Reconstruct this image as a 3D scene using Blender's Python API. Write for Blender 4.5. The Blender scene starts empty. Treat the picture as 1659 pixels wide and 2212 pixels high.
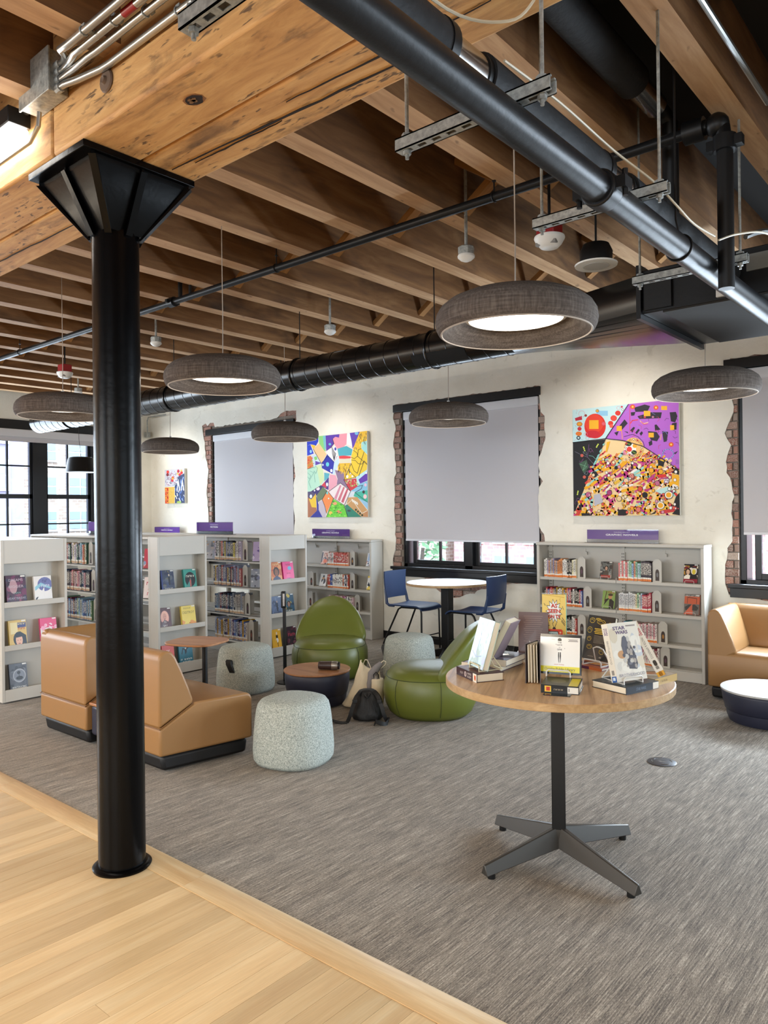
import bpy, bmesh, math, random
from mathutils import Vector, Matrix
from math import pi, sin, cos, radians
R = random.Random(7)
S = bpy.context.scene
COL = S.collection

# ---------------------------------------------------------------- camera
YAW, PIT, ROL, FPX, CAMH = radians(40.42), radians(0.0414), radians(-0.654), 1627.27, 1.45
def cam_axes():
    cy, sy = cos(YAW), sin(YAW)
    f = Vector((-sy*cos(PIT), cy*cos(PIT), sin(PIT)))
    r = Vector((cy, sy, 0)); u = r.cross(f)
    return r*cos(ROL)+u*sin(ROL), -r*sin(ROL)+u*cos(ROL), f
cr, cu_, cf = cam_axes()
cam = bpy.data.cameras.new('camera'); cam.sensor_fit = 'HORIZONTAL'; cam.sensor_width = 36
cam.lens = FPX/1659*36; cam.clip_start = .05; cam.clip_end = 300
camo = bpy.data.objects.new('camera', cam); COL.objects.link(camo)
camo.matrix_world = Matrix(((cr.x, cu_.x, -cf.x, 0), (cr.y, cu_.y, -cf.y, 0), (cr.z, cu_.z, -cf.z, CAMH), (0, 0, 0, 1)))
S.camera = camo

# ---------------------------------------------------------------- world, lights, exposure
S.view_settings.view_transform = 'Standard'; S.view_settings.look = 'None'
S.view_settings.gamma = 1; S.view_settings.use_curve_mapping = False
S.view_settings.exposure = 0.55
S.cycles.use_denoising = True
S.cycles.max_bounces = 8; S.cycles.diffuse_bounces = 5; S.cycles.glossy_bounces = 3
S.cycles.transmission_bounces = 4; S.cycles.transparent_max_bounces = 12
S.cycles.sample_clamp_indirect = 4; S.cycles.caustics_reflective = False; S.cycles.caustics_refractive = False
W = bpy.data.worlds.new('overcast sky'); S.world = W; W.use_nodes = True
bg = W.node_tree.nodes['Background']; bg.inputs[0].default_value = (.70, .84, 1, 1); bg.inputs[1].default_value = 7.5

def area(name, loc, rot, sx, sy, power, col, shape='RECTANGLE', spread=pi):
    l = bpy.data.lights.new(name, 'AREA'); l.shape = shape; l.size = sx; l.size_y = sy
    l.energy = power; l.color = col; l.spread = spread
    o = bpy.data.objects.new(name, l); COL.objects.link(o); o.location = loc; o.rotation_euler = rot
    return o
DAY = (.72, .86, 1); WARM = (1, .86, .68); NEUT = (1, .93, .84)
# daylight through the room's windows and, on solid walls, added fill
area('window_and_fill_daylight', (-4.52, 6.66, 1.02), (-pi/2, 0, 0), 1.6, .2, 14, DAY)
area('window_and_fill_daylight', (-0.95, 6.66, 1.04), (-pi/2, 0, 0), 1.7, .36, 85, DAY)
area('window_and_fill_daylight', (1.9, 6.60, 1.6), (-pi/2, 0, 0), 1.7, 1.6, 190, DAY)
area('window_and_fill_daylight', (4.6, 6.60, 1.6), (-pi/2, 0, 0), 1.7, 1.6, 150, DAY)
area('window_and_fill_daylight', (-10.3, 4.4, 1.7), (0, -pi/2, 0), 1.6, 2.6, 80, DAY)
area('window_and_fill_daylight', (-10.3, 0.2, 1.7), (0, -pi/2, 0), 1.6, 2.6, 130, DAY)  # no opening in this stretch of wall, added fill
area('window_and_fill_daylight', (7.3, 1.0, 1.7), (0, pi/2, 0), 1.6, 5.0, 70, DAY)  # added fill, the right wall is solid
area('window_and_fill_daylight', (-5.5, -6.1, 1.75), (pi/2, 0, 0), 5.0, 1.7, 170, DAY)  # added fill behind the camera, only a frame on the wall
area('window_and_fill_daylight', (1.5, -6.1, 1.75), (pi/2, 0, 0), 5.0, 1.7, 170, DAY)  # second added fill light on the front wall
# unseen fill lamps added behind the camera to brighten the room
for x in (-7, -4.2, -1.4, 1.4, 4.2):
    for y in (-1.6, -4.4):
        area('fill_lamp', (x, y, 2.15), (0, 0, 0), 1.5, .16, 60, WARM)
        if x < -2 and y > -3: area('fill_uplight', (x-1.5, y, 2.2), (pi, 0, 0), 1.5, .16, 190, WARM)  # uplight added to brighten joist undersides and beam
def spot(loc, target, power, col, ang, blend=.6, size=.05):
    l = bpy.data.lights.new('picture_spot', 'SPOT'); l.energy = power; l.color = col; l.spot_size = ang; l.spot_blend = blend; l.shadow_soft_size = size
    o = bpy.data.objects.new('picture_spot', l); COL.objects.link(o); o.location = loc
    d = Vector(target)-Vector(loc); o.rotation_euler = d.to_track_quat('-Z', 'Y').to_euler()
spot((-2.75, 5.72, 2.99), (-2.75, 6.64, 1.6), 38, NEUT, radians(110), 1)
spot((-6.35, 5.72, 2.99), (-6.35, 6.64, 1.6), 38, NEUT, radians(110), 1)
spot((-9.75, 5.72, 2.99), (-9.75, 6.64, 1.6), 36, NEUT, radians(105), 1)

# ---------------------------------------------------------------- materials
def lin(h):
    c = [((h >> s) & 255)/255 for s in (16, 8, 0)]
    return tuple(x/12.92 if x <= .04045 else ((x+.055)/1.055)**2.4 for x in c)
def rgba(h): return (*lin(h), 1)
MATS = {}
def node(nt, t, loc=(0, 0), **kw):
    n = nt.nodes.new(t)
    for k, v in kw.items():
        if k.startswith('_'): setattr(n, k[1:], v)
        else: n.inputs[k.replace('__', ' ')].default_value = v
    return n
def mat(name, col=0x808080, rough=.5, metal=0., spec=.5, fn=None, coat=0):
    if name in MATS: return MATS[name]
    m = bpy.data.materials.new(name); m.use_nodes = True; nt = m.node_tree
    b = nt.nodes['Principled BSDF']
    b.inputs['Base Color'].default_value = rgba(col); b.inputs['Roughness'].default_value = rough
    b.inputs['Metallic'].default_value = metal; b.inputs['Specular IOR Level'].default_value = spec
    b.inputs['Coat Weight'].default_value = coat; b.inputs['Coat Roughness'].default_value = .12
    m.diffuse_color = rgba(col)
    if fn: fn(nt, b)
    MATS[name] = m; return m
def coords(nt, scale=(1, 1, 1), kind='Object', rnd=0):
    tc = nt.nodes.new('ShaderNodeTexCoord'); mp = nt.nodes.new('ShaderNodeMapping')
    mp.inputs['Scale'].default_value = scale; nt.links.new(tc.outputs[kind], mp.inputs['Vector'])
    if rnd:
        oi = nt.nodes.new('ShaderNodeObjectInfo'); mu = nt.nodes.new('ShaderNodeMath'); mu.operation = 'MULTIPLY'
        mu.inputs[1].default_value = rnd; nt.links.new(oi.outputs['Random'], mu.inputs[0])
        cb = nt.nodes.new('ShaderNodeCombineXYZ')
        for i in range(3): nt.links.new(mu.outputs[0], cb.inputs[i])
        nt.links.new(cb.outputs[0], mp.inputs['Location'])
    return mp.outputs[0]
def noise(nt, vec, scale, detail=3, rough=.5, dist=0):
    n = nt.nodes.new('ShaderNodeTexNoise'); n.inputs['Scale'].default_value = scale
    n.inputs['Detail'].default_value = detail; n.inputs['Roughness'].default_value = rough; n.inputs['Distortion'].default_value = dist
    nt.links.new(vec, n.inputs['Vector']); return n.outputs['Fac']
def ramp(nt, fac, stops):
    r = nt.nodes.new('ShaderNodeValToRGB'); e = r.color_ramp.elements
    while len(e) > 1: e.remove(e[-1])
    for i, (p, c) in enumerate(stops):
        x = e[0] if i == 0 else e.new(p)
        x.position = p; x.color = rgba(c) if isinstance(c, int) else (c, c, c, 1)
    nt.links.new(fac, r.inputs['Fac']); return r.outputs['Color']
def mix(nt, fac, a, b, mode='MIX'):
    m = nt.nodes.new('ShaderNodeMix'); m.data_type = 'RGBA'; m.blend_type = mode
    for s, v in ((0, fac), (6, a), (7, b)):
        if hasattr(v, 'is_linked') or hasattr(v, 'node'): nt.links.new(v, m.inputs[s])
        else: m.inputs[s].default_value = v if s == 0 else (rgba(v) if isinstance(v, int) else v)
    return m.outputs[2]
def bump(nt, b, h, strength=.3, dist=.01):
    n = nt.nodes.new('ShaderNodeBump'); n.inputs['Strength'].default_value = strength; n.inputs['Distance'].default_value = dist
    nt.links.new(h, n.inputs['Height']); nt.links.new(n.outputs[0], b.inputs['Normal'])
def setc(nt, b, c): nt.links.new(c, b.inputs['Base Color'])

def wood_fn(stops, scale, along, bstr=.15, rnd=9., hue=0, streak=1.):
    """grain stretched along one local axis"""
    sc = [scale]*3; sc['xyz'.index(along)] = scale*.06
    def f(nt, b):
        v = coords(nt, tuple(sc), 'Object', rnd)
        n = noise(nt, v, 1.0, 6, .62, .6*streak)
        c = ramp(nt, n, stops)
        n2 = noise(nt, coords(nt, tuple(x*4 for x in sc), 'Object', rnd), 2, 3)
        c = mix(nt, .35, c, ramp(nt, n2, [(.3, .72), (.7, 1.0)]), 'MULTIPLY')
        if hue:
            oi = nt.nodes.new('ShaderNodeObjectInfo')
            c = mix(nt, 1.0, c, ramp(nt, oi.outputs['Random'], [(0, 1-hue), (1, 1.0)]), 'MULTIPLY')
        setc(nt, b, c); bump(nt, b, n, bstr, .004)
    return f
def beam_fn(nt, b):
    v = coords(nt, (1.2, 9, 9), 'Object', 5)
    n = noise(nt, v, 1.6, 7, .62, 1.2)
    c = ramp(nt, n, [(.25, 0x8F6436), (.45, 0xBE8D54), (.6, 0xCFA064), (.8, 0xDEB47E)])
    st = noise(nt, coords(nt, (1.6, 5, 5), 'Object', 5), 2.2, 5, .6, .5)
    c = mix(nt, ramp(nt, st, [(.54, 0.), (.72, .8)]), c, 0x5E452E)
    kn = nt.nodes.new('ShaderNodeTexVoronoi'); kn.inputs['Scale'].default_value = 1.0
    nt.links.new(coords(nt, (1.9, 5, 5), 'Object', 5), kn.inputs['Vector'])
    c = mix(nt, ramp(nt, kn.outputs['Distance'], [(.05, .85), (.10, 0.)]), c, 0x33200F)
    tm = noise(nt, coords(nt, (14, 60, 60), 'Object', 5), 1.0, 2, .5, .4); zn = noise(nt, coords(nt, (2.2, 7, 7), 'Object', 9), 1.0, 2, .5)
    tmm = nt.nodes.new('ShaderNodeMath'); tmm.operation = 'MULTIPLY'
    nt.links.new(ramp(nt, tm, [(.60, 0.), (.66, 1.)]), tmm.inputs[0]); nt.links.new(ramp(nt, zn, [(.48, 0.), (.58, .85)]), tmm.inputs[1])
    c = mix(nt, tmm.outputs[0], c, 0x4A3524)
    ck = noise(nt, coords(nt, (.9, 26, 26), 'Object', 5), 1.0, 4, .7, .8)
    c = mix(nt, ramp(nt, ck, [(.27, .8), (.33, 0.)]), c, 0x2B1C10)
    setc(nt, b, c); bump(nt, b, n, .35, .01)
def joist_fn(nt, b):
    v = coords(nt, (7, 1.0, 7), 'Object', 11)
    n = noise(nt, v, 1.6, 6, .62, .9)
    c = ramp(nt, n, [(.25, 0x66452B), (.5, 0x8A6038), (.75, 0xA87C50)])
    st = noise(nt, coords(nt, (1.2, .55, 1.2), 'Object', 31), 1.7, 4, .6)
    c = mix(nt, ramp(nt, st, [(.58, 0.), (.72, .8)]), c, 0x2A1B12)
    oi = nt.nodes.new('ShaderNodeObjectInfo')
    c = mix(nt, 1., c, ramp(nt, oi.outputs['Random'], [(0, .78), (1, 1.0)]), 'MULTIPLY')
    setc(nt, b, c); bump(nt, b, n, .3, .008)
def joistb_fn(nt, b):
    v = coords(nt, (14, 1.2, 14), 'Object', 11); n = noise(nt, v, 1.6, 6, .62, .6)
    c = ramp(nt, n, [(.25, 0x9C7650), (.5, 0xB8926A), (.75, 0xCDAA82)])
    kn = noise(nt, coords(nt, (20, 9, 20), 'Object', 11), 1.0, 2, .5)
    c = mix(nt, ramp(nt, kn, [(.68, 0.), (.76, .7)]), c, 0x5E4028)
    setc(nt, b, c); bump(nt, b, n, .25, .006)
def plaster_fn(nt, b):
    v = coords(nt); n = noise(nt, v, 2.2, 6, .6); n2 = noise(nt, v, 26, 6, .65); n3 = noise(nt, v, 7, 4, .6, .8)
    c = ramp(nt, n, [(.3, 0xE0DBCD), (.6, 0xEBE7DB), (.8, 0xF0ECE2)])
    c = mix(nt, ramp(nt, n3, [(.30, .35), (.36, 0.)]), c, 0xBDB6A6)
    setc(nt, b, c)
    h = mix(nt, .5, n2, n3); bump(nt, b, h, .45, .012)
def carpet_fn(nt, b):
    v = coords(nt, (230, 8, 1)); n = noise(nt, v, 1., 3, .65)
    n2 = noise(nt, coords(nt, (520, 90, 1)), 1., 2, .6)
    n3 = noise(nt, coords(nt, (26, 1.3, 1)), 1., 3, .6)
    h = mix(nt, .42, n, n2); h2 = mix(nt, .16, h, n3)
    c = ramp(nt, h2, [(.37, 0x342E27), (.46, 0x675D51), (.54, 0x8C8274), (.63, 0xBCB2A2)])
    setc(nt, b, c); bump(nt, b, h, .6, .004); b.inputs['Sheen Weight'].default_value = .15
def felt_fn(nt, b):
    v = coords(nt); n = noise(nt, v, 150, 3, .75); n2 = noise(nt, v, 40, 3, .6)
    c = ramp(nt, n, [(.34, 0x7A827E), (.46, 0xA2AAA4), (.56, 0xB8BFB8), (.68, 0xD6DAD4)])
    c = mix(nt, .3, c, ramp(nt, n2, [(.3, .7), (.7, 1.)]), 'MULTIPLY')
    setc(nt, b, c); bump(nt, b, n, .22, .002)
def leather_fn(nt, b):
    v = coords(nt); n = noise(nt, v, 240, 3, .6); bump(nt, b, n, .12, .002)
def shade_fabric_fn(nt, b):
    a = noise(nt, coords(nt, (140, 140, 9)), 1., 2); c_ = noise(nt, coords(nt, (9, 9, 160)), 1., 2)
    h = mix(nt, .5, a, c_)
    setc(nt, b, ramp(nt, h, [(.36, 0x4C443F), (.5, 0x5D544E), (.64, 0x6E655D)])); bump(nt, b, h, .25, .002)
def brick_fn(nt, b):
    oi = nt.nodes.new('ShaderNodeObjectInfo')
    c = ramp(nt, oi.outputs['Random'], [(0, 0x5C3328), (.3, 0x8A4A36), (.55, 0xA65D42), (.75, 0x8C6A5C), (.9, 0xB4A294), (1, 0x6A4034)])
    n = noise(nt, coords(nt, (1, 1, 1), 'Object', 20), 22, 5, .65)
    c = mix(nt, ramp(nt, n, [(.44, 0.), (.6, .8)]), c, 0xCFC4B8)
    setc(nt, b, c); bump(nt, b, n, .6, .01)
def paint_fn(strength=.3, scale=14.):
    def f(nt, b):
        n = noise(nt, coords(nt), scale, 5, .6); bump(nt, b, n, strength, .01)
    return f
def galv_fn(nt, b):
    n = noise(nt, coords(nt), 60, 4, .6); setc(nt, b, ramp(nt, n, [(.3, 0x7F827F), (.7, 0xB4B6B2)]))
    b.inputs['Roughness'].default_value = .42
def print_fn(nt, b):
    a = nt.nodes.new('ShaderNodeAttribute'); a.attribute_name = 'Col'; setc(nt, b, a.outputs['Color'])
def cover_fn(nt, b):
    oi = nt.nodes.new('ShaderNodeObjectInfo'); setc(nt, b, oi.outputs['Color'])
def spine_fn(lab, lab2, z0, z1):
    def f(nt, b):
        oi = nt.nodes.new('ShaderNodeObjectInfo'); tc = nt.nodes.new('ShaderNodeTexCoord')
        sp = nt.nodes.new('ShaderNodeSeparateXYZ'); nt.links.new(tc.outputs['Generated'], sp.inputs[0])
        # title: broken blocks of letters down the spine
        mp = nt.nodes.new('ShaderNodeMapping'); mp.inputs['Scale'].default_value = (2.2, 1, 26)
        nt.links.new(tc.outputs['Generated'], mp.inputs[0])
        mu = nt.nodes.new('ShaderNodeMath'); mu.operation = 'MULTIPLY'; mu.inputs[1].default_value = 40
        nt.links.new(oi.outputs['Random'], mu.inputs[0])
        cb = nt.nodes.new('ShaderNodeCombineXYZ'); nt.links.new(mu.outputs[0], cb.inputs[2]); nt.links.new(mu.outputs[0], cb.inputs[0])
        nt.links.new(cb.outputs[0], mp.inputs['Location'])
        n = noise(nt, mp.outputs[0], 1.0, 2, .6)
        def band(a, c):
            m1 = nt.nodes.new('ShaderNodeMath'); m1.operation = 'GREATER_THAN'; m1.inputs[1].default_value = a
            m2 = nt.nodes.new('ShaderNodeMath'); m2.operation = 'LESS_THAN'; m2.inputs[1].default_value = c
            m3 = nt.nodes.new('ShaderNodeMath'); m3.operation = 'MULTIPLY'
            nt.links.new(sp.outputs[2], m1.inputs[0]); nt.links.new(sp.outputs[2], m2.inputs[0])
            nt.links.new(m1.outputs[0], m3.inputs[0]); nt.links.new(m2.outputs[0], m3.inputs[1]); return m3.outputs[0]
        bw = nt.nodes.new('ShaderNodeRGBToBW'); nt.links.new(oi.outputs['Color'], bw.inputs[0])
        ink = ramp(nt, bw.outputs[0], [(.18, 0xEFE8D8), (.3, 0x2A2230)])
        tf = ramp(nt, n, [(.5, 0.), (.54, .9)])
        t2 = nt.nodes.new('ShaderNodeMath'); t2.operation = 'MULTIPLY'
        nt.links.new(tf, t2.inputs[0]); nt.links.new(band(.34, .92), t2.inputs[1])
        c = mix(nt, t2.outputs[0], oi.outputs['Color'], ink)
        c = mix(nt, band(z0, z1), c, lab); 
        if lab2: c = mix(nt, band(z1, z1+.08), c, lab2)
        setc(nt, b, c)
    return f
def emis(name, col, strength):
    m = bpy.data.materials.new(name); m.use_nodes = True; nt = m.node_tree; nt.nodes.clear()
    e = nt.nodes.new('ShaderNodeEmission'); e.inputs[0].default_value = (*col, 1); e.inputs[1].default_value = strength
    o = nt.nodes.new('ShaderNodeOutputMaterial'); nt.links.new(e.outputs[0], o.inputs[0]); MATS[name] = m; return m
def glass_mat(name, tint=(1, 1, 1), refl=.08, rough=.0):
    m = bpy.data.materials.new(name); m.use_nodes = True; nt = m.node_tree; nt.nodes.clear()
    t = nt.nodes.new('ShaderNodeBsdfTransparent'); t.inputs[0].default_value = (*tint, 1)
    g = nt.nodes.new('ShaderNodeBsdfGlossy'); g.inputs['Roughness'].default_value = rough
    f = nt.nodes.new('ShaderNodeFresnel'); f.inputs[0].default_value = 1.4
    a = nt.nodes.new('ShaderNodeMath'); a.operation = 'ADD'; a.inputs[1].default_value = refl-.03; a.use_clamp = True
    mx = nt.nodes.new('ShaderNodeMixShader'); o = nt.nodes.new('ShaderNodeOutputMaterial')
    nt.links.new(f.outputs[0], a.inputs[0]); nt.links.new(a.outputs[0], mx.inputs[0]); nt.links.new(t.outputs[0], mx.inputs[1])
    nt.links.new(g.outputs[0], mx.inputs[2]); nt.links.new(mx.outputs[0], o.inputs[0]); MATS[name] = m; return m
def blind_mat(name, col):
    m = bpy.data.materials.new(name); m.use_nodes = True; nt = m.node_tree; nt.nodes.clear()
    d = nt.nodes.new('ShaderNodeBsdfDiffuse'); d.inputs[0].default_value = rgba(col)
    t = nt.nodes.new('ShaderNodeBsdfTranslucent'); t.inputs[0].default_value = rgba(col)
    mx = nt.nodes.new('ShaderNodeMixShader'); mx.inputs[0].default_value = .10
    o = nt.nodes.new('ShaderNodeOutputMaterial')
    nt.links.new(d.outputs[0], mx.inputs[1]); nt.links.new(t.outputs[0], mx.inputs[2]); nt.links.new(mx.outputs[0], o.inputs[0])
    MATS[name] = m; return m

M_beam = mat('old fir beam', rough=.75, fn=beam_fn)
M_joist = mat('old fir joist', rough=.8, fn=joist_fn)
M_joistb = mat('pale lit joist underside', rough=.75, fn=joistb_fn)  # paler joist wood, light from below painted into its colour
M_brace = mat('brace wood', rough=.8, fn=wood_fn([(.3, 0x8A5E30), (.7, 0xB98850)], 18, 'z'))
M_deck = mat('dark ceiling deck', 0x17130F, .9)
M_plaster = mat('cream plaster', rough=.85, fn=plaster_fn)
M_brick = mat('old brick', rough=.85, fn=brick_fn)
M_mortar = mat('mortar', 0x8D8378, .95, fn=paint_fn(.6, 40))
M_carpet = mat('striated carpet', rough=.95, spec=.2, fn=carpet_fn)
M_plank = mat('pale oak plank', rough=.33, fn=wood_fn([(.3, 0xD8B688), (.5, 0xE2C394), (.7, 0xEAD1A6)], 22, 'y', .02, 40, .26, .6))
M_edge = mat('pale oak edge', rough=.33, fn=wood_fn([(.3, 0xCDA878), (.5, 0xDDBE8F), (.7, 0xE9D2AA)], 22, 'x', .03, 40, .05, .6))
M_black = mat('black metal', 0x0F0F10, .42, spec=.35, fn=paint_fn(.05, 60))
M_colblk = mat('black column enamel', 0x040405, .26, spec=.14, fn=paint_fn(.16, 9))
M_ductblk = mat('black duct', 0x0A0B0C, .24, spec=.6)
M_pipe = mat('black pipe', 0x191A1C, .38, spec=.22, fn=paint_fn(.08, 30))
M_insul = mat('dark pipe wrap', 0x1F2022, .65, spec=.3, fn=paint_fn(.3, 30))
M_frame = mat('black window paint', 0x101216, .3)
M_galv = mat('galvanised steel', rough=.42, metal=.35, fn=galv_fn)
M_chrome = mat('bright conduit', 0xB8B8B4, .28, metal=.9)
M_silver = mat('silver sleeve', 0xC8CACB, .2, metal=1.)
M_white = mat('white plastic', 0xE6E5E0, .4)
M_red = mat('red plastic', 0x8E1215, .4)
M_shelf = mat('grey shelf enamel', 0xC2BEB5, .42)
M_tan = mat('tan leather', 0x966F43, .42, fn=leather_fn)
M_green = mat('green leather', 0x626A28, .38, fn=leather_fn)
M_seam_g = mat('green seam', 0x39421B, .6)
M_seam_t = mat('tan seam', 0x75502A, .6)
M_navy = mat('navy vinyl', 0x25283A, .45, fn=leather_fn)
M_plinth = mat('black plinth', 0x121316, .5)
M_felt = mat('speckled felt', rough=.95, spec=.2, fn=felt_fn)
M_blue = mat('blue shell plastic', 0x1A3258, .35)
M_table = mat('oak laminate', rough=.35, fn=wood_fn([(.32, 0x94704A), (.47, 0xC0986C), (.68, 0xD8B68C)], 16, 'y', .03, 0, 0, 2.2))
M_tablex = mat('walnut laminate', rough=.4, fn=wood_fn([(.3, 0x8A5C38), (.5, 0xA97650), (.72, 0xBE8C62)], 14, 'x', .03))
M_edgeband = mat('oak edge band', 0xB4884F, .4, fn=wood_fn([(.3, 0x9C7A50), (.7, 0xC0A074)], 40, 'x', .02))
M_wtop = mat('pale laminate', 0xC2C1BF, .25)
M_fabric = mat('brown heather fabric', rough=.95, spec=.2, fn=shade_fabric_fn)
M_hem = mat('pale hem', 0xA89A8C, .8)
M_blind = blind_mat('grey roller fabric', 0xCBC8CB)
M_blindw = mat('white fascia', 0xD2D3D8, .4)
M_glass = glass_mat('window glass', (.97, .99, 1), .05)
M_acryl = glass_mat('clear acrylic', (.96, .98, .98), .07, .02)
M_print = mat('print', rough=.4, fn=print_fn)
M_printg = mat('glossy print', rough=.32, spec=.35, fn=print_fn)
M_paintg = mat('canvas paint', rough=.7, fn=print_fn)
M_page = mat('paper', 0xE0D6C0, .85)
M_cover = mat('book cover', rough=.32, fn=cover_fn)
M_spine = mat('novel spine', rough=.32, fn=spine_fn(0xC9A37C, 0xE8E0D0, .03, .12))
M_spinem = mat('comic spine', rough=.32, fn=spine_fn(0xE07B2C, 0xF0EBDF, .02, .13))
M_canvas = mat('canvas', 0xD8D4CA, .8)
M_tote = mat('cream canvas cloth', 0xE6DABF, .9, fn=paint_fn(.35, 60))
M_grey = mat('grey cloth', 0x8A878A, .9)
M_bag = mat('black nylon', 0x0D0D0F, .55, fn=paint_fn(.35, 30))
M_wire = mat('white wire', 0xD8D5CE, .4)
M_cream = mat('cream cable', 0xC9BEA6, .5)
M_cane = mat('grey lens', 0x85827E, .5)
E_disc = emis('pendant panel light', (1, .93, .82), 9)
E_tube = emis('tube light', (1, .96, .9), 14)

# ---------------------------------------------------------------- mesh helpers
class MB:
    def __init__(s): s.v = []; s.f = []; s.m = []
    def add(s, vs, fs, mi=0):
        o = len(s.v); s.v += [tuple(p) for p in vs]
        for f in fs: s.f.append([i+o for i in f]); s.m.append(mi)
    def box(s, x0, x1, y0, y1, z0, z1, mi=0):
        x0, x1 = sorted((x0, x1)); y0, y1 = sorted((y0, y1)); z0, z1 = sorted((z0, z1))
        s.add([(x, y, z) for z in (z0, z1) for y in (y0, y1) for x in (x0, x1)],
              [(0, 2, 3, 1), (4, 5, 7, 6), (0, 1, 5, 4), (2, 6, 7, 3), (0, 4, 6, 2), (1, 3, 7, 5)], mi); return s
    def hexa(s, p, mi=0):  # 8 points: bottom ring 4, top ring 4 (ccw from above)
        s.add(p, [(3, 2, 1, 0), (4, 5, 6, 7), (0, 1, 5, 4), (1, 2, 6, 5), (2, 3, 7, 6), (3, 0, 4, 7)], mi); return s
    def tube(s, pts, r, n=8, mi=0, caps=True, closed=False):
        pts = [Vector(p) for p in pts]; k = len(pts); rs = r if isinstance(r, (list, tuple)) else [r]*k
        vs = []; prev = None
        for i, p in enumerate(pts):
            if closed: t = pts[(i+1) % k]-pts[i-1]
            else: t = pts[min(i+1, k-1)]-pts[max(i-1, 0)]
            t.normalize()
            if prev is None:
                a = Vector((0, 0, 1)) if abs(t.z) < .9 else Vector((1, 0, 0)); u = t.cross(a).normalized()
            else: u = (prev-t*prev.dot(t)).normalized()
            prev = u; w = t.cross(u)
            for j in range(n):
                an = 2*pi*j/n; vs.append(p+(u*cos(an)+w*sin(an))*rs[i])
        fs = []
        for i in range(k if closed else k-1):
            a = i*n; b = ((i+1) % k)*n
            for j in range(n): fs.append((a+j, a+(j+1) % n, b+(j+1) % n, b+j))
        if caps and not closed: fs += [tuple(range(n))[::-1], tuple(range((k-1)*n, k*n))]
        s.add(vs, fs, mi); return s
    def cyl(s, a, b, r, n=16, mi=0, r2=None): return s.tube([a, b], [r, r if r2 is None else r2], n, mi)
    def lathe(s, prof, n=32, c=(0, 0, 0), mi=0, sq=1.0, ex=2.0, cap=True):
        vs = []; fs = []
        for (r, z) in prof:
            for j in range(n):
                a = 2*pi*j/n; ca, sa = cos(a), sin(a)
                k = 1 if ex == 2 else (abs(ca)**ex+abs(sa)**ex)**(-1/ex)
                vs.append((c[0]+r*k*ca, c[1]+r*k*sa*sq, c[2]+z))
        for i in range(len(prof)-1):
            for j in range(n): fs.append((i*n+j, i*n+(j+1) % n, (i+1)*n+(j+1) % n, (i+1)*n+j))
        if cap and prof[0][0] > 1e-6: fs.append(tuple(range(n))[::-1])
        if cap and prof[-1][0] > 1e-6: fs.append(tuple(range((len(prof)-1)*n, len(prof)*n)))
        s.add(vs, fs, mi); return s
    def prism(s, poly, a0, a1, axis='x', mi=0):  # poly in the other two axes
        n = len(poly)
        def P(p, a): return {'x': (a, p[0], p[1]), 'y': (p[0], a, p[1]), 'z': (p[0], p[1], a)}[axis]
        vs = [P(p, a0) for p in poly]+[P(p, a1) for p in poly]
        fs = [(i, (i+1) % n, n+(i+1) % n, n+i) for i in range(n)]+[tuple(range(n))[::-1], tuple(range(n, 2*n))]
        s.add(vs, fs, mi); return s
    def ball(s, c, r, n=12, mi=0, sx=1, sy=1, sz=1):
        prof = [(max(r*sin(pi*i/n), 1e-7 if i in (0, n) else 0), -r*cos(pi*i/n)) for i in range(n+1)]
        o = len(s.v); s.lathe(prof, 2*n, (0, 0, 0), mi)
        s.v[o:] = [(c[0]+x*sx, c[1]+y*sy, c[2]+z*sz) for x, y, z in s.v[o:]]; return s
    def warp(s, fn): s.v = [tuple(fn(Vector(p))) for p in s.v]; return s
    def mesh(s, name, mats, ang=35):
        me = bpy.data.meshes.new(name); me.from_pydata(s.v, [], s.f)
        for m in mats: me.materials.append(m)
        if len(mats) > 1: me.polygons.foreach_set('material_index', s.m)
        bm = bmesh.new(); bm.from_mesh(me); bmesh.ops.remove_doubles(bm, verts=bm.verts, dist=1e-6)
        bmesh.ops.recalc_face_normals(bm, faces=bm.faces); bm.to_mesh(me); bm.free()
        me.polygons.foreach_set('use_smooth', [True]*len(me.polygons)); me.set_sharp_from_angle(angle=radians(ang))
        me.update(); return me
    def build(s, name, mats, parent=None, loc=None, rot=None, bev=0, sub=0, seg=2, ang=35, label=None):
        if not isinstance(mats, (list, tuple)): mats = [mats]
        o = bpy.data.objects.new(name, s.mesh(name, mats, ang)); COL.objects.link(o)
        if parent is not None: o.parent = parent
        if loc is not None: o.location = loc
        if rot is not None: o.rotation_euler = rot
        if bev:
            m = o.modifiers.new('bevel', 'BEVEL'); m.width = bev; m.segments = seg; m.limit_method = 'ANGLE'; m.angle_limit = radians(40); m.harden_normals = False
        if sub:
            m = o.modifiers.new('sub', 'SUBSURF'); m.levels = sub; m.render_levels = sub
        if label: o['label'] = label
        return o
def tag(o, label, cat, group=None):
    o['label'] = label; o['category'] = cat
    if group: o['group'] = group
    return o
def thing(name, label, cat, loc=(0, 0, 0), rz=0., group=None, rot=None):
    o = bpy.data.objects.new(name, None); COL.objects.link(o); o.location = loc
    o.rotation_euler = rot if rot else (0, 0, rz); o.empty_display_size = .1
    return tag(o, label, cat, group)
def struct(o): o['kind'] = 'structure'; return o
def inst(o, parent=None, name=None):
    c = o.copy(); COL.objects.link(c)
    if name: c.name = name
    if parent is not None: c.parent = parent
    return c
def copy_tree(o, parent=None):
    c = inst(o, parent)
    for ch in o.children: copy_tree(ch, c)
    return c
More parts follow.
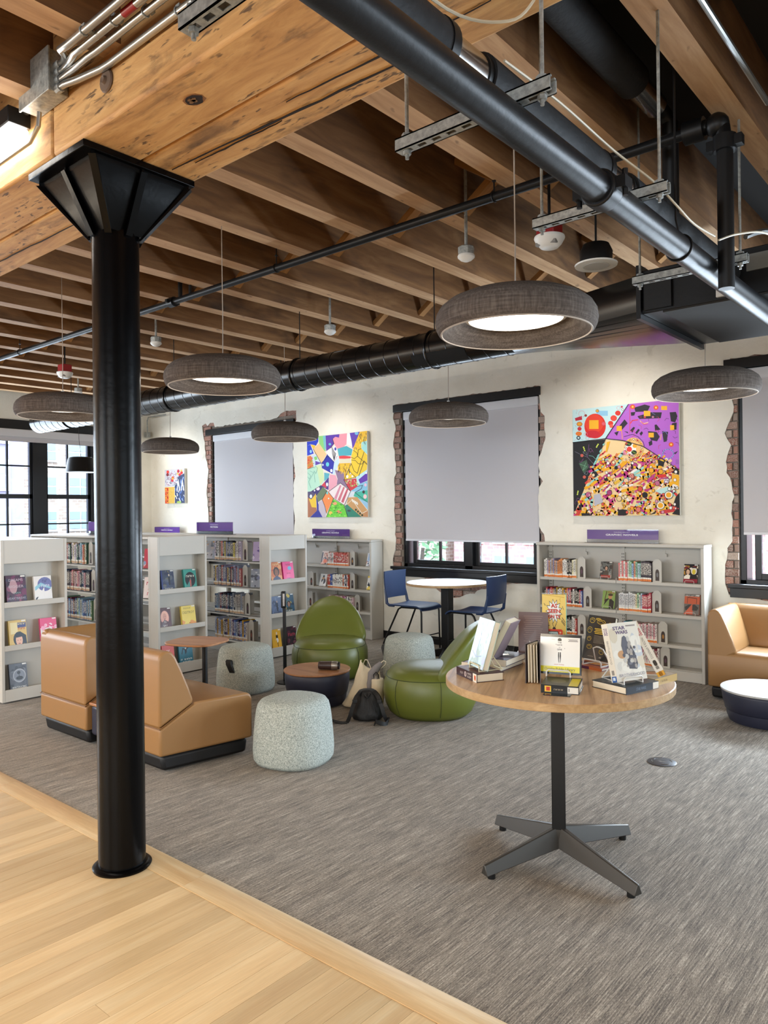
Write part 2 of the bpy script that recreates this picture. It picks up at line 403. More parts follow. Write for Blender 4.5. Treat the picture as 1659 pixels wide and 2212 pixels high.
def ragged(pts, step=.035, amp=.012, closed=True):
    out = []; n = len(pts)
    for i in range(n if closed else n-1):
        a = Vector(pts[i]); b = Vector(pts[(i+1) % n]); L = (b-a).length; k = max(1, int(L/step))
        for j in range(k):
            p = a.lerp(b, j/k)
            if j: p += Vector((R.uniform(-amp, amp), R.uniform(-amp, amp)))
            out.append((p.x, p.y))
    return out
def inside(p, poly):
    c = False; n = len(poly); x, y = p
    for i in range(n):
        x1, y1 = poly[i]; x2, y2 = poly[(i+1) % n]
        if (y1 > y) != (y2 > y) and x < (x2-x1)*(y-y1)/(y2-y1)+x1: c = not c
    return c

# ---------------------------------------------------------------- flat print (lettering, posters, covers)
GLY = {}
def glyphs(txt, bold=0):
    k = (txt, bold)
    if k not in GLY:
        cu = bpy.data.curves.new('t', 'FONT'); cu.body = txt; cu.resolution_u = 2; cu.offset = bold; cu.align_x = 'CENTER'
        ob = bpy.data.objects.new('t', cu); me = bpy.data.meshes.new_from_object(ob)
        vs = [v.co.copy() for v in me.vertices]; fs = [list(p.vertices) for p in me.polygons]
        bpy.data.objects.remove(ob); bpy.data.curves.remove(cu); bpy.data.meshes.remove(me)
        xs = [v.x for v in vs]; ys = [v.y for v in vs]
        x0, x1, y0, y1 = min(xs), max(xs), min(ys), max(ys)
        GLY[k] = ([((v.x-(x0+x1)/2), (v.y-(y0+y1)/2)) for v in vs], fs, x1-x0, y1-y0)
    return GLY[k]
class Ink:
    """coloured flat shapes on a w x h sheet, local x right, z up, facing -y; each shape lies a hair above the last"""
    def __init__(s, w, h, bgc=None, y=0., dz=.00002, mapf=None):
        s.w = w; s.h = h; s.v = []; s.f = []; s.c = []; s.y = y; s.dz = dz; s.k = 0; s.mapf = mapf
        if bgc is not None: s.v += [(-w/2, y, 0), (w/2, y, 0), (w/2, y, h), (-w/2, y, h)]; s.f.append([0, 1, 2, 3]); s.c.append(lin(bgc))
    def P(s, u, v):
        if s.mapf: u, v = s.mapf(u, v)
        u = min(max(u, 0), 1); v = min(max(v, 0), 1)
        return ((u-.5)*s.w, s.y-s.dz*s.k, v*s.h)
    def poly(s, pts, c):
        s.k += 1; o = len(s.v); s.v += [s.P(*p) for p in pts]; n = len(pts)
        s.f.append(list(range(o, o+n))); s.c.append(lin(c)); return s
    def rect(s, x0, y0, x1, y1, c): return s.poly([(x0, y0), (x1, y0), (x1, y1), (x0, y1)], c)
    def ell(s, cx, cy, rx, ry, c, n=16, a0=0): return s.poly([(cx+rx*cos(2*pi*i/n+a0), cy+ry*sin(2*pi*i/n+a0)) for i in range(n)], c)
    def line(s, pts, w, c, asp=None):
        for (a, b) in zip(pts, pts[1:]):
            d = Vector((b[0]-a[0], b[1]-a[1])); 
            if d.length < 1e-6: continue
            q = Vector((-d.y, d.x)).normalized()*w/2; e = d.normalized()*w*.3
            s.poly([(a[0]-q.x-e.x, a[1]-q.y-e.y), (b[0]-q.x+e.x, b[1]-q.y+e.y), (b[0]+q.x+e.x, b[1]+q.y+e.y), (a[0]+q.x-e.x, a[1]+q.y-e.y)], c); s.k -= 1
        s.k += 1; return s
    def ring(s, cx, cy, rx, ry, t, c, n=14):
        return s.line([(cx+rx*cos(2*pi*i/n), cy+ry*sin(2*pi*i/n)) for i in range(n+1)], t, c)
    def text(s, cx, cy, h, txt, c, w=None, bold=0, vert=False):
        """cx, cy, h (cap height), w as fractions of the sheet"""
        vs, fs, gw, gh = glyphs(txt, bold); s.k += 1; o = len(s.v)
        sc = h*s.h/gh if not vert else h*s.w/gh
        sx = sc if w is None else (w*(s.w if not vert else s.h)/gw)
        for (x, y) in vs:
            if vert: px, pz = (cx-.5)*s.w+y*sc, cy*s.h-x*sx
            else: px, pz = (cx-.5)*s.w+x*sx, cy*s.h+y*sc
            s.v.append((px, s.y-s.dz*s.k, pz))
        for f in fs: s.f.append([i+o for i in f]); s.c.append(lin(c))
        return s
    def scrib(s, cx, cy, h, w, c):
        """lettering too small to read in the photograph: a row of strokes"""
        n = max(3, int(w*s.w/(h*s.h*.9)))
        for i in range(n):
            x = cx-w/2+w*(i+.5)/n; q = w/n*.32
            s.line([(x-q, cy-h/2), (x-q*.6, cy+h/2)], w/n*.26, c)
            if i % 3 != 1: s.line([(x-q*.6, cy+h*.45), (x+q, cy+h*(.1 if i % 2 else .45))], w/n*.22, c)
            if i % 2: s.line([(x+q, cy+h*.2), (x+q*.6, cy-h/2)], w/n*.24, c)
        return s
    def build(s, name, parent, loc=None, rot=None, m=None):
        me = bpy.data.meshes.new(name); me.from_pydata(s.v, [], s.f); me.materials.append(m or M_print)
        at = me.color_attributes.new('Col', 'FLOAT_COLOR', 'CORNER'); d = []
        for p, c in zip(me.polygons, s.c): d += [*c, 1]*len(p.vertices)
        at.data.foreach_set('color', d)
        bm = bmesh.new(); bm.from_mesh(me)
        bm.normal_update()
        for f in bm.faces:
            if f.normal.y > 0: f.normal_flip()
        bm.to_mesh(me); bm.free(); me.update()
        o = bpy.data.objects.new(name, me); COL.objects.link(o)
        if parent is not None: o.parent = parent
        if loc is not None: o.location = loc
        if rot is not None: o.rotation_euler = rot
        return o

def wp(o, parent):
    """keep a part that was laid out in room coordinates where it is under its parent"""
    o.parent = parent
    o.matrix_parent_inverse = Matrix.Translation(-Vector(parent.location)) if parent.rotation_euler[2] == 0 else (Matrix.Translation(parent.location) @ parent.rotation_euler.to_matrix().to_4x4()).inverted()
    return o

# ================================================================ ROOM SHELL
XL, XR, YB, YW, ZJ, ZT, ZB = -10.46, 7.5, -6.2, 6.645, 3.08, 3.44, 2.85
# floor: carpet, oak boards and the edge strip
fl = struct(MB().box(XL, XR, YB, YW+.3, -.08, -.012).build('floor', M_carpet))
fl['label'] = 'brown grey striated carpet with a pale oak board floor along one side'
wp(MB().box(XL, XR, 1.83, YW+.02, -.012, 0).build('carpet', M_carpet), fl)
wp(MB().box(XL, XR, YB, 1.70, -.012, -.004).build('subfloor', mat('dark subfloor', 0x5A4326, .9)), fl)
x = -6.0
while x < 1.5:   # edge strip boards laid along the carpet
    L = R.uniform(1.6, 2.2)
    o = MB().prism([(1.715, -.012), (1.835, -.012), (1.838, .001), (1.822, .009), (1.715, .002)], x, x+L-.0015, 'x').build('edge_board', M_edge); wp(o, fl); x += L
pw = .083; x = -5.6
while x < .9:
    y = 1.714
    first = True
    while y > -1.0:
        L = R.uniform(.5, 1.5) if not first else R.uniform(.35, 1.3); first = False
        y0 = max(y-L, -1.0)
        o = MB().box(-pw/2+.0006, pw/2-.0006, -(y-y0)/2+.0006, (y-y0)/2-.0006, -.012, 0).build('plank', M_plank, loc=(x+pw/2, (y+y0)/2, R.uniform(0, .0006)))
        wp(o, fl); y = y0
    x += pw

# window openings in the back wall (clear masonry opening) and the plaster cut-outs round them
OPEN = [(-8.93, -7.19, .84, 2.66), (-5.40, -3.65, .80, 2.62), (-1.81, .05, .79, 2.64), (1.1, 2.8, .8, 2.64), (3.8, 5.5, .8, 2.64)]
CUT = [
 [(-8.96, .80), (-9.0, 1.2), (-9.0, 1.53), (-9.03, 1.8), (-8.98, 2.1), (-9.05, 2.3), (-9.06, 2.5), (-9.10, 2.62), (-9.12, 2.745), (-9.04, 2.77), (-8.99, 2.73), (-8.93, 2.77), (-8.85, 2.765), (-8.82, 2.70), (-8.3, 2.705), (-7.75, 2.70), (-7.50, 2.71), (-7.42, 2.76), (-7.30, 2.79), (-7.12, 2.775), (-7.12, 2.66), (-7.17, 2.55), (-7.19, 2.2), (-7.165, 2.0), (-7.15, 1.93), (-7.18, 1.86), (-7.19, 1.5), (-7.17, 1.35), (-7.19, 1.2), (-7.19, .80)],
 [(-5.53, .82), (-5.53, .95), (-5.50, 1.02), (-5.49, 1.3), (-5.51, 1.48), (-5.49, 1.65), (-5.50, 1.85), (-5.47, 1.9), (-5.49, 2.1), (-5.51, 2.25), (-5.47, 2.4), (-5.51, 2.53), (-5.49, 2.62), (-5.50, 2.675), (-4.6, 2.685), (-3.63, 2.68), (-3.63, 2.50), (-3.62, 2.42), (-3.58, 2.38), (-3.575, 2.15), (-3.62, 2.02), (-3.645, 1.98), (-3.65, 1.80), (-3.605, 1.74), (-3.65, 1.68), (-3.655, 1.3), (-3.60, 1.22), (-3.59, 1.12), (-3.60, .80), (-3.70, .735), (-3.85, .722), (-4.02, .705), (-4.15, .66), (-4.30, .64), (-4.39, .62), (-4.42, .585), (-4.53, .57), (-4.61, .535), (-4.68, .525), (-4.78, .55), (-4.87, .575), (-4.96, .625), (-5.08, .72), (-5.2, .745), (-5.53, .745)],
 [(-1.89, .73), (-1.92, .82), (-1.92, .98), (-1.90, 1.12), (-1.86, 1.18), (-1.86, 1.45), (-1.84, 1.55), (-1.86, 1.66), (-1.90, 1.75), (-1.89, 1.9), (-1.86, 1.98), (-1.91, 2.08), (-1.87, 2.18), (-1.84, 2.25), (-1.85, 2.50), (-1.86, 2.70), (.1, 2.70), (.1, .72), (-1.2, .70), (-1.55, .70), (-1.72, .715)],
 [(1.02, .74), (1.03, 2.7), (2.88, 2.7), (2.88, .74)], [(3.72, .74), (3.73, 2.7), (5.58, 2.7), (5.58, .74)]]
CUT = [ragged(c, .045, .009) for c in CUT]
def plaster_sheet(name, outer, holes, put):
    bm = bmesh.new(); loops = []
    for L in [outer]+holes:
        vs = [bm.verts.new((p[0], p[1], 0)) for p in L]
        es = [bm.edges.new((vs[i], vs[(i+1) % len(vs)])) for i in range(len(vs))]; loops.append(vs)
    bmesh.ops.triangle_fill(bm, edges=bm.edges[:], use_beauty=True)
    for f in bm.faces[:]:
        c = f.calc_center_median()
        if any(inside((c.x, c.y), h) for h in holes): bm.faces.remove(f)
    for vs in loops[1:]:
        lo = [bm.verts.new((v.co.x, v.co.y, -.018)) for v in vs]
        for i in range(len(vs)): bm.faces.new((vs[i], vs[(i+1) % len(vs)], lo[(i+1) % len(vs)], lo[i]))
    for v in bm.verts: v.co = put(v.co)
    bmesh.ops.recalc_face_normals(bm, faces=bm.faces); me = bpy.data.meshes.new(name); bm.to_mesh(me); bm.free()
    me.materials.append(M_plaster); o = bpy.data.objects.new(name, me); COL.objects.link(o); return o
wallb = struct(plaster_sheet('wall_back', [(XL, 0), (XR, 0), (XR, ZT), (XL, ZT)], CUT, lambda c: Vector((c.x, YW-c.z, c.y))))
wallb['label'] = 'cream plaster wall with ragged edges showing old red brick round the windows'
# masonry core with rectangular openings
core = MB(); xs = XL
for (a, b, z0, z1) in OPEN:
    core.box(xs, a, YW+.03, YW+.3, 0, ZT); core.box(a, b, YW+.03, YW+.3, 0, z0); core.box(a, b, YW+.03, YW+.3, z1, ZT); xs = b
core.box(xs, XR, YW+.03, YW+.3, 0, ZT)
wp(core.build('masonry', M_mortar), wallb)
brick_me = MB().box(-.5, .5, -.5, .5, -.5, .5).mesh('brick', [M_brick])
def brick(cx, cz, w, h, y=None, parent=None, axis=0, x=None):
    o = bpy.data.objects.new('brick', brick_me); COL.objects.link(o)
    o.scale = (w, .03, h) if not axis else (.03, w, h)
    o.rotation_euler = (R.uniform(-.03, .03), R.uniform(-.02, .02), R.uniform(-.03, .03))
    o.location = (cx, YW+.024+R.uniform(-.003, .004), cz) if not axis else (x, cx, cz)
    return wp(o, parent)
for (a, b, z0, z1), cut in list(zip(OPEN, CUT))[:3]:
    row = 0; z = .48
    while z < 2.82:
        x0 = -9.3+(row % 2)*.105
        while x0 < -1.0:
            w = .2; h = .058
            c = (x0+w/2, z+h/2)
            near = any(inside((c[0]+dx*w*.5, c[1]+dy*h*.5), cut) for dx in (-1, -.5, 0, .5, 1) for dy in (-1, 0, 1))
            if near:
                l, r = x0, x0+w
                if z+h > z0 and z < z1:     # trim to the opening
                    if l < a < r: r = a
                    elif l < b < r: l = b
                    elif l >= a and r <= b: l = r
                if r-l > .02: brick((l+r)/2, z+h/2, r-l-.004, h, parent=wallb)
            x0 += .21
        z += .068; row += 1
# other walls
wl = MB().box(XL-.3, XL, YB, 2.9, 0, ZT).box(XL-.3, XL, 2.9, 5.75, 0, .84).box(XL-.3, XL, 2.9, 5.75, 2.76, ZT).box(XL-.3, XL, 5.75, YW+.3, 0, ZT).build('wall_left', M_plaster)
struct(wl)
struct(MB().box(XR, XR+.2, YB, YW+.3, 0, ZT).build('wall_right', M_plaster)); struct(MB().box(XL, XR, YB-.2, YB, 0, ZT).build('wall_front', M_plaster))
for i_, xc in ((7, -5.5), (8, 1.5)):  # frames added on the solid wall to go with the fill lights
    f_ = MB().box(xc-2.6, xc+2.6, YB+.001, YB+.05, .82, .89).box(xc-2.6, xc+2.6, YB+.001, YB+.05, 2.61, 2.68)
    for q_ in (-2.6, -.9, .83, 2.53): f_.box(xc+q_, xc+q_+.07, YB+.001, YB+.05, .82, 2.68)
    struct(f_.build('window_%d' % i_, M_frame))
bb = MB().box(-5.66, -3.57, YW-.012, YW, 0, .085).build('baseboard_back', M_black); struct(bb)
bb = MB().box(-10.4, -5.66, YW-.012, YW, 0, .085).build('baseboard_back', M_black); struct(bb)
bb = MB().box(-2.0, 5, YW-.012, YW, 0, .085).build('baseboard_back', M_black); struct(bb)

# ceiling: deck, joists, brace pairs and the double beam
ce = struct(MB().box(XL, XR, YB, YW+.3, ZT, ZT+.06).build('ceiling', M_deck)); ce['label'] = 'dark ceiling deck above rows of brown old timber joists'
def joist_mesh(L):   # scorched dark sides, paler underside; the light contrast is put into the colours
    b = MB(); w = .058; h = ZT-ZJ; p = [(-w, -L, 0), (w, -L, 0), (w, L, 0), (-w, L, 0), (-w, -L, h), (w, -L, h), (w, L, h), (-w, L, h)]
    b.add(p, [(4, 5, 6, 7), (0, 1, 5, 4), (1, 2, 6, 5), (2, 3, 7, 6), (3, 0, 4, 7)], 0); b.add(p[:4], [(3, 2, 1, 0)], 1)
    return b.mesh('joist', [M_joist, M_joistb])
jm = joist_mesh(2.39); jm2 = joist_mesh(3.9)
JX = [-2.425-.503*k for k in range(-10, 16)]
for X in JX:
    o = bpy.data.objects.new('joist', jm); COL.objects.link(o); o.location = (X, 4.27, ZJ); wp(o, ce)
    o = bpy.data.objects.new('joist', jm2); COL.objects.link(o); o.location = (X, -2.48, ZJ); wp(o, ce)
bw = .503-.116
bl = math.hypot(bw, .26)
brm = MB().box(-.02, .02, -.03, .03, -bl/2, bl/2).mesh('brace', [M_brace])
for X in JX[8:]:
    for Y in (3.47, 5.02):
        for s_ in (-1, 1):
            o = bpy.data.objects.new('brace', brm); COL.objects.link(o); o.location = (X-.2515, Y+s_*.032, ZJ+.17); o.rotation_euler = (0, s_*math.atan2(bw, .26), 0); wp(o, ce)
for X in JX[5:12]:
    o = bpy.data.objects.new('brace', brm); COL.objects.link(o); o.location = (X-.2515, .35, ZJ+.17); o.rotation_euler = (0, math.atan2(bw, .26), 0); wp(o, ce)
def timber(x0, x1, y0, y1):
    b = MB()
    n = 40
    for i in range(n):   # slightly uneven sawn edges
        pass
    o = MB().box(-(x1-x0)/2, (x1-x0)/2, -(y1-y0)/2, (y1-y0)/2, 0, ZT-ZB).build('beam_timber', M_beam, loc=((x0+x1)/2, (y0+y1)/2, ZB), bev=.012); return wp(o, ce)
timber(-2.865, 3.2, 1.405, 1.655); timber(-2.865, 3.2, 1.661, 1.908); timber(-9.6, -2.872, 1.405, 1.655); timber(-9.6, -2.872, 1.661, 1.908)
crk = MB()
for (x0, y0, x1, y1, w_) in ((-2.62, 1.775, -1.35, 1.83, .007), (-2.5, 1.80, -2.0, 1.815, .004), (-1.9, 1.74, -1.1, 1.77, .004), (-4.6, 1.78, -3.2, 1.80, .005)):
    n_ = 14; up = []; dn = []
    for i in range(n_+1):
        q = i/n_; x = x0+(x1-x0)*q; y = y0+(y1-y0)*q+R.uniform(-.003, .003); ww = w_*sin(pi*min(max(q, .03), .97))*R.uniform(.6, 1.2); up.append((x, y+ww)); dn.append((x, y-ww*.4))
    crk.prism(up+dn[::-1], 2.846, 2.8497, 'z')
wp(crk.build('drying_split', mat('dark crack', 0x1E140C, .95)), ce)['kind'] = 'stuff'
# old timber washers and a hollow knot in the beam
wp(MB().lathe([(0, -.016), (.012, -.022), (.016, -.012), (.036, -.010), (.04, -.004), (.03, 0)], 20).build('washer', mat('rusty iron', 0x6A5647, .7, metal=.2), loc=(-2.458, 1.405, 2.985), rot=(-pi/2, 0, 0)), ce)
kn = MB()
def blot(rx, ry, z0, z1, j, mi, cx=0, cy=0): kn.prism([(cx+rx*cos(a)*R.uniform(1-j, 1+j), cy+ry*sin(a)*R.uniform(1-j, 1+j)) for a in [2*pi*i/18 for i in range(18)]], z0, z1, 'z', mi)
blot(.044, .031, -.0015, 0, .10, 0); blot(.036, .025, -.0022, 0, .16, 1)
for i in range(6): blot(.008, .006, -.004, 0, .3, 2, R.uniform(-.02, .02), R.uniform(-.013, .013))
wp(kn.build('knot_hole', [mat('knot rim', 0x8A5C30, .85), mat('dark knot', 0x24150B, .95), mat('knot heart', 0x7A5530, .9)], loc=(-2.121, 1.529, 2.85)), ce)['kind'] = 'stuff'

# ================================================================ WINDOWS OF THE BACK WALL
def window_back(n, X0, X1, zs, zh, g1, g2, zb, label, sill=True, sx0=None, sx1=None):
    Y = 6.76
    fr = MB()
    fr.box(X0, X0+.05, 6.69, 6.86, zs, zh); fr.box(X1-.05, X1, 6.69, 6.86, zs, zh); fr.box(X0, X1, 6.69, 6.86, zh-.06, zh); fr.box(X0, X1, 6.69, 6.86, zs, zs+.045)
    m0, m1 = g1[1]+.05, g2[0]-.05
    fr.box(m0, m1, 6.69, 6.86, zs, zh)
    o = struct(fr.build('window_%d' % n, M_frame, bev=.004)); o['label'] = label
    for ga, gb in (g1, g2):
        zt = zh-.08; zm = (zb+zt)/2
        s_ = MB()
        s_.box(ga-.05, ga, Y-.02, Y+.025, zs+.045, zm); s_.box(gb, gb+.05, Y-.02, Y+.025, zs+.045, zm); s_.box(ga, gb, Y-.02, Y+.025, zs+.045, zb); s_.box(ga, gb, Y-.02, Y+.025, zm-.025, zm)
        wp(s_.build('lower_sash', M_frame, bev=.003), o)
        s_ = MB().box(ga-.05, ga, Y+.03, Y+.07, zm-.03, zt+.03).box(gb, gb+.05, Y+.03, Y+.07, zm-.03, zt+.03).box(ga, gb, Y+.03, Y+.07, zt-.02, zt+.03).box(ga, gb, Y+.03, Y+.07, zm-.03, zm+.02)
        wp(s_.build('upper_sash', M_frame), o)
        gm = (ga+gb)/2
        wp(MB().box(gm-.011, gm+.011, Y-.012, Y+.016, zb, zm).box(ga, gb, Y-.012, Y+.016, (zb+zm)/2-.01, (zb+zm)/2+.01).build('glazing_bar', M_frame), o)
        wp(MB().box(gm-.011, gm+.011, Y+.035, Y+.06, zm, zt).box(ga, gb, Y+.035, Y+.06, (zt+zm)/2-.01, (zt+zm)/2+.01).build('glazing_bar', M_frame), o)
        wp(MB().box(ga, gb, Y+.003, Y+.007, zb, zm).build('pane', M_glass), o); wp(MB().box(ga, gb, Y+.048, Y+.052, zm, zt).build('pane', M_glass), o)
    a, b = sx0 or X0-.12, sx1 or X1+.05
    wp(MB().box(a, b, 6.585, 6.72, zs-.022, zs+.012).build('sill', M_frame, bev=.006), o)
    wp(MB().box(a+.012, b-.01, 6.612, 6.66, zs-.10, zs-.022).build('apron', M_frame, bev=.003), o)
    wp(MB().box(X0-.10, X1+.03, 6.63, 6.70, zh-.02, zh+.065).build('lintel', M_frame, bev=.004), o)
    return o
window_back(1, -8.93, -7.19, .845, 2.61, (-8.80, -8.17), (-7.95, -7.32), .911, 'black framed sash window behind a lowered pale roller blind')
window_back(2, -5.40, -3.65, .828, 2.61, (-5.26, -4.62), (-4.42, -3.77), .911, 'black framed sash window behind the blue chairs, blind mostly down', True, -5.527, -3.60)
window_back(3, -1.81, .05, .815, 2.625, (-1.66, -.98), (-.76, -.1), .91, 'black framed sash window above the tan corner sofa', True, -1.885, .1)
window_back(4, 1.1, 2.8, .815, 2.625, (1.25, 1.85), (2.05, 2.65), .91, 'black framed sash window beside the next bay')
window_back(5, 3.8, 5.5, .815, 2.625, (3.95, 4.55), (4.75, 5.35), .91, 'black framed sash window in the far bay')
def blind(X0, X1, zb, zt, label, y=6.672):
    t = thing('roller_blind', label, 'window blind', ((X0+X1)/2, y, zt))
    wp(MB().box(X0, X1, y-.002, y+.002, zb+.02, zt-.07).build('fabric', M_blind), t)
    wp(MB().box(X0, X1, y-.008, y+.008, zb, zb+.022).build('hem_bar', M_blindw, bev=.003), t)
    wp(MB().box(X0-.01, X1+.01, y-.022, y+.02, zt-.09, zt).build('cassette', M_blindw, bev=.006), t)
blind(-8.87, -7.22, .93, 2.585, 'pale roller blind pulled down over the window beside the small painting')
blind(-5.355, -3.665, 1.127, 2.585, 'wide grey roller blind over the window behind the blue chairs')
blind(-1.775, .02, 1.232, 2.60, 'grey roller blind above the tan corner sofa')

# left window wall
t = MB(); Y0, Y1 = 2.9, 5.75; X = XL-.05
t.box(X-.1, X+.04, Y0, Y0+.06, .84, 2.74).box(X-.1, X+.04, Y1-.10, Y1, .84, 2.74).box(X-.1, X+.04, Y0, Y1, .84, .90).box(X-.1, X+.04, 4.80, 4.995, .84, 2.74).box(X-.1, X+.04, Y0, Y1, 2.66, 2.74).box(X-.1, X+.04, 3.85, 4.0, .84, 2.74)
w6 = struct(t.build('window_6', M_frame, bev=.004)); w6['label'] = 'tall black framed windows on the far left wall above the bookcases'
for ga, gb in ((2.98, 3.85), (4.0, 4.80), (4.995, 5.65)):
    gm = 4.476 if ga == 4.0 else (ga+gb)/2
    s_ = MB().box(X-.05, X, ga, gb, 1.70, 1.76).box(X-.05, X, ga, ga+.03, .9, 2.66).box(X-.05, X, gb-.03, gb, .9, 2.66).box(X-.05, X, ga, gb, .9, .95)
    wp(s_.build('sash', M_frame), w6)
    b_ = MB().box(X-.04, X-.01, gm-.012, gm+.012, .95, 2.66)
    for z in (2.15, 1.345): b_.box(X-.04, X-.01, ga, gb, z-.01, z+.01)
    wp(b_.build('glazing_bar', M_frame), w6)
    wp(MB().box(X-.032, X-.026, ga, gb, .9, 2.66).build('pane', M_glass), w6)
wp(MB().box(XL-.02, XL+.02, Y0-.1, Y1+.02, 2.62, 2.77).build('lintel', M_frame), w6)
t = thing('roller_blind', 'white rolled up blind in its fascia above the far left windows', 'window blind', (XL+.05, 4.3, 2.62))
wp(MB().box(XL+.02, XL+.10, Y0, Y1-.02, 2.53, 2.635).build('cassette', M_blindw, bev=.006), t); wp(MB().box(XL+.05, XL+.07, Y0+.03, Y1-.05, 2.47, 2.535).build('fabric', M_blind), t)

# ================================================================ OUTSIDE
def exbrick_fn(c1, c2, mo, sc):
    def f(nt, b):
        t_ = nt.nodes.new('ShaderNodeTexBrick'); t_.inputs['Color1'].default_value = rgba(c1); t_.inputs['Color2'].default_value = rgba(c2); t_.inputs['Mortar'].default_value = rgba(mo)
        t_.inputs['Scale'].default_value = sc; t_.inputs['Mortar Size'].default_value = .03
        tc = nt.nodes.new('ShaderNodeTexCoord'); sp = nt.nodes.new('ShaderNodeSeparateXYZ'); ad = nt.nodes.new('ShaderNodeMath'); cb = nt.nodes.new('ShaderNodeCombineXYZ')
        nt.links.new(tc.outputs['Object'], sp.inputs[0]); nt.links.new(sp.outputs[0], ad.inputs[0]); nt.links.new(sp.outputs[1], ad.inputs[1]); nt.links.new(ad.outputs[0], cb.inputs[0]); nt.links.new(sp.outputs[2], cb.inputs[1])
        nt.links.new(cb.outputs[0], t_.inputs['Vector']); setc(nt, b, t_.outputs['Color'])
    return f
M_exb = mat('pale outside brick', rough=.9, fn=exbrick_fn(0xB8A696, 0x9C8878, 0xC8C0B8, 1.6)); M_exr = mat('red outside brick', rough=.9, fn=exbrick_fn(0xC48A84, 0xB87C76, 0xC8A8A0, 1.6)); M_exg = mat('outside glazing', 0x8A989E, .3); M_exw = mat('outside trim', 0xD8D4CC, .8)
M_exm = mat('outside street', 0x8A8A88, .9)
def building(name, label, x0, x1, y0, y1, h, base, m, face, wx, wz, ww, wh):
    t = thing(name, label, 'building', ((x0+x1)/2, (y0+y1)/2, base))
    wp(MB().box(x0, x1, y0, y1, base, h).build('facade', m), t)
    wp(MB().box(x0-.2, x1+.2, y0-.2, y1+.2, h, h+.5).build('cornice', M_exw), t)
    fm = MB(); 
    for z in wz:
        for u in wx:
            if face == 'y':
                f = MB().box(u-ww/2-.12, u+ww/2+.12, y0-.1, y0+.05, z-.12, z+wh+.12).build('window', M_exw); p = MB().box(u-ww/2, u-.04, y0-.14, y0-.08, z, z+wh/2-.04).box(u+.04, u+ww/2, y0-.14, y0-.08, z, z+wh/2-.04).box(u-ww/2, u-.04, y0-.14, y0-.08, z+wh/2+.04, z+wh).box(u+.04, u+ww/2, y0-.14, y0-.08, z+wh/2+.04, z+wh)
            else:
                f = MB().box(x1-.05, x1+.1, u-ww/2-.12, u+ww/2+.12, z-.12, z+wh+.12).build('window', M_exw); p = MB().box(x1+.08, x1+.14, u-ww/2, u-.04, z, z+wh/2-.04).box(x1+.08, x1+.14, u+.04, u+ww/2, z, z+wh/2-.04).box(x1+.08, x1+.14, u-ww/2, u-.04, z+wh/2+.04, z+wh).box(x1+.08, x1+.14, u+.04, u+ww/2, z+wh/2+.04, z+wh)
            wp(f, t); p = p.build('pane', M_exg); p.parent = f; p.matrix_parent_inverse = f.matrix_parent_inverse.copy() if False else Matrix.Identity(4)
    return t
building('brick_building', 'pale brick building across the street beyond the far left windows', -52, -40, 17.6, 25.5, 14, -4, M_exb, 'x', [18.9, 20.9, 23.2], [-3, -1.1, .75, 2.6, 4.5, 6.4], 1.25, .95)
building('brick_building', 'purple grey building corner seen in the leftmost window panes', -34, -28, -6, 12.5, 13, -4, mat('grey outside wall', 0x8E86A0, .9), 'x', [2, 5.5, 8.5, 11.4], [-2.6, -.9, .8, 2.5, 4.2], .9, .9)
building('brick_building', 'red brick building with tall blue windows seen below the grey blind', -19, -3, 27, 40, 9, -4, M_exr, 'y', [-18+1.5*i for i in range(10)], [-2.6, .2, 3.4], .75, 2.2)
building('brick_building', 'tan brick building left of the red one, seen below the blind', -34, -19.8, 27.5, 40, 8, -4, M_exb, 'y', [-32, -29, -26, -23.3, -21.4], [-2.6, .2, 3.4], 1.2, 1.9)
building('brick_building', 'red brick building outside the window above the corner sofa', -2, 14, 25, 38, 9, -4, M_exr, 'y', [0, 2.4, 4.8, 7.2], [-2.6, .2, 3.4], .9, 2.2)
o = MB().box(-60, 40, 7.2, 60, -4.3, -4).box(-60, -11, -30, 60, -4.3, -4).build('street', M_exm); struct(o)
t = thing('street_tree', 'small leafy street tree outside, seen below the grey blind', 'tree', (-13.6, 17.5, -4)); 
wp(MB().tube([(-13.6, 17.5, -4), (-13.6, 17.5, -1), (-13.5, 17.6, .4)], [.12, .1, .05], 8).build('trunk', mat('bark', 0x4C4038, .9)), t)
lf = MB()
for i in range(260):
    a = R.uniform(0, 6.28); b = R.uniform(-1, 1); rr = R.uniform(.3, 1.0)
    p = Vector((-13.5+rr*cos(a)*.8, 17.6+rr*sin(a)*.8, .5+b*1.1)); d = Vector((R.uniform(-1, 1), R.uniform(-1, 1), R.uniform(-1, 1))).normalized()*.11; e = d.orthogonal().normalized()*.06
    lf.add([p-d, p+e, p+d, p-e], [(0, 1, 2, 3)])
o = wp(lf.build('foliage', mat('leaf', 0x5E7F5A, .8)), t); o['kind'] = 'stuff'

# ================================================================ COLUMN
t = thing('steel_column', 'black painted round steel column carrying the timber beam', 'column', (-2.865, 1.665, 0))
R0 = .094
c = MB().lathe([(R0, .005), (R0, .6), (R0-.001, 1.2), (R0, 1.9), (R0, 2.40), (R0+.001, 2.83)], 40); c.build('shaft', M_colblk, t)
MB().lathe([(R0+.001, 0), (R0+.022, 0), (R0+.024, .008), (R0+.014, .016), (R0+.001, .018)], 40).build('base_ring', M_colblk, t)
MB().box(-.225, .225, -.255, .235, 2.822, 2.849).build('cap_plate', M_colblk, t, bev=.003)
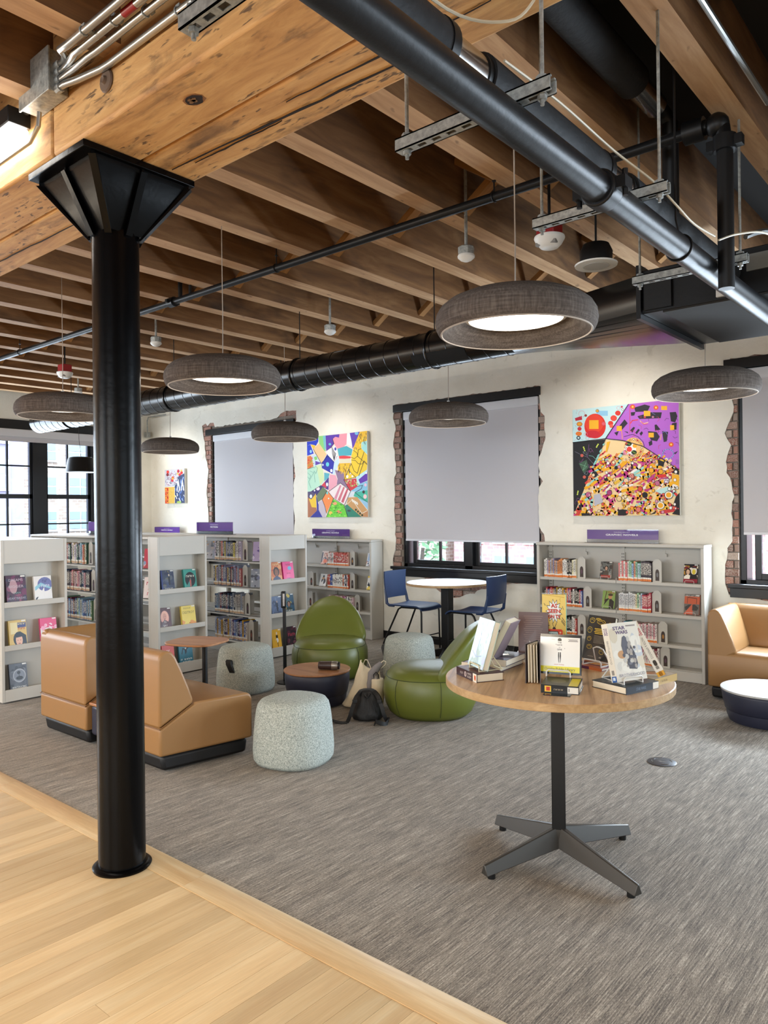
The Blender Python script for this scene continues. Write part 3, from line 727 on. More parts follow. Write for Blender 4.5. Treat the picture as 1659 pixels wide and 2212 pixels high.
# fin brackets between shaft and plate
for i in range(8):
    a = i*pi/4; L = .214 if i % 2 == 0 else .302
    f = MB().prism([(R0-.01, 2.60), (R0+.004, 2.60), (R0+.012, 2.61), (L, 2.80), (L, 2.823), (R0-.01, 2.823)], -.006, .006, 'y')
    f.build('fin', M_colblk, t, rot=(0, 0, a))
    st = MB().hexa([(R0+.0, -.014, 2.585), (R0+.012, -.014, 2.585), (R0+.012, .014, 2.585), (R0, .014, 2.585), (L-.002, -.014, 2.806), (L+.010, -.014, 2.806), (L+.010, .014, 2.806), (L-.002, .014, 2.806)])
    st.build('fin_flange', M_colblk, t, rot=(0, 0, a))
MB().lathe([(R0*1.3, 2.60), (.285, 2.80), (.29, 2.823)], 4).build('cap_cone', M_colblk, t, rot=(0, 0, pi/4))

# ================================================================ PENDANTS
def pendant_parts(t, top):
    D = .325
    MB().lathe([(.296, 0), (.312, .004), (.321, .022), (.325, .047), (.321, .074), (.306, .100), (.276, .124), (.232, .143), (.17, .156), (.1, .163), (.03, .166), (0, .1665)], 56, cap=False).build('shade', M_fabric, t, ang=60)
    MB().lathe([(.296, 0), (.288, .004), (.262, .022), (.235, .042), (.205, .062), (.2, .066)], 56, cap=False).build('inner_shade', M_fabric, t, ang=60)
    MB().tube([(.3*cos(a*pi/28), .3*sin(a*pi/28), 0) for a in range(56)], .004, 6, closed=True).build('hem', M_hem, t)
    MB().lathe([(.205, .061), (.19, .055), (.187, .061)], 48, cap=False).build('trim_ring', M_white, t)
    MB().lathe([(0, .059), (.188, .059), (.188, .064), (0, .064)], 48).build('diffuser', E_disc, t)
    MB().tube([(0, 0, .166), (.002, .001, .4), (0, 0, top)], .0028, 6).build('cord', M_hem, t)
    MB().cyl((0, 0, .163), (0, 0, .185), .012, 10).build('cord_grip', M_white, t)
PZ = 2.17
PEND = [(-1.566, 2.674, 'largest brown fabric dome pendant lamp, lit, hanging above the book table'),
        (-3.447, 2.657, 'lit brown fabric pendant lamp hanging in front of the black duct'),
        (-5.293, 2.647, 'brown fabric pendant lamp partly hidden behind the black column'),
        (-1.539, 4.964, 'lit brown pendant lamp hanging before the window above the corner sofa'),
        (-3.578, 5.027, 'brown pendant lamp hanging before the wide grey blind'),
        (-5.452, 4.938, 'brown pendant lamp overlapping the painting of coloured patches'),
        (-7.471, 5.0, 'smallest brown pendant lamp, hanging above the small painting')]
for i, (x, y, lb) in enumerate(PEND):
    t = thing('pendant_lamp', lb, 'pendant lamp', (x, y, PZ), group='brown fabric pendant lamps')
    pendant_parts(t, ZT-PZ-.002)

# far bell pendant by the left window
t = thing('bell_pendant', 'small black bell pendant lamp hanging by the far left window', 'pendant lamp', (-9.54, 5.01, 2.03))
MB().lathe([(.20, 0), (.197, .004), (.165, .17), (.155, .19), (.13, .20), (0, .203)], 32).build('shade', M_black, t); MB().lathe([(.0, .02), (.18, .02), (.18, .03), (0, .03)], 32).build('diffuser', E_disc, t)
MB().tube([(0, 0, .2), (-.02, -.015, .45), (-.03, -.02, ZT-2.03-.002)], .003, 6).build('cord', M_black, t)

# ================================================================ DUCT, FAN COIL, PIPES
DY, DZ, DR = 4.2, 2.572, .123
t = thing('spiral_duct', 'black spiral air duct running along under the joists', 'duct', (-5.4, DY, DZ))
pr = []; x = -8.98
d = MB().tube([(-8.98, DY, DZ), (-2.45, DY, DZ)], DR, 36); wp(d.build('duct_tube', M_ductblk), t)
rg = MB(); x = -8.9
while x < -2.46:
    rg.tube([(x+(.07*a/24), DY+(DR+.0008)*cos(2*pi*a/24), DZ+(DR+.0008)*sin(2*pi*a/24)) for a in range(25)], .0026, 4); x += .135
wp(rg.build('spiral_seam', M_ductblk), t)
for x in (-7.05, -5.35, -3.0):
    g = MB()
    p = []
    for a in range(7):
        an = radians(-62+a*7)
        p.append((DY-(DR+.005)*cos(an), DZ+(DR+.005)*sin(an)))
    for a in range(6):
        g.add([(x-.22, *p[a]), (x+.22, *p[a]), (x+.22, *p[a+1]), (x-.22, *p[a+1])], [(0, 1, 2, 3)])
    wp(g.build('air_slot', mat('dark slot', 0x030303, .9)), t)
for x in (-8.2, -6.2, -4.45, -3.1):
    wp(MB().tube([(x, DY+(DR+.004)*cos(2*pi*a/32), DZ+(DR+.004)*sin(2*pi*a/32)) for a in range(32)], .008, 6, closed=True).build('hanger_band', M_ductblk, None), t)
    wp(MB().cyl((x, DY, DZ+DR), (x, DY, ZT-.002), .004, 6).build('hanger_rod', M_black), t)
# square-to-round transition
n = 36; ringp = [(-2.45, DY+DR*cos(2*pi*a/n), DZ+DR*sin(2*pi*a/n)) for a in range(n)]
FX, FY0, FY1, FZ0, FZ1 = -1.55, 3.94, 4.925, 2.487, 2.715
def sq(a):
    an = 2*pi*a/n; c_, s_ = cos(an), sin(an); k = 1/max(abs(c_), abs(s_))
    return (FX, (FY0+FY1)/2+(FY1-FY0)/2*c_*k, (FZ0+FZ1)/2+(FZ1-FZ0)/2*s_*k)
tr = MB(); tr.add(ringp+[sq(a+.0) for a in range(n)], [(a, (a+1) % n, n+(a+1) % n, n+a) for a in range(n)])
wp(tr.build('transition', M_ductblk, ang=25), t)
wp(MB().box(FX-.012, FX+.012, FY0-.025, FY1+.025, FZ0-.028, FZ0).box(FX-.012, FX+.012, FY0-.025, FY1+.025, FZ1, FZ1+.028).box(FX-.012, FX+.012, FY0-.025, FY0, FZ0, FZ1).box(FX-.012, FX+.012, FY1, FY1+.025, FZ0, FZ1).build('flange', M_black), t)
t = thing('fan_coil_unit', 'black box air handling unit with grey underside panel at upper right', 'air unit', (0, 4.4, 2.487))
wp(MB().box(FX+.012, 1.4, FY0, FY1, FZ0, FZ1).build('casing', M_black, bev=.004), t)
wp(MB().box(-1.43, 1.3, FY0+.0, FY1-.03, FZ0-.010, FZ0-.0005).build('bottom_panel', mat('grey panel', 0x3A3836, .8, spec=.08)), t)
wp(MB().box(-1.52, -1.38, FY0-.02, FY0-.001, 2.50, 2.69).build('access_door', M_black), t)
o = MB().box(-1.02, -.84, FY0-.012, FY0-.001, 2.60, 2.68).build('rating_plate', mat('grey plate', 0x74746E, .5)); wp(o, t)
wp(MB().box(-1.16, -1.10, FY0-.02, FY0-.001, 2.50, 2.55).build('label_tag', M_white), t)

SZ = 2.478   # struts: bottom of channel
def strut(y, x0, x1, label):
    t = thing('strut_hanger', label, 'pipe hanger', ((x0+x1)/2, y, SZ), group='strut hangers under the joists')
    b = MB(); h = .036; w = .036
    b.box(x0, x1, y-w/2, y-w/2+.004, SZ, SZ+h).box(x0, x1, y+w/2-.004, y+w/2, SZ, SZ+h)
    # slotted bottom web
    n_ = int((x1-x0)/.05); px = x0
    b.box(x0, x1, y-w/2, y-.008, SZ, SZ+.003).box(x0, x1, y+.008, y+w/2, SZ, SZ+.003)
    for i in range(n_+1):
        cx = x0+.02+i*.05; b.box(px, min(cx, x1), y-.008, y+.008, SZ, SZ+.003); px = cx+.028
        if px > x1: break
    b.box(x0, x1, y-w/2, y-w/2+.011, SZ+h-.004, SZ+h).box(x0, x1, y+w/2-.011, y+w/2, SZ+h-.004, SZ+h)
    wp(b.build('channel', M_galv), t)
    for x in (x0+.03, x1-.03):
        wp(MB().cyl((x, y, SZ-.025), (x, y, ZT-.002), .0055, 8).build('threaded_rod', M_galv), t)
        wp(MB().cyl((x, y, SZ-.012), (x, y, SZ-.001), .012, 6).build('nut', M_galv), t); wp(MB().cyl((x, y, SZ+h), (x, y, SZ+h+.01), .016, 6).build('nut', M_galv), t)
for y, w_ in ((.958, 'nearest galvanised strut hanger, beside the timber beam at top'), (1.68, 'galvanised strut hanger just past the timber beam'), (2.465, 'galvanised strut hanger above the red strobe'), (3.38, 'farthest galvanised strut hanger, above the black air unit')):
    strut(y, -1.359, -.871, w_)
PXX = -.981
t = thing('black_pipe', 'large black pipe slung under the strut hangers across the top', 'pipe', (PXX, 2, 2.43))
wp(MB().cyl((PXX, -2.5, 2.43), (PXX, 6.6, 2.43), .0455, 32).build('pipe_tube', M_pipe), t)
for y in (2.20,):
    wp(MB().cyl((PXX, y-.035, 2.43), (PXX, y+.035, 2.43), .057, 32).build('coupling', M_pipe, bev=.006), t)
    for s_ in (-1, 1):
        wp(MB().box(PXX+s_*.05, PXX+s_*.085, y-.026, y+.026, 2.415, 2.45).build('coupling_lug', M_black), t)
        wp(MB().cyl((PXX+s_*.074, y, 2.395), (PXX+s_*.074, y, 2.475), .009, 8).build('coupling_bolt', M_black), t)
wp(MB().tube([(PXX+.0485*cos(2*pi*a/32), 2.875, 2.43+.0485*sin(2*pi*a/32)) for a in range(32)], .004, 6, closed=True).tube([(PXX, 2.875, 2.478), (PXX-.01, 2.875, 2.54), (PXX-.012, 2.875, ZT-.002)], .004, 6).build('hanger_ring', M_black), t)
t = thing('insulated_pipe', 'thick dark wrapped pipe lying on top of the strut hangers', 'pipe', (-1.10, 2, 2.59))
X2, Z2 = -1.0995, 2.589
for a, b in ((-2.5, 1.515), (1.68, 2.42), (2.62, 3.86)):
    wp(MB().cyl((X2, a, Z2), (X2, b, Z2), .0723, 28).build('pipe_wrap', M_insul), t)
for a, b in ((1.515, 1.68), (2.42, 2.62)):
    wp(MB().cyl((X2, a, Z2), (X2, b, Z2), .061, 28).build('sleeve', M_silver), t)
    wp(MB().cyl((X2, a-.03, Z2), (X2, a, Z2), .0755, 28).build('end_band', M_black), t); wp(MB().cyl((X2, b-.02, Z2), (X2, b, Z2), .065, 28).build('end_band', M_black), t)
t = thing('wrapped_pipe', 'dark wrapped pipe running between the joists at upper right', 'pipe', (-.9, 3, 3.2))
wp(MB().cyl((-1.22, 1.95, 3.22), (-1.22, 3.05, 3.22), .07, 20).build('pipe_wrap', M_insul), t); wp(MB().cyl((-1.22, 3.05, 3.22), (-1.22, 3.3, 3.22), .05, 20).build('sleeve', M_silver), t)
wp(MB().tube([(-1.22, 3.3, 3.22), (-1.22, 3.38, 3.22), (-1.2, 3.42, 3.18), (-1.2, 3.42, 2.75)], .036, 12).build('elbow_pipe', M_black), t)

# sprinkler main
SY, SPZ = 3.19, 3.0
t = thing('sprinkler_pipe', 'thin black sprinkler pipe crossing beneath the joists', 'pipe', (-4, SY, SPZ))
wp(MB().cyl((XL+.02, SY, SPZ), (-1.0, SY, SPZ), .0225, 16).build('pipe_tube', M_pipe), t)
for x in (-3.585, -1.98, -5.4, -7.2):
    wp(MB().tube([(x, SY+.026*cos(2*pi*a/20), SPZ+.026*sin(2*pi*a/20)) for a in range(20)], .003, 5, closed=True).cyl((x, SY, SPZ+.025), (x, SY, SPZ+.14), .004, 6).cyl((x, SY, SPZ+.075), (x, SY, SPZ+.082), .01, 8).build('hanger', M_black), t)
for x in (-4.72, -8.2):
    wp(MB().tube([(x-.03, SY, SPZ), (x+.03, SY, SPZ)], .036, 14).box(x-.012, x+.012, SY-.055, SY+.055, SPZ-.012, SPZ+.012).build('coupling', M_black), t)
    wp(MB().cyl((x+.1, SY, SPZ), (x+.1, SY, ZT-.05), .015, 10).build('riser', M_black), t)
    wp(MB().cyl((x+.22, SY, SPZ), (x+.22, SY, SPZ+.08), .011, 8).build('sprig', M_black), t)
    wp(MB().cyl((x+.22, SY, SPZ+.08), (x+.22, SY, SPZ+.115), .006, 8).lathe([(.016, .118), (.016, .121)], 10, (x+.22, SY, SPZ)).build('sprinkler_head', mat('brass', 0xB08A40, .3, metal=.9)), t)
# right end: elbow and drop
wp(MB().tube([(-1.02, SY, SPZ), (-.96, SY, SPZ), (-.91, SY, SPZ-.03), (-.903, SY, SPZ-.1), (-.903, SY, 2.33)], .031, 14).build('drop_pipe', M_black), t)
wp(MB().cyl((-1.06, SY, SPZ), (-.98, SY, SPZ), .047, 14).ball((-.932, SY, SPZ-.005), .048, 8).cyl((-.903, SY, SPZ-.06), (-.903, SY, SPZ-.12), .045, 14).box(-.97, -.835, SY-.02, SY+.02, SPZ-.11, SPZ-.07).build('elbow_fitting', M_black), t)
# cream cables over the strut hangers
def cable(label, pts, r=.004, m=None, n=6, cat='cable', name='cable'):
    P = [Vector(p) for p in pts]; out = []
    for i in range(len(P)-1):
        p0, p1, p2, p3 = P[max(i-1, 0)], P[i], P[i+1], P[min(i+2, len(P)-1)]
        for k in range(6):
            s_ = k/6; out.append(.5*((2*p1)+(-p0+p2)*s_+(2*p0-5*p1+4*p2-p3)*s_*s_+(-p0+3*p1-3*p2+p3)*s_**3))
    out.append(P[-1])
    return tag(MB().tube(out, r, n).build(name, m or M_cream), label, cat)
cable('cream cable looping over the dark wrapped pipe beside a hanger rod', [(-.885, 1.70, 3.0), (-.89, 1.69, 2.80), (-.91, 1.67, 2.72), (-.97, 1.64, 2.672), (-1.06, 1.5, 2.672), (-1.06, 1.1, 2.672)])
cable('cream cable running down along the dark wrapped pipe', [(-1.02, 1.70, 2.62), (-1.015, 2.0, 2.63), (-1.01, 2.36, 2.62), (-.94, 2.52, 2.55), (-.90, 2.62, 2.49), (-.885, 2.75, 2.46), (-.86, 2.9, 2.45)])
cable('cream cable hanging in a loop beside the far strut hanger', [(-.86, 2.95, 2.45), (-.82, 3.05, 2.49), (-.76, 3.2, 2.52), (-.72, 3.4, 2.50), (-.70, 3.44, 2.38), (-.73, 3.46, 2.34), (-.70, 3.5, 2.46)])
cable('grey flexible conduit arching to the black air unit', [(-.83, 3.19, 2.52), (-.78, 3.3, 2.56), (-.72, 3.5, 2.56), (-.69, 3.65, 2.50), (-.69, 3.75, 2.50)], .011, mat('flex', 0x4A4A48, .5, metal=.3))

# conduits and junction box on the beam
t = thing('junction_box', 'grey steel junction box on the timber beam near the column', 'junction box', (-2.87, 1.36, 3.05))
wp(MB().box(-2.965, -2.735, 1.33, 1.403, 3.03, 3.185).build('box', M_galv, bev=.003), t); wp(MB().box(-2.972, -2.728, 1.322, 1.33, 3.025, 3.19).build('cover', M_galv, bev=.002), t)
wp(MB().box(-2.90, -2.875, 1.35, 1.375, 3.185, ZT-.002).build('support_channel', M_galv), t)
CD = [(3.055, 1.265, 0, 'steel conduit highest on the beam, leaving the junction box'), (3.055, 1.305, .0, 'second steel conduit down on the beam, with a red tag'), (3.052, 1.345, 0, 'third steel conduit down on the beam'), (3.02, 1.385, 0, 'lowest steel conduit on the beam')]
for i, (z, y, q_, lb) in enumerate(CD):
    pts = [(-2.725, 1.36, 3.125-.028*i), (-2.68, 1.36, 3.125-.028*i), (-2.60, (y*.4+1.36*.6), (z*.4+(3.125-.028*i)*.6)), (-2.52+.02*i, y, z+.004), (-2.46+.02*i, y, z), (.3, y, z)]
    t = thing('conduit', lb, 'conduit', (-2.5, y, z), group='steel conduits on the beam')
    wp(MB().tube(pts, .0125, 12).build('tube', M_chrome), t)
    wp(MB().cyl((-2.735, 1.36, 3.125-.028*i), (-2.705, 1.36, 3.125-.028*i), .017, 10).build('connector', M_galv), t)
    wp(MB().tube([(-2.36+.12*i, y+.014*cos(2*pi*a/16), z+.014*sin(2*pi*a/16)) for a in range(16)], .003, 5, closed=True).box(-2.37+.12*i, -2.35+.12*i, y-.004, y+.03, z+.008, z+.024).build('clip', M_galv), t)
    if i == 1: wp(MB().cyl((-2.18, y, z), (-2.11, y, z), .0132, 12).build('red_tag', M_red), t)
t = thing('conduit', 'steel conduit running left from the junction box behind the tube light', 'conduit', (-3, 1.38, 3.06), group='steel conduits on the beam')
wp(MB().tube([(-2.95, 1.37, 3.06), (-3.6, 1.37, 3.06)], .0125, 12).build('tube', M_chrome), t)
wp(MB().tube([(-2.90, 1.37, 3.02), (-2.91, 1.37, 2.97), (-2.98, 1.37, 2.93), (-3.6, 1.37, 2.93)], .009, 10).build('small_tube', M_chrome), t)
t = thing('tube_light', 'black linear tube light, switched on, at the upper left edge', 'ceiling light', (-3.6, 1.32, 2.95))
wp(MB().box(-4.4, -3.015, 1.30, 1.39, 3.0, 3.065).build('housing', M_black, bev=.004), t); wp(MB().box(-4.4, -3.02, 1.303, 1.387, 2.935, 3.0).build('diffuser', E_tube, bev=.015), t)

# upper right conduit
t = thing('conduit', 'steel conduit bending between joists at the upper right corner', 'conduit', (-.75, 2.6, 3.04), group='steel conduits on the beam')
wp(MB().tube([(-.3, 2.35, 3.07), (-.72, 2.37, 3.07), (-.76, 2.38, 3.07), (-.77, 2.42, 3.07), (-.77, 3.3, 3.07)], .011, 10).build('tube', M_chrome), t)
t = thing('conduit', 'thin steel conduit curving down beside the wrapped pipe', 'conduit', (-1.5, 2.0, 3.1), group='steel conduits on the beam')
wp(MB().tube([(-1.47, 1.92, 3.2), (-1.47, 2.6, 3.2), (-1.465, 2.72, 3.18), (-1.46, 2.76, 3.12)], .009, 10).build('tube', M_chrome), t)

# ceiling devices
def strobe(x, y, z, label):
    t = thing('strobe_alarm', label, 'fire alarm', (x, y, z))
    MB().box(-.05, .05, -.05, .05, .0, .085).build('back_box', M_red, t, bev=.006)
    MB().lathe([(.03, -.052), (.045, -.048), (.062, -.03), (.075, -.008), (.078, .0), (.076, .008)], 32).build('lens_body', M_white, t)
    for s_ in (-1, 1): MB().box(s_*.042-.014, s_*.042+.014, -.046, -.02, -.04, -.024).build('strobe_lens', M_cane, t)
    MB().cyl((0, 0, .085), (0, 0, ZT-z-.002), .008, 8).build('stem', M_black, t)
sc = (2.84-1.45)/(2.8-1.45)
strobe(-1.785*sc, 3.385*sc, 2.84, 'red and white strobe alarm above the largest pendant lamp')
strobe(-6.89*1.06, 3.468*1.06, 2.88, 'small red and white strobe alarm left of the black column')
k = 1.05
t = thing('ceiling_speaker', 'round white ceiling speaker with black can above the air unit', 'speaker', (-1.77, 3.885, 2.785))
MB().lathe([(0, -.004), (.07, -.004), (.072, -.006), (.112, -.004), (.114, .004), (.1, .008)], 40).build('grille', M_white, t); MB().lathe([(0, -.0075), (.068, -.0075), (.068, -.005), (0, -.005)], 32).build('mesh_disc', mat('speaker mesh', 0xBEBEBA, .6), t)
MB().lathe([(.085, .008), (.088, .07), (.07, .11), (0, .115)], 32).build('can', M_black, t); MB().cyl((0, 0, .11), (0, 0, ZT-2.787), .006, 6).build('stem', M_black, t)
def sensor(x, y, k, label, stem=True):
    x *= k; y *= k; z = 1.45+1.35*k
    t = thing('occupancy_sensor', label, 'sensor', (x, y, z), group='round white ceiling sensors')
    MB().lathe([(.014, -.026), (.032, -.018), (.047, -.004), (.048, .004), (.045, .01)], 28).build('lens', M_white, t)
    MB().lathe([(.044, .01), (.046, .05), (.04, .056), (0, .057)], 8).build('octagon_box', M_galv, t)
    MB().cyl((0, 0, .055), (0, 0, ZT-z-.002), .009, 8).build('stem', M_galv, t)
sensor(-2.245, 3.332, 1.04, 'round white sensor on a stem left of the largest pendant cord')
sensor(-3.932, 4.021, 1.08, 'round white sensor just above the black duct')
sensor(-5.195, 3.357, 1.1, 'round white sensor right of the black column')
sensor(-7.874, 4.112, 1.1, 'round white sensor left of the black column')
o = thing('wall_box', 'small grey electrical box with conduit high in the far corner', 'junction box', (-10.40, 6.55, 2.70))
MB().box(-.04, .04, -.03, .03, -.04, .04).build('box', M_galv, o, bev=.003); MB().tube([(0, .0, .04), (0, 0, .22), (.03, 0, .27), (.5, 0, .27)], .01, 8).build('conduit_tube', M_galv, o)
# picture light heads near the joists
for x in (-2.75, -6.35, -9.75):
    t = thing('track_spot', {-2.75: 'black spotlight aimed at the large purple and yellow painting', -6.35: 'black spotlight aimed at the painting of coloured patches', -9.75: 'black spotlight aimed at the small painting'}[x], 'spotlight', (x, 5.70, 3.06))
    MB().lathe([(.03, -.06), (.03, .02), (.0, .03)], 16).build('head', M_black, t, rot=(radians(35), 0, 0)); MB().cyl((0, 0, .0), (0, 0, ZT-3.062), .006, 6).build('stem', M_black, t)

# ================================================================ SOFAS
BACKP = [(0, .256), (0, .63), (.008, .66), (.028, .68), (.055, .685), (.08, .675), (.102, .645), (.14, .56), (.18, .46), (.203, .392), (.2, .367)]
SEATP = [(0, .098), (0, .25), (.198, .361), (.215, .372), (.545, .372), (.568, .362), (.578, .335), (.578, .11), (.57, .098)]
def sofa(label, loc, rz, L, side=None, flare=0, group='tan lounge sofas'):
    t = thing('lounge_sofa', label, 'sofa', loc, rz, group)
    W_ = (lambda p: Vector((p.x+flare*(p.y/.578)*(p.x/L), p.y, p.z)))
    MB().prism(BACKP, .004, L-.004, 'x').warp(W_).build('backrest', M_tan, t, bev=.014, seg=3, ang=50)
    MB().prism(SEATP, 0, L, 'x').warp(W_).build('seat', M_tan, t, bev=.014, seg=3, ang=50)
    MB().prism([(.03, .010), (.016, .098), (.562, .098), (.548, .010)], .018, L-.018, 'x').warp(W_).build('plinth', M_plinth, t, bev=.02)
    sm = MB()
    for x in (.004, L-.004): sm.tube([W_(Vector((x, 0, .253))), W_(Vector((x, .2, .364)))], .003, 5)
    sm.tube([W_(Vector((0, -.001, .253))), W_(Vector((L, -.001, .253)))], .003, 5)
    sm.build('seam', M_seam_t, t)
    for x in (.1, L-.1):
        for y in (.1, .48): MB().cyl((x, y, 0), (x, y, .014), .015, 10).build('glide', M_black, t)
    if side:
        pr = BACKP if side == 'l' else [(L-p[0], p[1]) for p in BACKP]
        MB().prism(pr, .006, .575, 'y').build('side_backrest', M_tan, t, bev=.014, seg=3, ang=50)
    return t
sofa('tan leather corner sofa at left, seen from behind, partly behind the column', (-5.11, 2.375, 0), 0, .61, 'l')
sofa('tan leather lounge seat right of the column, seen from its back corner', (-4.235, 2.375, 0), 0, .555, None, .10)
sofa('tan leather corner sofa under the window at the right edge', (-.75, 6.55, 0), pi, 1.11, 'r')
t = thing('sofa_table', 'navy block with wood top wedged between the two tan seats', 'side table', (-4.49, 2.40, 0), group=None)
MB().box(.006, .245, .0, .5, .075, .262).build('body', M_navy, t, bev=.02, seg=3); MB().box(.0, .25, -.008, .51, .262, .28).build('top', M_tablex, t, bev=.004); MB().box(.02, .235, .03, .47, .0, .075).build('plinth', M_plinth, t, bev=.01)

# ================================================================ GREEN CHAIRS
def green_chair(label, loc, rz):
    t = thing('lounge_chair', label, 'chair', loc, rz, 'green leather lounge chairs')
    MB().lathe([(.20, 0), (.262, .006), (.30, .04), (.328, .10), (.34, .17), (.335, .24), (.318, .285)], 48, ex=2.3).build('base', M_green, t, ang=60)
    MB().lathe([(.318, .285), (.312, .292), (.285, .325), (.23, .345), (.12, .355), (0, .357)], 48, ex=2.3).build('seat_cushion', M_green, t, ang=60)
    MB().tube([(.319*(abs(cos(a))**2.3+abs(sin(a))**2.3)**(-1/2.3)*cos(a), .319*(abs(cos(a))**2.3+abs(sin(a))**2.3)**(-1/2.3)*sin(a), .287) for a in [2*pi*i/56 for i in range(56)]], .0028, 5, closed=True).build('seam', M_seam_g, t)
    sm = MB()
    for a in (-pi/2-.85, -pi/2+.85, pi-.25, .25):
        pts = []
        for r_, z in ((.318, .286), (.336, .24), (.341, .17), (.329, .10), (.301, .04)):
            k = (abs(cos(a))**2.3+abs(sin(a))**2.3)**(-1/2.3); pts.append(((r_)*k*cos(a), (r_)*k*sin(a), z))
        sm.tube(pts, .0022, 5)
    sm.build('side_seam', M_seam_g, t)
    vs = []; fs = []; n = 36; K = 22
    for i in range(K+1):
        q = i/K; z = .215+.46*q**.97
        w = .335*max(1-q**2.1, .0004)**.52*(.86+.14*min(1, q*3.5)) if q < 1 else .004
        d = .175+.07*q+.13*q*q; th = .105*(1-q)**.9+.036*min(1, (1-q)*6+.05)
        for j in range(n):
            a = 2*pi*j/n; ca, sa = cos(a), sin(a)
            x = w*(abs(ca)**.8)*(1 if ca > 0 else -1); y = d+th*sa+(.07*(1-q)+.05)*-(abs(x)/.33)**2
            vs.append((x, y, z))
    for i in range(K):
        for j in range(n): fs.append((i*n+j, i*n+(j+1) % n, (i+1)*n+(j+1) % n, (i+1)*n+j))
    fs += [tuple(range(n))[::-1], tuple(range(K*n, (K+1)*n))]
    b = MB(); b.add(vs, fs); b.build('backrest', M_green, t, ang=70, sub=1)
    return t
green_chair('green leather lounge chair facing the camera behind the wood-topped table', (-4.74, 4.80, 0), radians(40))
green_chair('green leather lounge chair seen from its side, left of the book table', (-3.29, 4.36, 0), radians(-55))

# ================================================================ OTTOMANS, ROUND TABLES
def ottoman(label, x, y, rz, handle, s=1.):
    t = thing('felt_stool', label, 'stool', (x, y, 0), rz, 'grey felt stools'); 
    MB().lathe([(.17*s, .002), (.205*s, .006), (.22*s, .03), (.224*s, .08), (.219*s, .17), (.211*s, .26), (.204*s, .31), (.196*s, .34), (.18*s, .362), (.15*s, .374), (.09*s, .379), (0, .381)], 56, ex=2.5).build('body', M_felt, t, ang=70)
    MB().lathe([(.16*s, 0), (.17*s, .004)], 32).build('foot_ring', M_plinth, t)
    if handle is not None:
        h = MB(); h.prism([(.0, .255), (.012, .27), (.034, .262), (.04, .235), (.016, .165), (-.006, .168), (.018, .23), (.0, .238)], -.024, .024, 'y').warp(lambda p: Vector((p.x+.213*s, p.y+(.22-p.z)*.25, p.z+.02)))
        h.build('handle', M_bag, t, rot=(0, 0, handle), bev=.003)
    return t
def ang_to_cam(x, y, off): return math.atan2(-y, -x)+off
ottoman('grey speckled felt stool nearest the camera, without visible handle', -3.289, 3.02, radians(15), None)
ottoman('grey felt stool with black handle in front of the bookcase end', -4.914, 3.985, 0, ang_to_cam(-4.9, 3.98, -.55))
ottoman('grey felt stool standing behind the canvas bag', -4.13, 5.17, 0, ang_to_cam(-4.1, 5.1, -1.75), .98)
def drum_table(label, x, y, r, h, top, group=None):
    t = thing('drum_table', label, 'coffee table', (x, y, 0), 0, group)
    MB().lathe([(r*.74, .004), (r*.82, .012), (r*.87, .05), (r*.885, .085)], 48).build('plinth', M_navy, t)
    MB().lathe([(r*.885, .086), (r*.905, .09), (r*.955, .15), (r*.975, .2), (r*.97, h-.02), (r*.955, h-.014)], 48).build('body', M_navy, t, ang=60)
    MB().lathe([(0, h-.014), (r*.985, h-.014), (r, h-.009), (r, h-.002), (r*.993, h), (0, h)], 56).build('top', top, t)
    return t
drum_table('navy drum coffee table with wooden top carrying a tumbler', -4.14, 4.05, .255, .262, M_tablex)
drum_table('navy drum coffee table with a pale shiny top at the right edge', -1.335, 5.56, .30, .23, M_wtop)
t = thing('tumbler', 'dark brown tumbler with steel lid lying on the round wood top', 'tumbler', (-4.03, 4.075, .262+.0335), 0, rot=(0, 0, radians(33)))
MB().lathe([(0, 0), (.026, 0), (.03, .005), (.0315, .02), (.0325, .1)], 28).build('cup_body', mat('brown cup', 0x3B2B28, .35), t, loc=(-.085, 0, 0), rot=(0, pi/2, 0))
MB().lathe([(.0325, 0), (.0335, .004), (.0325, .04), (.028, .048), (.0, .05)], 28).build('lid', mat('brushed steel', 0x9A948C, .35, metal=.8), t, loc=(.017, 0, 0), rot=(0, pi/2, 0))
MB().lathe([(.0285, .049), (.027, .06), (0, .062)], 24).build('spout_cap', M_black, t, loc=(.017, 0, 0), rot=(0, pi/2, 0))

# side table with rounded square top
t = thing('side_table', 'small side table with rounded wood top on a black post', 'side table', (-4.24, 3.03, 0), radians(20))
pts = []
for i in range(48):
    a = 2*pi*i/48; k = (abs(cos(a))**3.4+abs(sin(a))**3.4)**(-1/3.4); pts.append((.19*k*cos(a), .175*k*sin(a)))
MB().prism(pts, .592, .606, 'z').build('top', M_tablex, t, bev=.005); MB().cyl((.045, .02, .01), (.045, .02, .592), .018, 20).build('post', M_black, t)
MB().lathe([(0, 0), (.10, 0), (.10, .006), (.09, .01), (0, .012)], 32, c=(.045, .03, 0)).build('foot_plate', M_black, t)
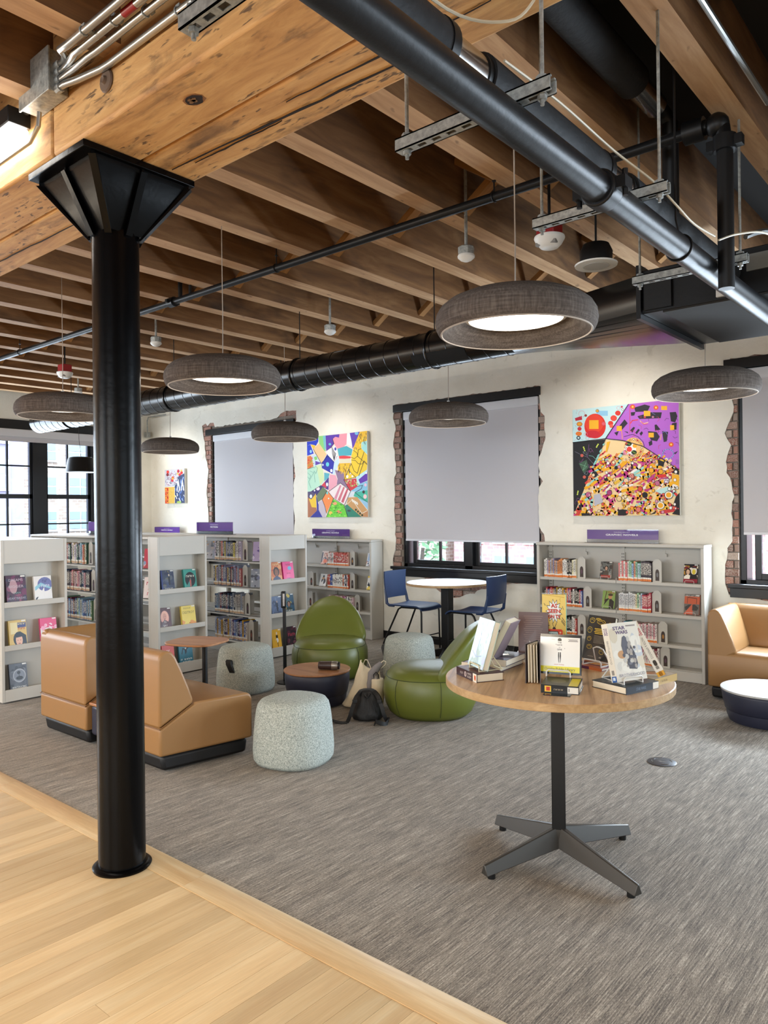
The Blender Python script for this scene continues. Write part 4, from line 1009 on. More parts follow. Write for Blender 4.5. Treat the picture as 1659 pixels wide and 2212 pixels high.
# slim floor stand (card or hand dispenser)
t = thing('dispenser_stand', 'slim black floor stand with a long head beside the bookcase end', 'stand', (-4.86, 4.37, 0), radians(35))
MB().box(-.013, .013, -.012, .012, .01, .70).build('post', M_black, t, bev=.002); MB().box(-.025, .018, -.03, .012, .64, .785).build('head', M_black, t, bev=.012, seg=3)
MB().lathe([(0, 0), (.1, 0), (.1, .008), (.02, .014), (0, .014)], 32, c=(.03, 0, 0)).build('base_plate', M_black, t)
MB().box(-.006, .010, -.0315, -.030, .66, .765).build('head_face', M_silver, t)
cable('thin grey cable lying on the carpet behind the drum table', [(-4.62, 4.62, .004), (-4.58, 4.66, .004), (-4.52, 4.64, .004), (-4.56, 4.58, .004), (-4.50, 4.52, .004)], .003, M_grey)

# ================================================================ BISTRO TABLE AND STOOLS
t = thing('bistro_table', 'tall round pale-topped table by the window on black post', 'table', (-4.42, 6.15, 0))
MB().lathe([(0, .722), (.405, .722), (.41, .727), (.41, .744), (.405, .748), (0, .748)], 64).build('top', [M_wtop], t); MB().lathe([(.4105, .7235), (.412, .735), (.4105, .7455)], 64).build('edge_band', M_edgeband, t)
MB().box(-.045, .045, -.045, .045, .08, .722).build('post', M_black, t, bev=.004); MB().lathe([(.10, .70), (.10, .722)], 24).build('top_plate', M_black, t)
for a in (20, 110, 200, 290):
    MB().hexa([(.02, -.035, .0), (.30, -.022, .0), (.30, .022, .0), (.02, .035, .0), (.02, -.035, .095), (.30, -.022, .022), (.30, .022, .022), (.02, .035, .095)]).build('foot', M_black, t, rot=(0, 0, radians(a)), bev=.004)
def stool(label, x, y, rz):
    t = thing('counter_chair', label, 'chair', (x, y, 0), rz, 'blue counter chairs at the tall table')
    # seat shell: curved sheet with downturned front
    def sheet(fn, nu, nv, th):
        b = MB(); vs = []; 
        for k in (0, 1):
            for i in range(nu+1):
                for j in range(nv+1): 
                    p, nrm = fn(i/nu, j/nv); vs.append(p+nrm*(th*k))
        N_ = (nu+1)*(nv+1); fs = []
        for i in range(nu):
            for j in range(nv):
                a = i*(nv+1)+j; q = (a, a+1, a+nv+2, a+nv+1); fs.append(q[::-1]); fs.append(tuple(N_+w for w in q))
        rim = [(i*(nv+1), (i+1)*(nv+1)) for i in range(nu)]+[(i*(nv+1)+nv, (i+1)*(nv+1)+nv) for i in range(nu)]+[(j, j+1) for j in range(nv)]+[(nu*(nv+1)+j, nu*(nv+1)+j+1) for j in range(nv)]
        for a, c in rim: fs.append((a, c, N_+c, N_+a))
        b.add(vs, fs); return b
    def seat(u, v):
        x_ = -.205+.42*u; w = .185+.012*sin(pi*u); y_ = (2*v-1)*w
        z = .50-.012*sin(pi*u)*(1-(2*v-1)**2)-(max(0, u-.82)/.18)**2*.035+.008*(2*v-1)**2
        return Vector((x_, y_, z)), Vector((0, 0, -1))
    sheet(seat, 14, 8, .014).build('seat', M_blue, t, ang=60)
    def back(u, v):
        z = .565+.275*u; w = .175+.012*u; y_ = (2*v-1)*w
        x_ = -.225-.05*u+.035*u*u-.028*(1-(2*v-1)**2)*(.5+.5*u)
        return Vector((x_, y_, z)), Vector((-1, 0, 0))
    sheet(back, 10, 8, .014).build('backrest', M_blue, t, ang=60)
    for s_ in (-1, 1):
        MB().tube([(-.13, s_*.178, .492), (-.19, s_*.18, .494), (-.222, s_*.18, .515), (-.232, s_*.176, .575), (-.25, s_*.176, .66)], [.012, .014, .016, .014, .008], 8).build('back_support', M_blue, t)
        MB().tube([(.165, s_*.155, .482), (.188, s_*.158, .47), (.195, s_*.16, .43), (.20, s_*.165, .02), (.20, s_*.165, .0)], .0095, 8).build('leg', M_black, t)
        MB().tube([(-.06, s_*.15, .478), (-.09, s_*.16, .46), (-.25, s_*.185, .13), (-.262, s_*.19, .10), (-.265, s_*.19, .0)], .0095, 8).build('leg', M_black, t)
        MB().tube([(.20, s_*.165, .13), (-.262, s_*.19, .10)], .006, 6).build('side_rail', M_black, t)
        MB().tube([(.165, s_*.155, .482), (-.06, s_*.15, .478)], .009, 8).build('seat_rail', M_black, t)
    MB().tube([(.20, -.165, .20), (.20, .165, .20)], .007, 6).build('foot_rail', M_black, t)
    return t
stool('blue plastic counter chair left of the tall table, facing right', -4.82, 6.13, radians(3))
stool('blue plastic counter chair right of the tall table, its back to us', -4.065, 6.10, radians(183))

# ================================================================ DISPLAY TABLE
TX, TY, TZ = -1.495, 2.858, .757
t = thing('display_table', 'round oak-topped display table with black four-legged base, covered with books', 'table', (TX, TY, 0))
MB().lathe([(0, TZ-.03), (.461, TZ-.03), (.462, TZ-.002), (.46, TZ), (0, TZ)], 96).build('top', M_table, t, rot=(0, 0, radians(25)))
MB().tube([(.4625*cos(2*pi*i/96), .4625*sin(2*pi*i/96), TZ-.016) for i in range(96)], .0, 4, closed=True) if False else None
MB().lathe([(.4622, TZ-.0295), (.4634, TZ-.028), (.4634, TZ-.003), (.4622, TZ-.0015)], 96).build('edge_band', M_edgeband, t)
MB().box(-.028, .028, -.028, .028, .11, TZ-.03).build('post', M_black, t, rot=(0, 0, radians(28)), bev=.003); MB().box(-.13, .13, -.13, .13, TZ-.04, TZ-.03).build('top_plate', M_black, t)
M_leg = mat('dark bronze metal', 0x3B3834, .35, metal=.3)
for fx, fy in ((-1.858, 2.94), (-1.353, 3.21), (-1.635, 2.482), (-1.106, 2.71)):
    dx, dy = fx-TX, fy-TY+.02; L = math.hypot(dx, dy); a = math.atan2(dy, dx)
    MB().prism([(-.034, .075), (.034, .075), (.008, .145), (-.008, .145)], 0, .02, 'x').hexa([(0, -.034, .06), (L, -.021, .018), (L, .021, .018), (0, .034, .06), (0, -.012, .140), (L, -.005, .058), (L, .005, .058), (0, .012, .140)]).build('leg', M_leg, t, rot=(0, 0, a), bev=.003)
    MB().cyl((L-.035, 0, 0), (L-.035, 0, .02), .016, 12).build('glide', M_black, t, rot=(0, 0, a))
MB().lathe([(.035, .06), (.048, .09), (.036, .145), (.0, .15)], 4, ex=2).build('hub', M_leg, t, rot=(0, 0, radians(28+45)))

# floor power box
t = thing('floor_box', 'round grey power outlet cover set in the carpet', 'floor outlet', (-1.60, 4.31, 0))
MB().lathe([(0, .001), (.078, .001), (.08, .003), (.074, .006), (0, .006)], 40).build('cover', mat('grey nickel', 0x55565A, .4, metal=.5), t)
g = MB()
for a0, a1 in ((.3, 1.1), (1.9, 2.8), (3.4, 4.2), (5.0, 5.9)): g.tube([(.055*cos(a0+(a1-a0)*i/8), .055*sin(a0+(a1-a0)*i/8), .0065) for i in range(9)], .0016, 5)
g.box(-.02, .02, -.001, .001, .0055, .0072).build('cover_grooves', M_silver, t)

# ================================================================ BAGS
t = thing('tote_bag', 'cream canvas tote bag with grey cloth leaning on the green chair', 'bag', (-3.73, 4.195, 0), radians(40))
# local x = image right, y = away
vs = []; fs = []; K = 12; n = 28
for i in range(K+1):
    q = i/K; z = .30*q
    xl = -.225+.155*q+.02*sin(pi*q); xr = .078-.008*q+.015*sin(pi*q); th = .075*(1-q)**.7+.012
    cx = (xl+xr)/2; w = (xr-xl)/2; zz = .015
    for j in range(n):
        a = 2*pi*j/n; ca, sa = cos(a), sin(a)
        wob = .006*sin(5*a+7*q)+.004*sin(9*a-11*q)
        top = (.05*max(0, -ca)-.035*max(0, ca)-.02*abs(sa))*q**2
        vs.append((cx+(w+wob)*(abs(ca)**.7)*(1 if ca > 0 else -1), .04+(th+wob)*sa, z+zz*0+top))
for i in range(K):
    for j in range(n): fs.append((i*n+j, i*n+(j+1) % n, (i+1)*n+(j+1) % n, (i+1)*n+j))
fs.append(tuple(range(n))[::-1])
b = MB(); b.add(vs, fs); o = b.build('bag_body', M_tote, t, ang=80, sub=1); sm_ = o.modifiers.new('thick', 'SOLIDIFY'); sm_.thickness = .004
def strap(name, pts, w, m, par, th=.003, wd=None):
    P = [Vector(p) for p in pts]; b = MB(); vs = []; 
    wdv = Vector(wd) if wd else Vector((0, 1, 0))
    for i, p in enumerate(P):
        tn = (P[min(i+1, len(P)-1)]-P[max(i-1, 0)]).normalized(); u = (wdv-tn*wdv.dot(tn)).normalized()*w/2; nn = tn.cross(u).normalized()*th/2
        vs += [p-u-nn, p+u-nn, p+u+nn, p-u+nn]
    fs = [(3, 2, 1, 0), tuple(range(4*(len(P)-1), 4*len(P)))]
    for i in range(len(P)-1):
        for j in range(4): fs.append((4*i+j, 4*i+(j+1) % 4, 4*i+4+(j+1) % 4, 4*i+4+j))
    b.add(vs, fs); return b.build(name, m, par, ang=50)
strap('handle', [(-.05, .02, .27), (-.045, .02, .33), (-.035, .02, .352), (-.018, .02, .35), (.0, .02, .31), (.01, .02, .285)], .022, M_tote, t)
strap('handle', [(.035, .01, .20), (.055, .01, .275), (.075, .012, .325), (.105, .014, .345), (.122, .015, .335), (.115, .015, .315), (.075, .012, .28), (.06, .01, .20)], .02, M_tote, t)
MB().tube([(.02, -.035, .13), (.01, -.045, .2), (.018, -.03, .255), (.05, .0, .29), (.085, .02, .325)], [.022, .03, .034, .03, .018], 10).warp(lambda p: Vector((p.x, p.y*1.0, p.z))).build('grey_cloth', M_grey, t, ang=70)
MB().tube([(.0, -.06, .10), (-.002, -.065, .19), (.01, -.05, .25), (.03, -.03, .262)], [.016, .02, .018, .012], 8).build('grey_cloth', M_grey, t, ang=70)
pk = MB().lathe([(.04, .02), (.05, .06), (.054, .14), (.05, .215), (.046, .225)], 20, c=(.055, -.045, 0)); o = pk.build('bag_pocket', M_tote, t, ang=70)
MB().tube([(.03, -.06, .2), (.028, -.06, .255), (.048, -.06, .275), (.066, -.06, .255), (.07, -.06, .2)], .004, 6).build('bottle_loop', M_bag, t)
MB().lathe([(0, 0), (.02, 0), (.022, .08), (.012, .10), (0, .10)], 16, c=(.05, -.05, .15)).build('bottle', mat('clear grey bottle', 0x77736C, .2), t)

t = thing('backpack', 'small black nylon backpack with loose straps on the carpet', 'backpack', (-3.52, 3.93, 0), radians(40))
vs = []; fs = []; K = 14; n = 30
for i in range(K+1):
    q = i/K; z = .205*q
    w = .115*(1-.10*q)*(1-max(0, q-.5)**2*2.2)*(.86+.14*min(1, q*5)); th = .085*(1-.35*q)*(1-max(0, q-.7)**2*3)*(.8+.2*min(1, q*5))
    for j in range(n):
        a = 2*pi*j/n; ca, sa = cos(a), sin(a); wob = .004*sin(6*a+9*q)+.003*sin(11*a-5*q)
        vs.append(((w+wob)*(abs(ca)**.75)*(1 if ca > 0 else -1)-.0, (th+wob)*sa+.04*q, .004+z))
for i in range(K):
    for j in range(n): fs.append((i*n+j, i*n+(j+1) % n, (i+1)*n+(j+1) % n, (i+1)*n+j))
fs += [tuple(range(n))[::-1], tuple(range(K*n, (K+1)*n))]
b = MB(); b.add(vs, fs); b.build('bag_body', M_bag, t, ang=80, sub=1)
for s_ in (-1, 1):
    strap('strap', [(s_*.045, -.0, .20), (s_*.075, -.045, .175), (s_*.10, -.07, .11), (s_*.118, -.075, .05), (s_*.13, -.07, .02), (s_*.14, -.085, .006)], .026, M_bag, t, .005, (1, 0, .3))
    MB().box(s_*.085-.016, s_*.085+.016, -.075, -.060, .135, .16).build('buckle', M_plinth, t, bev=.003)
strap('loose_strap', [(-.14, -.085, .006), (-.17, -.09, .006), (-.21, -.085, .012), (-.25, -.075, .022), (-.285, -.07, .006)], .028, M_bag, t, .004, (0, 1, .35))
strap('loose_strap', [(.13, -.07, .02), (.15, -.10, .03), (.13, -.14, .006), (.09, -.155, .02), (.06, -.15, .03), (.05, -.14, .006)], .03, M_bag, t, .005, (.2, .6, .6))
MB().tube([(-.02, -.03, .19), (.0, -.05, .165), (.02, -.03, .19)], .008, 6).build('drawstring_fold', M_bag, t)
for a in (-.04, 0, .045):
    MB().tube([(a*.5, -.05, .16), (a*.9+.01, -.078, .1), (a*1.3, -.083, .045)], .0015, 5).build('seam', M_plinth, t)

# ================================================================ BOOKCASES
def wall_case(label, x0, x1, joints, zs, ztop, yf=6.43, yb=6.632, hooks=()):
    t = thing('bookcase', label, 'bookcase', ((x0+x1)/2, yf, 0), group='grey library bookcases')
    for xa in (x0, x1-.028):
        wp(MB().box(xa, xa+.028, yf, yb, 0, ztop-.026).build('end_panel', M_shelf, bev=.004), t)
    wp(MB().box(x0-.004, x1+.004, yf-.006, yb, ztop-.026, ztop).build('top', M_shelf, bev=.004), t)
    wp(MB().box(x0+.028, x1-.028, yb-.014, yb-.004, .02, ztop-.027).build('back_panel', M_shelf), t)
    wp(MB().box(x0+.028, x1-.028, yf+.004, yf+.014, .004, .088).build('kick_plate', M_shelf), t)
    edges = [x0+.028]+list(joints)+[x1-.028]
    for a, b in zip(edges, edges[1:]):
        for z in zs:
            s_ = MB().box(a+.002, b-.002, yf+.012, yb-.03, z-.006, z).box(a+.002, b-.002, yf+.008, yf+.013, z-.024, z+.001)
            wp(s_.build('shelf', M_shelf), t)
            for e in (a+.002, b-.004): wp(MB().prism([(yf+.012, z-.024), (yf+.012, z+.02), (yf+.05, z+.03), (yb-.03, z+.05), (yb-.03, z-.03)], e, e+.002, 'x').build('shelf_bracket', M_shelf), t)
        wp(MB().box(a+.002, b-.002, yf+.02, yb-.03, .088, .093).build('base_shelf', M_shelf), t)
        wp(MB().box(a, b, yb-.03, yb-.014, ztop-.085, ztop-.05).build('top_rail', M_shelf), t)
        m = (a+b)/2
        wp(MB().box(m-.018, m+.018, yb-.035, yb-.028, ztop-.095, ztop-.06).box(m+.0, m+.03, yb-.037, yb-.03, ztop-.115, ztop-.09).build('rail_hook', M_shelf), t)
    for x in [x0+.06]+list(joints)+[x1-.06]:
        po = MB().box(x-.017, x+.017, yb-.035, yb-.014, .09, ztop-.03)
        z = .12
        wp(po.build('upright', M_shelf), t)
        sl = MB()
        while z < ztop-.1: sl.box(x-.010, x-.005, yb-.0356, yb-.0349, z, z+.014).box(x+.005, x+.010, yb-.0356, yb-.0349, z, z+.014); z += .028
        o = wp(sl.build('upright_slots', M_black), t); o['kind'] = 'stuff'
    return t
RZ = (.822, .555, .297); MZ = (.826, .556, .304)
wall_case('long grey bookcase of comics under the large purple and yellow painting', -3.565, -2.02, [-2.782], RZ, 1.15)
wall_case('grey bookcase under the painting of coloured patches, left of the window', -7.86, -5.675, [-7.13, -6.40], MZ, 1.14)
wall_case('grey bookcase in the far corner under the small painting', -10.35, -8.95, [-9.65], MZ, 1.15)
CZ = (.967, .697, .409, .135)
def range_case(label, x0, x1, y0, y1, h, joints, books_face=True):
    """double sided range with a display end unit at x1"""
    t = thing('library_range', label, 'bookcase', ((x0+x1)/2, (y0+y1)/2, 0), group='grey library bookcases'); xe = x1; xb = x1-.15
    wp(MB().box(x0, xb, y0+.0, y1, h-.022, h).build('top', M_shelf, bev=.004), t)
    wp(MB().box(x0, xb, y0+.02, y1-.02, .0, .085).build('base', M_shelf), t)
    ym = (y0+y1)/2
    for e in [x0+.03]+list(joints)+[xb-.04]:
        wp(MB().box(e-.017, e+.017, ym-.02, ym+.02, .085, h-.022).build('upright', M_shelf), t)
    edges = [x0]+list(joints)+[xb-.002]
    for a, b in zip(edges, edges[1:]):
        for z in CZ:
            for s_, ya, yb in ((-1, y0+.01, ym-.03), (1, ym+.03, y1-.01)):
                q = MB().box(a+.002, b-.002, ya, yb, z-.006, z)
                yl = ya if s_ < 0 else yb-.004
                q.box(a+.002, b-.002, yl, yl+.004, z-.022, z+.001)
                wp(q.build('shelf', M_shelf), t)
        wp(MB().box(a, b, ym-.012, ym+.012, h-.085, h-.022).build('top_rail', M_shelf), t)
    wp(MB().box(x0-.02, x0, y0, y1, 0, h-.0).build('end_panel', M_shelf), t)
    # display end unit
    wp(MB().box(xb, xb+.03, y0, y1, .0, h).build('display_back', M_shelf), t)
    for ya in (y0, y1-.022):
        wp(MB().box(xb+.03, xe, ya, ya+.022, .012, h).build('cheek', M_shelf, bev=.002), t)
    wp(MB().box(xb+.03, xe-.003, y0+.022, y1-.022, 1.085, h).build('header', M_shelf, bev=.002), t)
    for z in (.742, .405): 
        wp(MB().box(xb+.03, xe-.004, y0+.022, y1-.022, z, z+.012).box(xe-.012, xe-.002, y0+.022, y1-.022, z, z+.043).build('ledge', M_shelf, bev=.002), t)
    wp(MB().box(xb+.03, xe-.004, y0+.022, y1-.022, .062, .075).box(xe-.012, xe-.002, y0+.022, y1-.022, .012, .105).build('ledge', M_shelf, bev=.002), t)
    return t
range_case('nearest grey bookcase end at the left edge, with display ledges', -8.6, -6.02, 2.505, 3.03, 1.268, [-7.1])
range_case('middle grey book range whose display end stands right of the column', -8.3, -5.86, 3.777, 4.305, 1.255, [-7.45, -6.72])
range_case('far grey book range with novels, its display end behind the green chair', -8.7, -5.74, 4.97, 5.485, 1.228, [-7.6, -6.72])

# ================================================================ BOOKS ON SHELVES
def book_mesh(name, m_sp):
    b = MB()
    # boards and spine (0), spine face (1), pages (2); unit size, origin at bottom centre, spine faces -y
    b.box(-.5, -.44, -.5, .5, 0, 1, 0); b.box(.44, .5, -.5, .5, 0, 1, 0)
    b.add([(-.5, -.5, 0), (.5, -.5, 0), (.5, -.5, 1), (-.5, -.5, 1)], [(0, 1, 2, 3)], 1)
    b.add([(-.44, -.5, .97), (.44, -.5, .97), (.44, .46, .97), (-.44, .46, .97), (-.44, .46, .02), (.44, .46, .02)], [(0, 1, 2, 3), (3, 2, 5, 4)], 2)
    b.add([(-.44, -.49, 0), (.44, -.49, 0), (.44, -.46, 1), (-.44, -.46, 1)], [(0, 1, 2, 3)], 0)
    return b.mesh(name, [M_cover, m_sp, M_page], 20)
BM = {'comic': book_mesh('comic', M_spinem), 'novel': book_mesh('novel', M_spine)}
ORD = 'first second third fourth fifth sixth seventh eighth ninth tenth eleventh twelfth thirteenth fourteenth fifteenth sixteenth seventeenth eighteenth nineteenth twentieth'.split()
def ordn(i): return ORD[i] if i < 20 else ('twenty-'+ORD[i-20] if i < 29 else 'thirtieth')
def cname(h):
    r, g, b = (h >> 16)/255, ((h >> 8) & 255)/255, (h & 255)/255
    mx, mn = max(r, g, b), min(r, g, b)
    if mx < .25: return 'black'
    if mx-mn < .13: return 'white' if mx > .78 else 'grey'
    if r == mx and mx-mn > .1:
        if b > g+.1: return 'pink' if mx > .6 else 'maroon'
        if g > r*.8: return 'yellow'
        if g > r*.5: return 'orange' if mx > .65 else 'brown'
        return 'red' if mx > .45 else 'maroon'
    if g == mx: return 'green'
    return 'purple' if r > g*1.15 else 'blue'
def book_row(kind, x0, x1, yf, z, th, h, depth, colors, where, lean=0, hj=.012, kindname=None, seq=True):
    x = x0; i = 0; kn = kindname or ('comic' if kind == 'comic' else 'novel')
    while True:
        w = th*R.uniform(.85, 1.2)
        if x+w > x1: break
        c = colors[i % len(colors)] if seq else R.choice(colors)
        o = bpy.data.objects.new('book', BM[kind]); COL.objects.link(o)
        hh = h+R.uniform(-hj, hj)
        o.scale = (w*.97, depth*R.uniform(.94, 1.04), hh); o.location = (x+w/2, yf+depth/2+R.uniform(0, .004), z)
        if lean: o.rotation_euler = (0, lean, 0)
        o.color = rgba(c)
        tag(o, '%s %s, %s from left in %s' % (cname(c), kn, ordn(i), where), 'book', 'books in '+where)
        x += w; i += 1
    return x
FAR = Ink(1, 1)
def far_row(x0, x1, yf, z, th, h, d, colors):
    """books too small in the photograph to pick apart one by one: gathered into one mesh"""
    x = x0; i = 0; k = FAR
    def quad(p, c): o = len(k.v); k.v += p; k.f.append([o, o+1, o+2, o+3]); k.c.append(lin(c))
    while True:
        w = th*R.uniform(.85, 1.2)
        if x+w > x1: return x
        c = colors[i % len(colors)]; a, b = x+.0004, x+w-.0004; y0 = yf+R.uniform(0, .004); y1 = y0+d; zt = z+h+R.uniform(-.01, .01)
        quad([(a, y0, z), (b, y0, z), (b, y0, zt), (a, y0, zt)], c); quad([(a, y1, z), (a, y0, z), (a, y0, zt), (a, y1, zt)], c); quad([(b, y0, z), (b, y1, z), (b, y1, zt), (b, y0, zt)], c); quad([(a, y0, zt), (b, y0, zt), (b, y1, zt), (a, y1, zt)], 0xE0D6C0)
        quad([(a, y0-.0003, z+.003), (b, y0-.0003, z+.003), (b, y0-.0003, z+.02), (a, y0-.0003, z+.02)], 0xE07B2C); quad([(a, y0-.0003, z+.02), (b, y0-.0003, z+.02), (b, y0-.0003, z+.034), (a, y0-.0003, z+.034)], 0xF0EBDF)
        for j in range(3):
            za = z+h*R.uniform(.3, .8); quad([(a+w*.25, y0-.0003, za), (a+w*.75, y0-.0003, za), (a+w*.75, y0-.0003, za+h*.1), (a+w*.25, y0-.0003, za+h*.1)], 0x3A2A30 if sum(lin(c)) > .9 else 0xEFE6DA)
        x += w; i += 1
def bookend(x, yf, z, h, where, cut=0x3A2A22):
    t = thing('bookend', 'grey pointed bookend right of '+where, 'bookend', (x, yf, z), group='grey pointed bookends')
    w = .075
    MB().prism([(-w/2, 0), (w/2, 0), (w/2, h-.025), (w*.2, h), (-w*.2, h), (-w/2, h-.025)], -.002, .002, 'y').build('face_plate', M_shelf, t, loc=(.042, .012, 0))
    MB().box(0, .004, .01, .13, 0, h-.03).build('side_plate', M_shelf, t); MB().box(.004, .08, .0, .13, 0, .003).build('foot', M_shelf, t)
    k = Ink(.034, h*.5); k.poly([(0, 0), (1, 0), (1, .72), (.85, .92), (.5, 1), (.15, .92), (0, .72)], cut).ell(.5, .5, .25, .2, R.choice([0x8A4A3A, 0x6A6A6A, 0xA8742E, 0x5A3A4A])); k.build('picture', t, (.042, .0095, .012))
WC = 'the long comics case'
O_, R_, W0, K_, P_, B_, G_, Y_ = 0xD98A3A, 0xB02A2C, 0xE6E2DA, 0x1A181A, 0xD99AA8, 0x3E6FA8, 0x7FA874, 0xE0C050
def dup(c, n): return [c]*n
yf = 6.452
row_def = [
 (-3.50, -3.165, RZ[0], [W0, W0]+[0xB8A8C8, 0xC89070, 0xA8B0C0, 0xC8A890, 0x9890B0, 0xD0A080, 0xB0A0A0]+dup(0xD88848, 3)+[W0]*3+dup(K_, 3)+[0xE8E0B8, W0, 0xE4DCC0, W0, 0xD05048], .165, 'the upper left row of the long case', 6.452),
 (-2.765, -2.452, RZ[0], [0xD86868, W0, 0xD86868, W0, 0xD86868, W0]+[0x9CC8A4, 0x9CC8A4, 0x98B8DC, 0xE0906C, 0x88B898]+[0xB8D0D8, 0x98C0B8]+[0x30202C]*9, .165, 'the upper right row of the long case', 6.452),
 (-3.50, -3.105, RZ[1], [K_, 0xA02C40, 0x5868A8, 0xA04868, 0xB83838, 0xB83838, 0xA08040, 0x303058, 0xB89838, W0, W0, W0, 0xE0B040, 0x5868A8, 0xC89038, 0xD05838, 0x683878, 0xA02C40, 0x282828, W0, K_, K_], .16, 'the second left row of the long case', 6.452),
 (-2.765, -2.468, RZ[1], [0xD8D8D8]*9+[W0, 0xE8D8A8, 0x9CC09C, 0xE0D8D0, 0xB8C8D8]+[0xB02C44]*8, .16, 'the second right row of the long case', 6.452),
 (-3.335, -3.165, RZ[2], [R_, W0, W0, K_, K_, K_, K_, K_, W0, W0], .155, 'the third left row of the long case', 6.452),
 (-2.765, -2.42, RZ[2], [0xB83048, 0xB83048, 0xC86070, 0x4878A8, 0x48A0A8, 0xD05048]+[0xE0B0B4, 0xECE0DC, 0xD898A0, 0xE8DCD8]*5, .155, 'the third right row of the long case', 6.452),
 (-2.60, -2.40, .093, [W0, P_, W0, P_, W0, 0xE0C0C0, W0, P_, 0x88283C, 0xE8E0DC, 0x7A2038, 0x7A2038, 0xE8E0DC], .15, 'the bottom right row of the long case', 6.452),
]
for x0, x1, z, cs, h, wh, y in row_def:
    e = book_row('comic', x0, x1, y, z, .0152, h, .125, cs, wh); bookend(e+.004, y+.01, z, h+.035, wh)
book_row('comic', -3.26, -3.2, 6.452, .093, .016, .15, .125, [0xB08848, W0, R_], 'the bottom left row of the long case')
rm = [
 (-6.41, -6.045, MZ[0], [0xD8A090, 0xE0C8C0, 0xE8DCD4, 0xD8C8C8, 0xE4B0A8, 0x98B8B0, 0xE8E0DC]+[0xB84838]*14, .15, 'the upper row of the middle wall case', .016),
 (-6.40, -6.04, MZ[1], [0xC04830, 0xC04830, 0x3050A0, 0x3050A0, W0, W0, 0xE0D0C8, W0, 0xE8E4DC, W0, 0xE0D8C0, W0, 0xC87050, W0, 0x303050, W0], .16, 'the second row of the middle wall case', .019),
 (-6.39, -5.98, MZ[2], [0xE0C0C4]*14+[0x783050, 0xC078A0, 0xD8C8D0, 0x484048, W0, 0x505860, 0xE0D8C8, 0xD8D0C0], .16, 'the third row of the middle wall case', .0165),
]
for x0, x1, z, cs, h, wh, th in rm:
    e = far_row(x0, x1, 6.452, z, th, h, .125, cs); bookend(e+.004, 6.462, z, h+.035, wh)
o = FAR.build('book_rows', None); o['kind'] = 'stuff'; tag(o, 'three rows of small comic spines in the wall case left of the window', 'books', 'books in the middle wall case')
bookend(-6.74, 6.462, MZ[1], .185, 'the gap behind the end panel, second shelf'); bookend(-6.76, 6.462, MZ[2], .19, 'the gap behind the end panel, third shelf')
DK = [0x2A2C3C, 0x23406A, 0x7A7468, 0xC8BCA8, 0xB0A898, 0x8890A8, 0xA89CB8, 0x3C4858, 0xC05848, 0xC8B44C, 0xD8D2C4, 0x30343C, 0x1C1C22, 0x5A5068, 0x6C3A40, 0x406088, 0x909098, 0x242A48]
def novels(x0, x1, y, z, h, where, th=.0255, be=True, pal=None, seed=0):
    r = random.Random(seed); cs = [r.choice(pal or DK) for _ in range(40)]
    e = book_row('novel', x0, x1, y, z, th, h, .15, cs, where, hj=.014)
    if be: bookend(e+.006, y+.01, z, h+.025, where)
yc = 4.99
novels(-6.66, -6.19, yc, CZ[0], .195, 'the top row of the far range', seed=3, pal=[0x2A2C3C, 0x2C5088, 0xB8B0A8, 0xC8BCD0, 0xC8C0C8, 0xD06050, 0x3A3C38, 0xD0C058, 0xD8D4CC, 0x202428, 0x8888A0])
novels(-6.68, -6.20, yc, CZ[1], .20, 'the second row of the far range', seed=5, pal=[0x8088A0, 0x9890B0, 0x606888, 0xB06060, 0x283050, 0xC8A850, 0x484C60, 0x303850, 0xA8A0B8])
novels(-6.66, -6.17, yc, CZ[2], .20, 'the third row of the far range', seed=8, pal=[0x282C38, 0x383C48, 0x702838, 0x304868, 0x484858, 0x6888A8, 0x8890A0, 0xB0A8A0, 0x202430])
novels(-6.66, -6.10, yc, CZ[3], .20, 'the bottom row of the far range', seed=11, pal=[0x3858A0, 0x5878B8, 0x503868, 0x283048, 0x181820, 0xC8B8D0, 0xB04868, 0xA8B0C8, 0xC89830, 0xD8D0C8])
yb_ = 3.797
novels(-7.64, -7.14, yb_, CZ[0], .20, 'the top row of the middle range', seed=21, be=True, pal=[0x304058, 0xC86848, 0xD8C8A0, 0x305848, 0xA84840, 0x88B0C0, 0xB0B8C8, 0x383848, 0xD8D0D8])
novels(-7.64, -7.08, yb_, CZ[1], .195, 'the second row of the middle range', seed=23, be=True, pal=[0x203040, 0x304868, 0x78303C, 0xB86068, 0x705848, 0x889098, 0x302838, 0xC898A0])
novels(-7.64, -7.04, yb_, CZ[2], .20, 'the third row of the middle range', seed=25, be=True, pal=[0x3878A8, 0x284878, 0xC8C4B0, 0x5A7A58, 0x68283C, 0x88A8C0, 0x282838, 0x4868A0])

# the far sides of the open ranges: dark book backs glimpsed through
#novels(-6.60, -6.25, 5.29, CZ[1], .19, 'the rear second row of the far range', be=False, seed=31, pal=[0x6C1C2C, 0x402028, 0x201C24]); novels(-6.45, -6.1, 5.29, CZ[0], .19, 'the rear top row of the far range', be=False, seed=33, pal=[0x8C5468, 0x3C2838, 0x201C24])
#novels(-7.5, -7.05, 4.08, CZ[2], .19, 'the rear third row of the middle range', be=False, seed=35, pal=[0x16161A, 0x202024]); novels(-7.5, -7.0, 4.08, CZ[3], .19, 'the rear bottom row of the middle range', be=False, seed=36, pal=[0x16161A, 0x202024])

